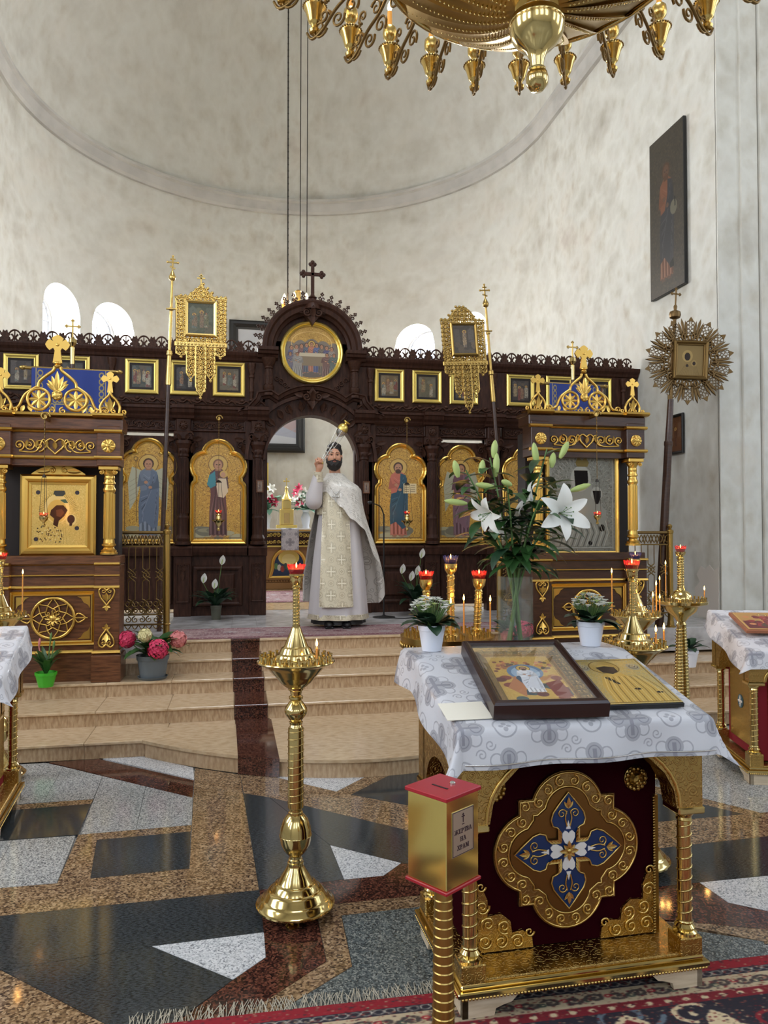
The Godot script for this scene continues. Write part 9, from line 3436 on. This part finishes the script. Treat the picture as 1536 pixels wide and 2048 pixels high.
	b.slab(back, -0.3, -0.25, 0.01)
	part(t, "backrest", b, "wood_dark")
	part(t, "seat", mbox(Vector3(0, 0.46, 0), Vector3(0.6, 0.08, 0.55), 0.01), "wood_dark")
	for sx: float in [-1.0, 1.0]:
		for sz: float in [-1.0, 1.0]:
			part(t, "leg", mbox(Vector3(sx * 0.26, 0.21, sz * 0.23), Vector3(0.06, 0.42, 0.06), 0.006), "wood_dark")
		part(t, "armrest", mbox(Vector3(sx * 0.28, 0.72, 0), Vector3(0.05, 0.05, 0.5), 0.01), "wood_dark")
		part(t, "arm_post", mbox(Vector3(sx * 0.28, 0.6, 0.22), Vector3(0.04, 0.2, 0.04)), "wood_dark")
	framed("wall_icon", "narrow gold-framed icon at the left inside the gateway", Vector3(0.42, 2.75, -16.22), 0.42, 0.62, 0.07, 0.05, "gold_pale", scene_icon(64, 96, col(170, 150, 110), 130, 1, [col(150, 120, 90), col(190, 170, 130)]))

func build_paintings() -> void:
	# large dim painting in the apse, dark frame
	var p := Paint.new(256, 448, col(176, 178, 184))
	p.ell(0.62, 0.32, 0.42, 0.3, col(192, 190, 192))
	p.ell(0.7, 0.2, 0.16, 0.1, col(206, 178, 104))
	p.poly([0.3, 0.9, 0.5, 0.2, 0.9, 0.3, 1.0, 0.95], col(150, 154, 168))
	p.poly([0.55, 0.8, 0.75, 0.45, 1.0, 0.5, 1.0, 0.9], col(160, 140, 140))
	p.ring(0.7, 0.5, 0.6, 0.42, 0.01, col(146, 150, 160))
	p.soften(2.0)
	framed("altar_painting", "large pale painting in broad black frame on the apse wall", Vector3(0.6, 4.7, -16.28), 1.62, 2.82, 0.19, 0.1, "black", painted(p.tex(), 0.15), 0.0, "", "painting")
	# tall darkened canvas on the right wall
	p = Paint.new(200, 480, col(54, 48, 40))
	var rg := RandomNumberGenerator.new()
	rg.seed = 17
	p.speck(rg, 2600, [col(60, 54, 46), col(46, 42, 36), col(66, 58, 46)], 2, 6)
	saint(p, 0.5, 0.2, 0.92, 0.2, {"robe": col(104, 64, 44), "cloak": col(42, 42, 46), "skin": col(84, 60, 46), "halo": false, "beard": true})
	p.ell(0.72, 0.5, 0.1, 0.045, col(92, 88, 74))
	p.poly([0.6, 0.83, 0.7, 0.81, 0.71, 0.86, 0.6, 0.86], col(6, 6, 6))
	p.poly([0.74, 0.44, 0.76, 0.44, 0.77, 0.5, 0.75, 0.5], col(8, 8, 8))
	p.soften(1.8)
	var m := painted(p.tex(), 0.4)
	var t := thing("wall_painting", "tall darkened unframed canvas of a standing figure high on right wall", "painting", Vector3(5.18, 4.52, -8.29), -PI / 2)
	var b := MB.new()
	b.slab(rect(-0.37, 0, 0.37, 2.0), -0.005, 0.035, 0.004)
	part(t, "stretcher", b, "black")
	b = MB.new()
	b.face(rect(-0.366, 0.004, 0.366, 1.996), 0.0365)
	part(t, "canvas", b, m)
	framed("wall_icon", "small dark-framed icon low on the right wall behind the sunburst pole", Vector3(5.185, 2.765, -8.18), 0.32, 0.48, 0.035, 0.03, "black", scene_icon(80, 120, col(96, 62, 40), 140, 1, [col(120, 72, 46), col(84, 50, 36)]), -PI / 2)

func build_rugs() -> void:
	var p := Paint.new(1024, 512, col(112, 16, 26))
	var rg := RandomNumberGenerator.new()
	rg.seed = 4
	var cream := col(196, 176, 140)
	var ink := col(34, 30, 40)
	var flower := func(x: float, y: float, s: float, c: Color, c2: Color) -> void:
		for k in 6:
			var a := TAU * k / 6
			p.ell(x + cos(a) * s * 0.6, y + sin(a) * s * 1.2, s * 0.4, s * 0.8, c)
		p.ell(x, y, s * 0.4, s * 0.8, c2)
	# field of arabesques: dark ground, lobed medallions outlined in cream
	p.poly([0, 0.14, 1, 0.14, 1, 0.42, 0, 0.42], col(30, 24, 36))
	for k in 150:
		p.curl(rg.randf(), rg.randf_range(0.16, 1.0), rg.randf_range(0.012, 0.03), rg.randf() * TAU, 1.3, 0.004, [cream, col(120, 22, 32), col(150, 60, 54), col(88, 100, 110)][k % 4])
	for k in 16:
		var x := (k + 0.5) / 16
		for row in 3:
			var y := 0.27 + 0.28 * row
			var q := []
			for i in 17:
				var a := TAU * i / 16
				q.append_array([x + (0.026 + 0.006 * cos(a * 4)) * cos(a), y + (0.09 + 0.02 * cos(a * 4)) * sin(a)])
			p.poly(q, col(108, 16, 26) if (k + row) % 2 else cream)
			p.line(q, 0.005, cream if (k + row) % 2 else ink)
			flower.call(x, y, 0.016, cream if (k + row) % 2 else col(160, 50, 50), ink)
	# borders along the top edge: red band, dark chain, cream strip with blossoms, red guard
	p.poly([0, 0, 1, 0, 1, 0.036, 0, 0.036], col(134, 18, 32))
	p.poly([0, 0.036, 1, 0.036, 1, 0.058, 0, 0.058], ink)
	for k in 120:
		p.ring((k + 0.5) / 120, 0.047, 0.0036, 0.008, 0.0016, col(170, 164, 150))
	p.poly([0, 0.058, 1, 0.058, 1, 0.112, 0, 0.112], col(178, 160, 130))
	for k in 60:
		p.curl((k + 0.5) / 60, 0.086, 0.007, PI * (k % 2), 1.2, 0.003, col(70, 60, 56))
		flower.call((k + 0.1) / 60, 0.082 + 0.008 * (k % 2), 0.0035, [col(150, 36, 44), col(60, 70, 60)][k % 2], cream)
	p.poly([0, 0.112, 1, 0.112, 1, 0.14, 0, 0.14], col(112, 16, 28))
	for k in 70:
		p.ell((k + 0.5) / 70, 0.126, 0.003, 0.007, cream)
	p.speck(rg, 30000, [col(90, 14, 24), col(120, 60, 50), col(60, 40, 44), col(150, 130, 100)], 1, 2)
	p.soften(1.2)
	var m := painted(p.tex(), 0.95)
	var t := thing("carpet", "red patterned oriental carpet in front of and beneath the wide lectern", "carpet", Vector3(1.4, 0, -1.8), -0.012)
	var b := MB.new()
	b.T = Transform3D(Basis(Vector3.RIGHT, -PI / 2), Vector3.ZERO)
	b.face(rect(-2.4, -0.74, 2.4, 0.74), 0.006)
	part(t, "pile", b, m)
	part(t, "backing", mbox(Vector3(0, 0.0028, 0), Vector3(4.8, 0.0054, 1.48)), "velvet")
	b = MB.new()
	for k in 420:
		var x := -1.75 + 1.9 * k / 420.0 + rg.randf_range(-0.004, 0.004)
		var e := rg.randf_range(0.05, 0.085)
		var s := rg.randf_range(-0.02, 0.03)
		b.tube(PackedVector3Array([Vector3(x, 0.004, -0.738), Vector3(x + s * 0.4, 0.004, -0.738 - e * 0.5), Vector3(x + s, 0.003, -0.738 - e)]), 0.0016, 3, false, false)
	orn(t, "fringe", b, mat("fringe", col(186, 178, 160), 0.9))
	# faded runner along the edge of the solea
	p = Paint.new(512, 96, col(140, 112, 112))
	for k in 60:
		p.ell(rg.randf(), rg.randf_range(0.2, 0.8), 0.02, 0.07, [col(160, 130, 128), col(116, 80, 84), col(150, 140, 140), col(104, 62, 70)][k % 4])
	p.poly([0, 0, 1, 0, 1, 0.1, 0, 0.1], col(118, 66, 74))
	p.poly([0, 0.9, 1, 0.9, 1, 1, 0, 1], col(106, 54, 64))
	for k in 64:
		p.curl((k + 0.5) / 64, 0.5, 0.008, k, 1.2, 0.003, col(96, 60, 66))
	p.speck(rg, 6000, [col(150, 120, 118), col(120, 90, 92), col(164, 148, 144)], 1, 2)
	t = thing("runner_rug", "faded red runner rug along the edge of the raised chancel floor", "rug", Vector3(1.1, SOLEA, -7.5))
	b = MB.new()
	b.T = Transform3D(Basis(Vector3.RIGHT, -PI / 2), Vector3.ZERO)
	b.slab(rect(-1.78, -0.36, 1.78, 0.36), 0.0005, 0.006)
	part(t, "pile", b, painted(p.tex(), 0.95))
	t = thing("sanctuary_rug", "pale patterned rug on the sanctuary floor before the altar", "rug", Vector3(0.9, SOLEA, -11.6))
	b = MB.new()
	b.T = Transform3D(Basis(Vector3.RIGHT, -PI / 2), Vector3.ZERO)
	b.slab(rect(-1.2, -1.0, 1.2, 1.0), 0.0005, 0.006)
	part(t, "pile", b, painted(p.tex(), 0.95))

func build_microphone() -> void:
	var t := thing("microphone_stand", "slim black microphone stand on round foot right of the man", "microphone stand", Vector3(1.66, SOLEA, -8.55))
	part(t, "foot", lathed([0.0, 0, 0.13, 0, 0.13, 0.008, 0.03, 0.02, 0.014, 0.03], 24), "black")
	var b := MB.new()
	b.rod(Vector3(0, 0.02, 0), Vector3(0, 1.2, 0), 0.009, 8)
	part(t, "pole", b, "black")
	b = MB.new()
	b.bend([Vector3(0, 1.18, 0), Vector3(-0.05, 1.28, 0.05), Vector3(-0.16, 1.32, 0.1)], 0.007, 6, 5)
	part(t, "gooseneck", b, "black")
	b = MB.new()
	b.ball(Vector3(-0.18, 1.325, 0.11), Vector3(0.03, 0.022, 0.022), 10, 8)
	part(t, "microphone", b, "black")
	b = MB.new()
	b.bend([Vector3(0.02, 0.008, 0.1), Vector3(0.2, 0.008, 0.2), Vector3(0.4, 0.008, 0.1), Vector3(0.7, 0.008, 0.16)], 0.006, 5, 6)
	part(t, "cable", b, "black")
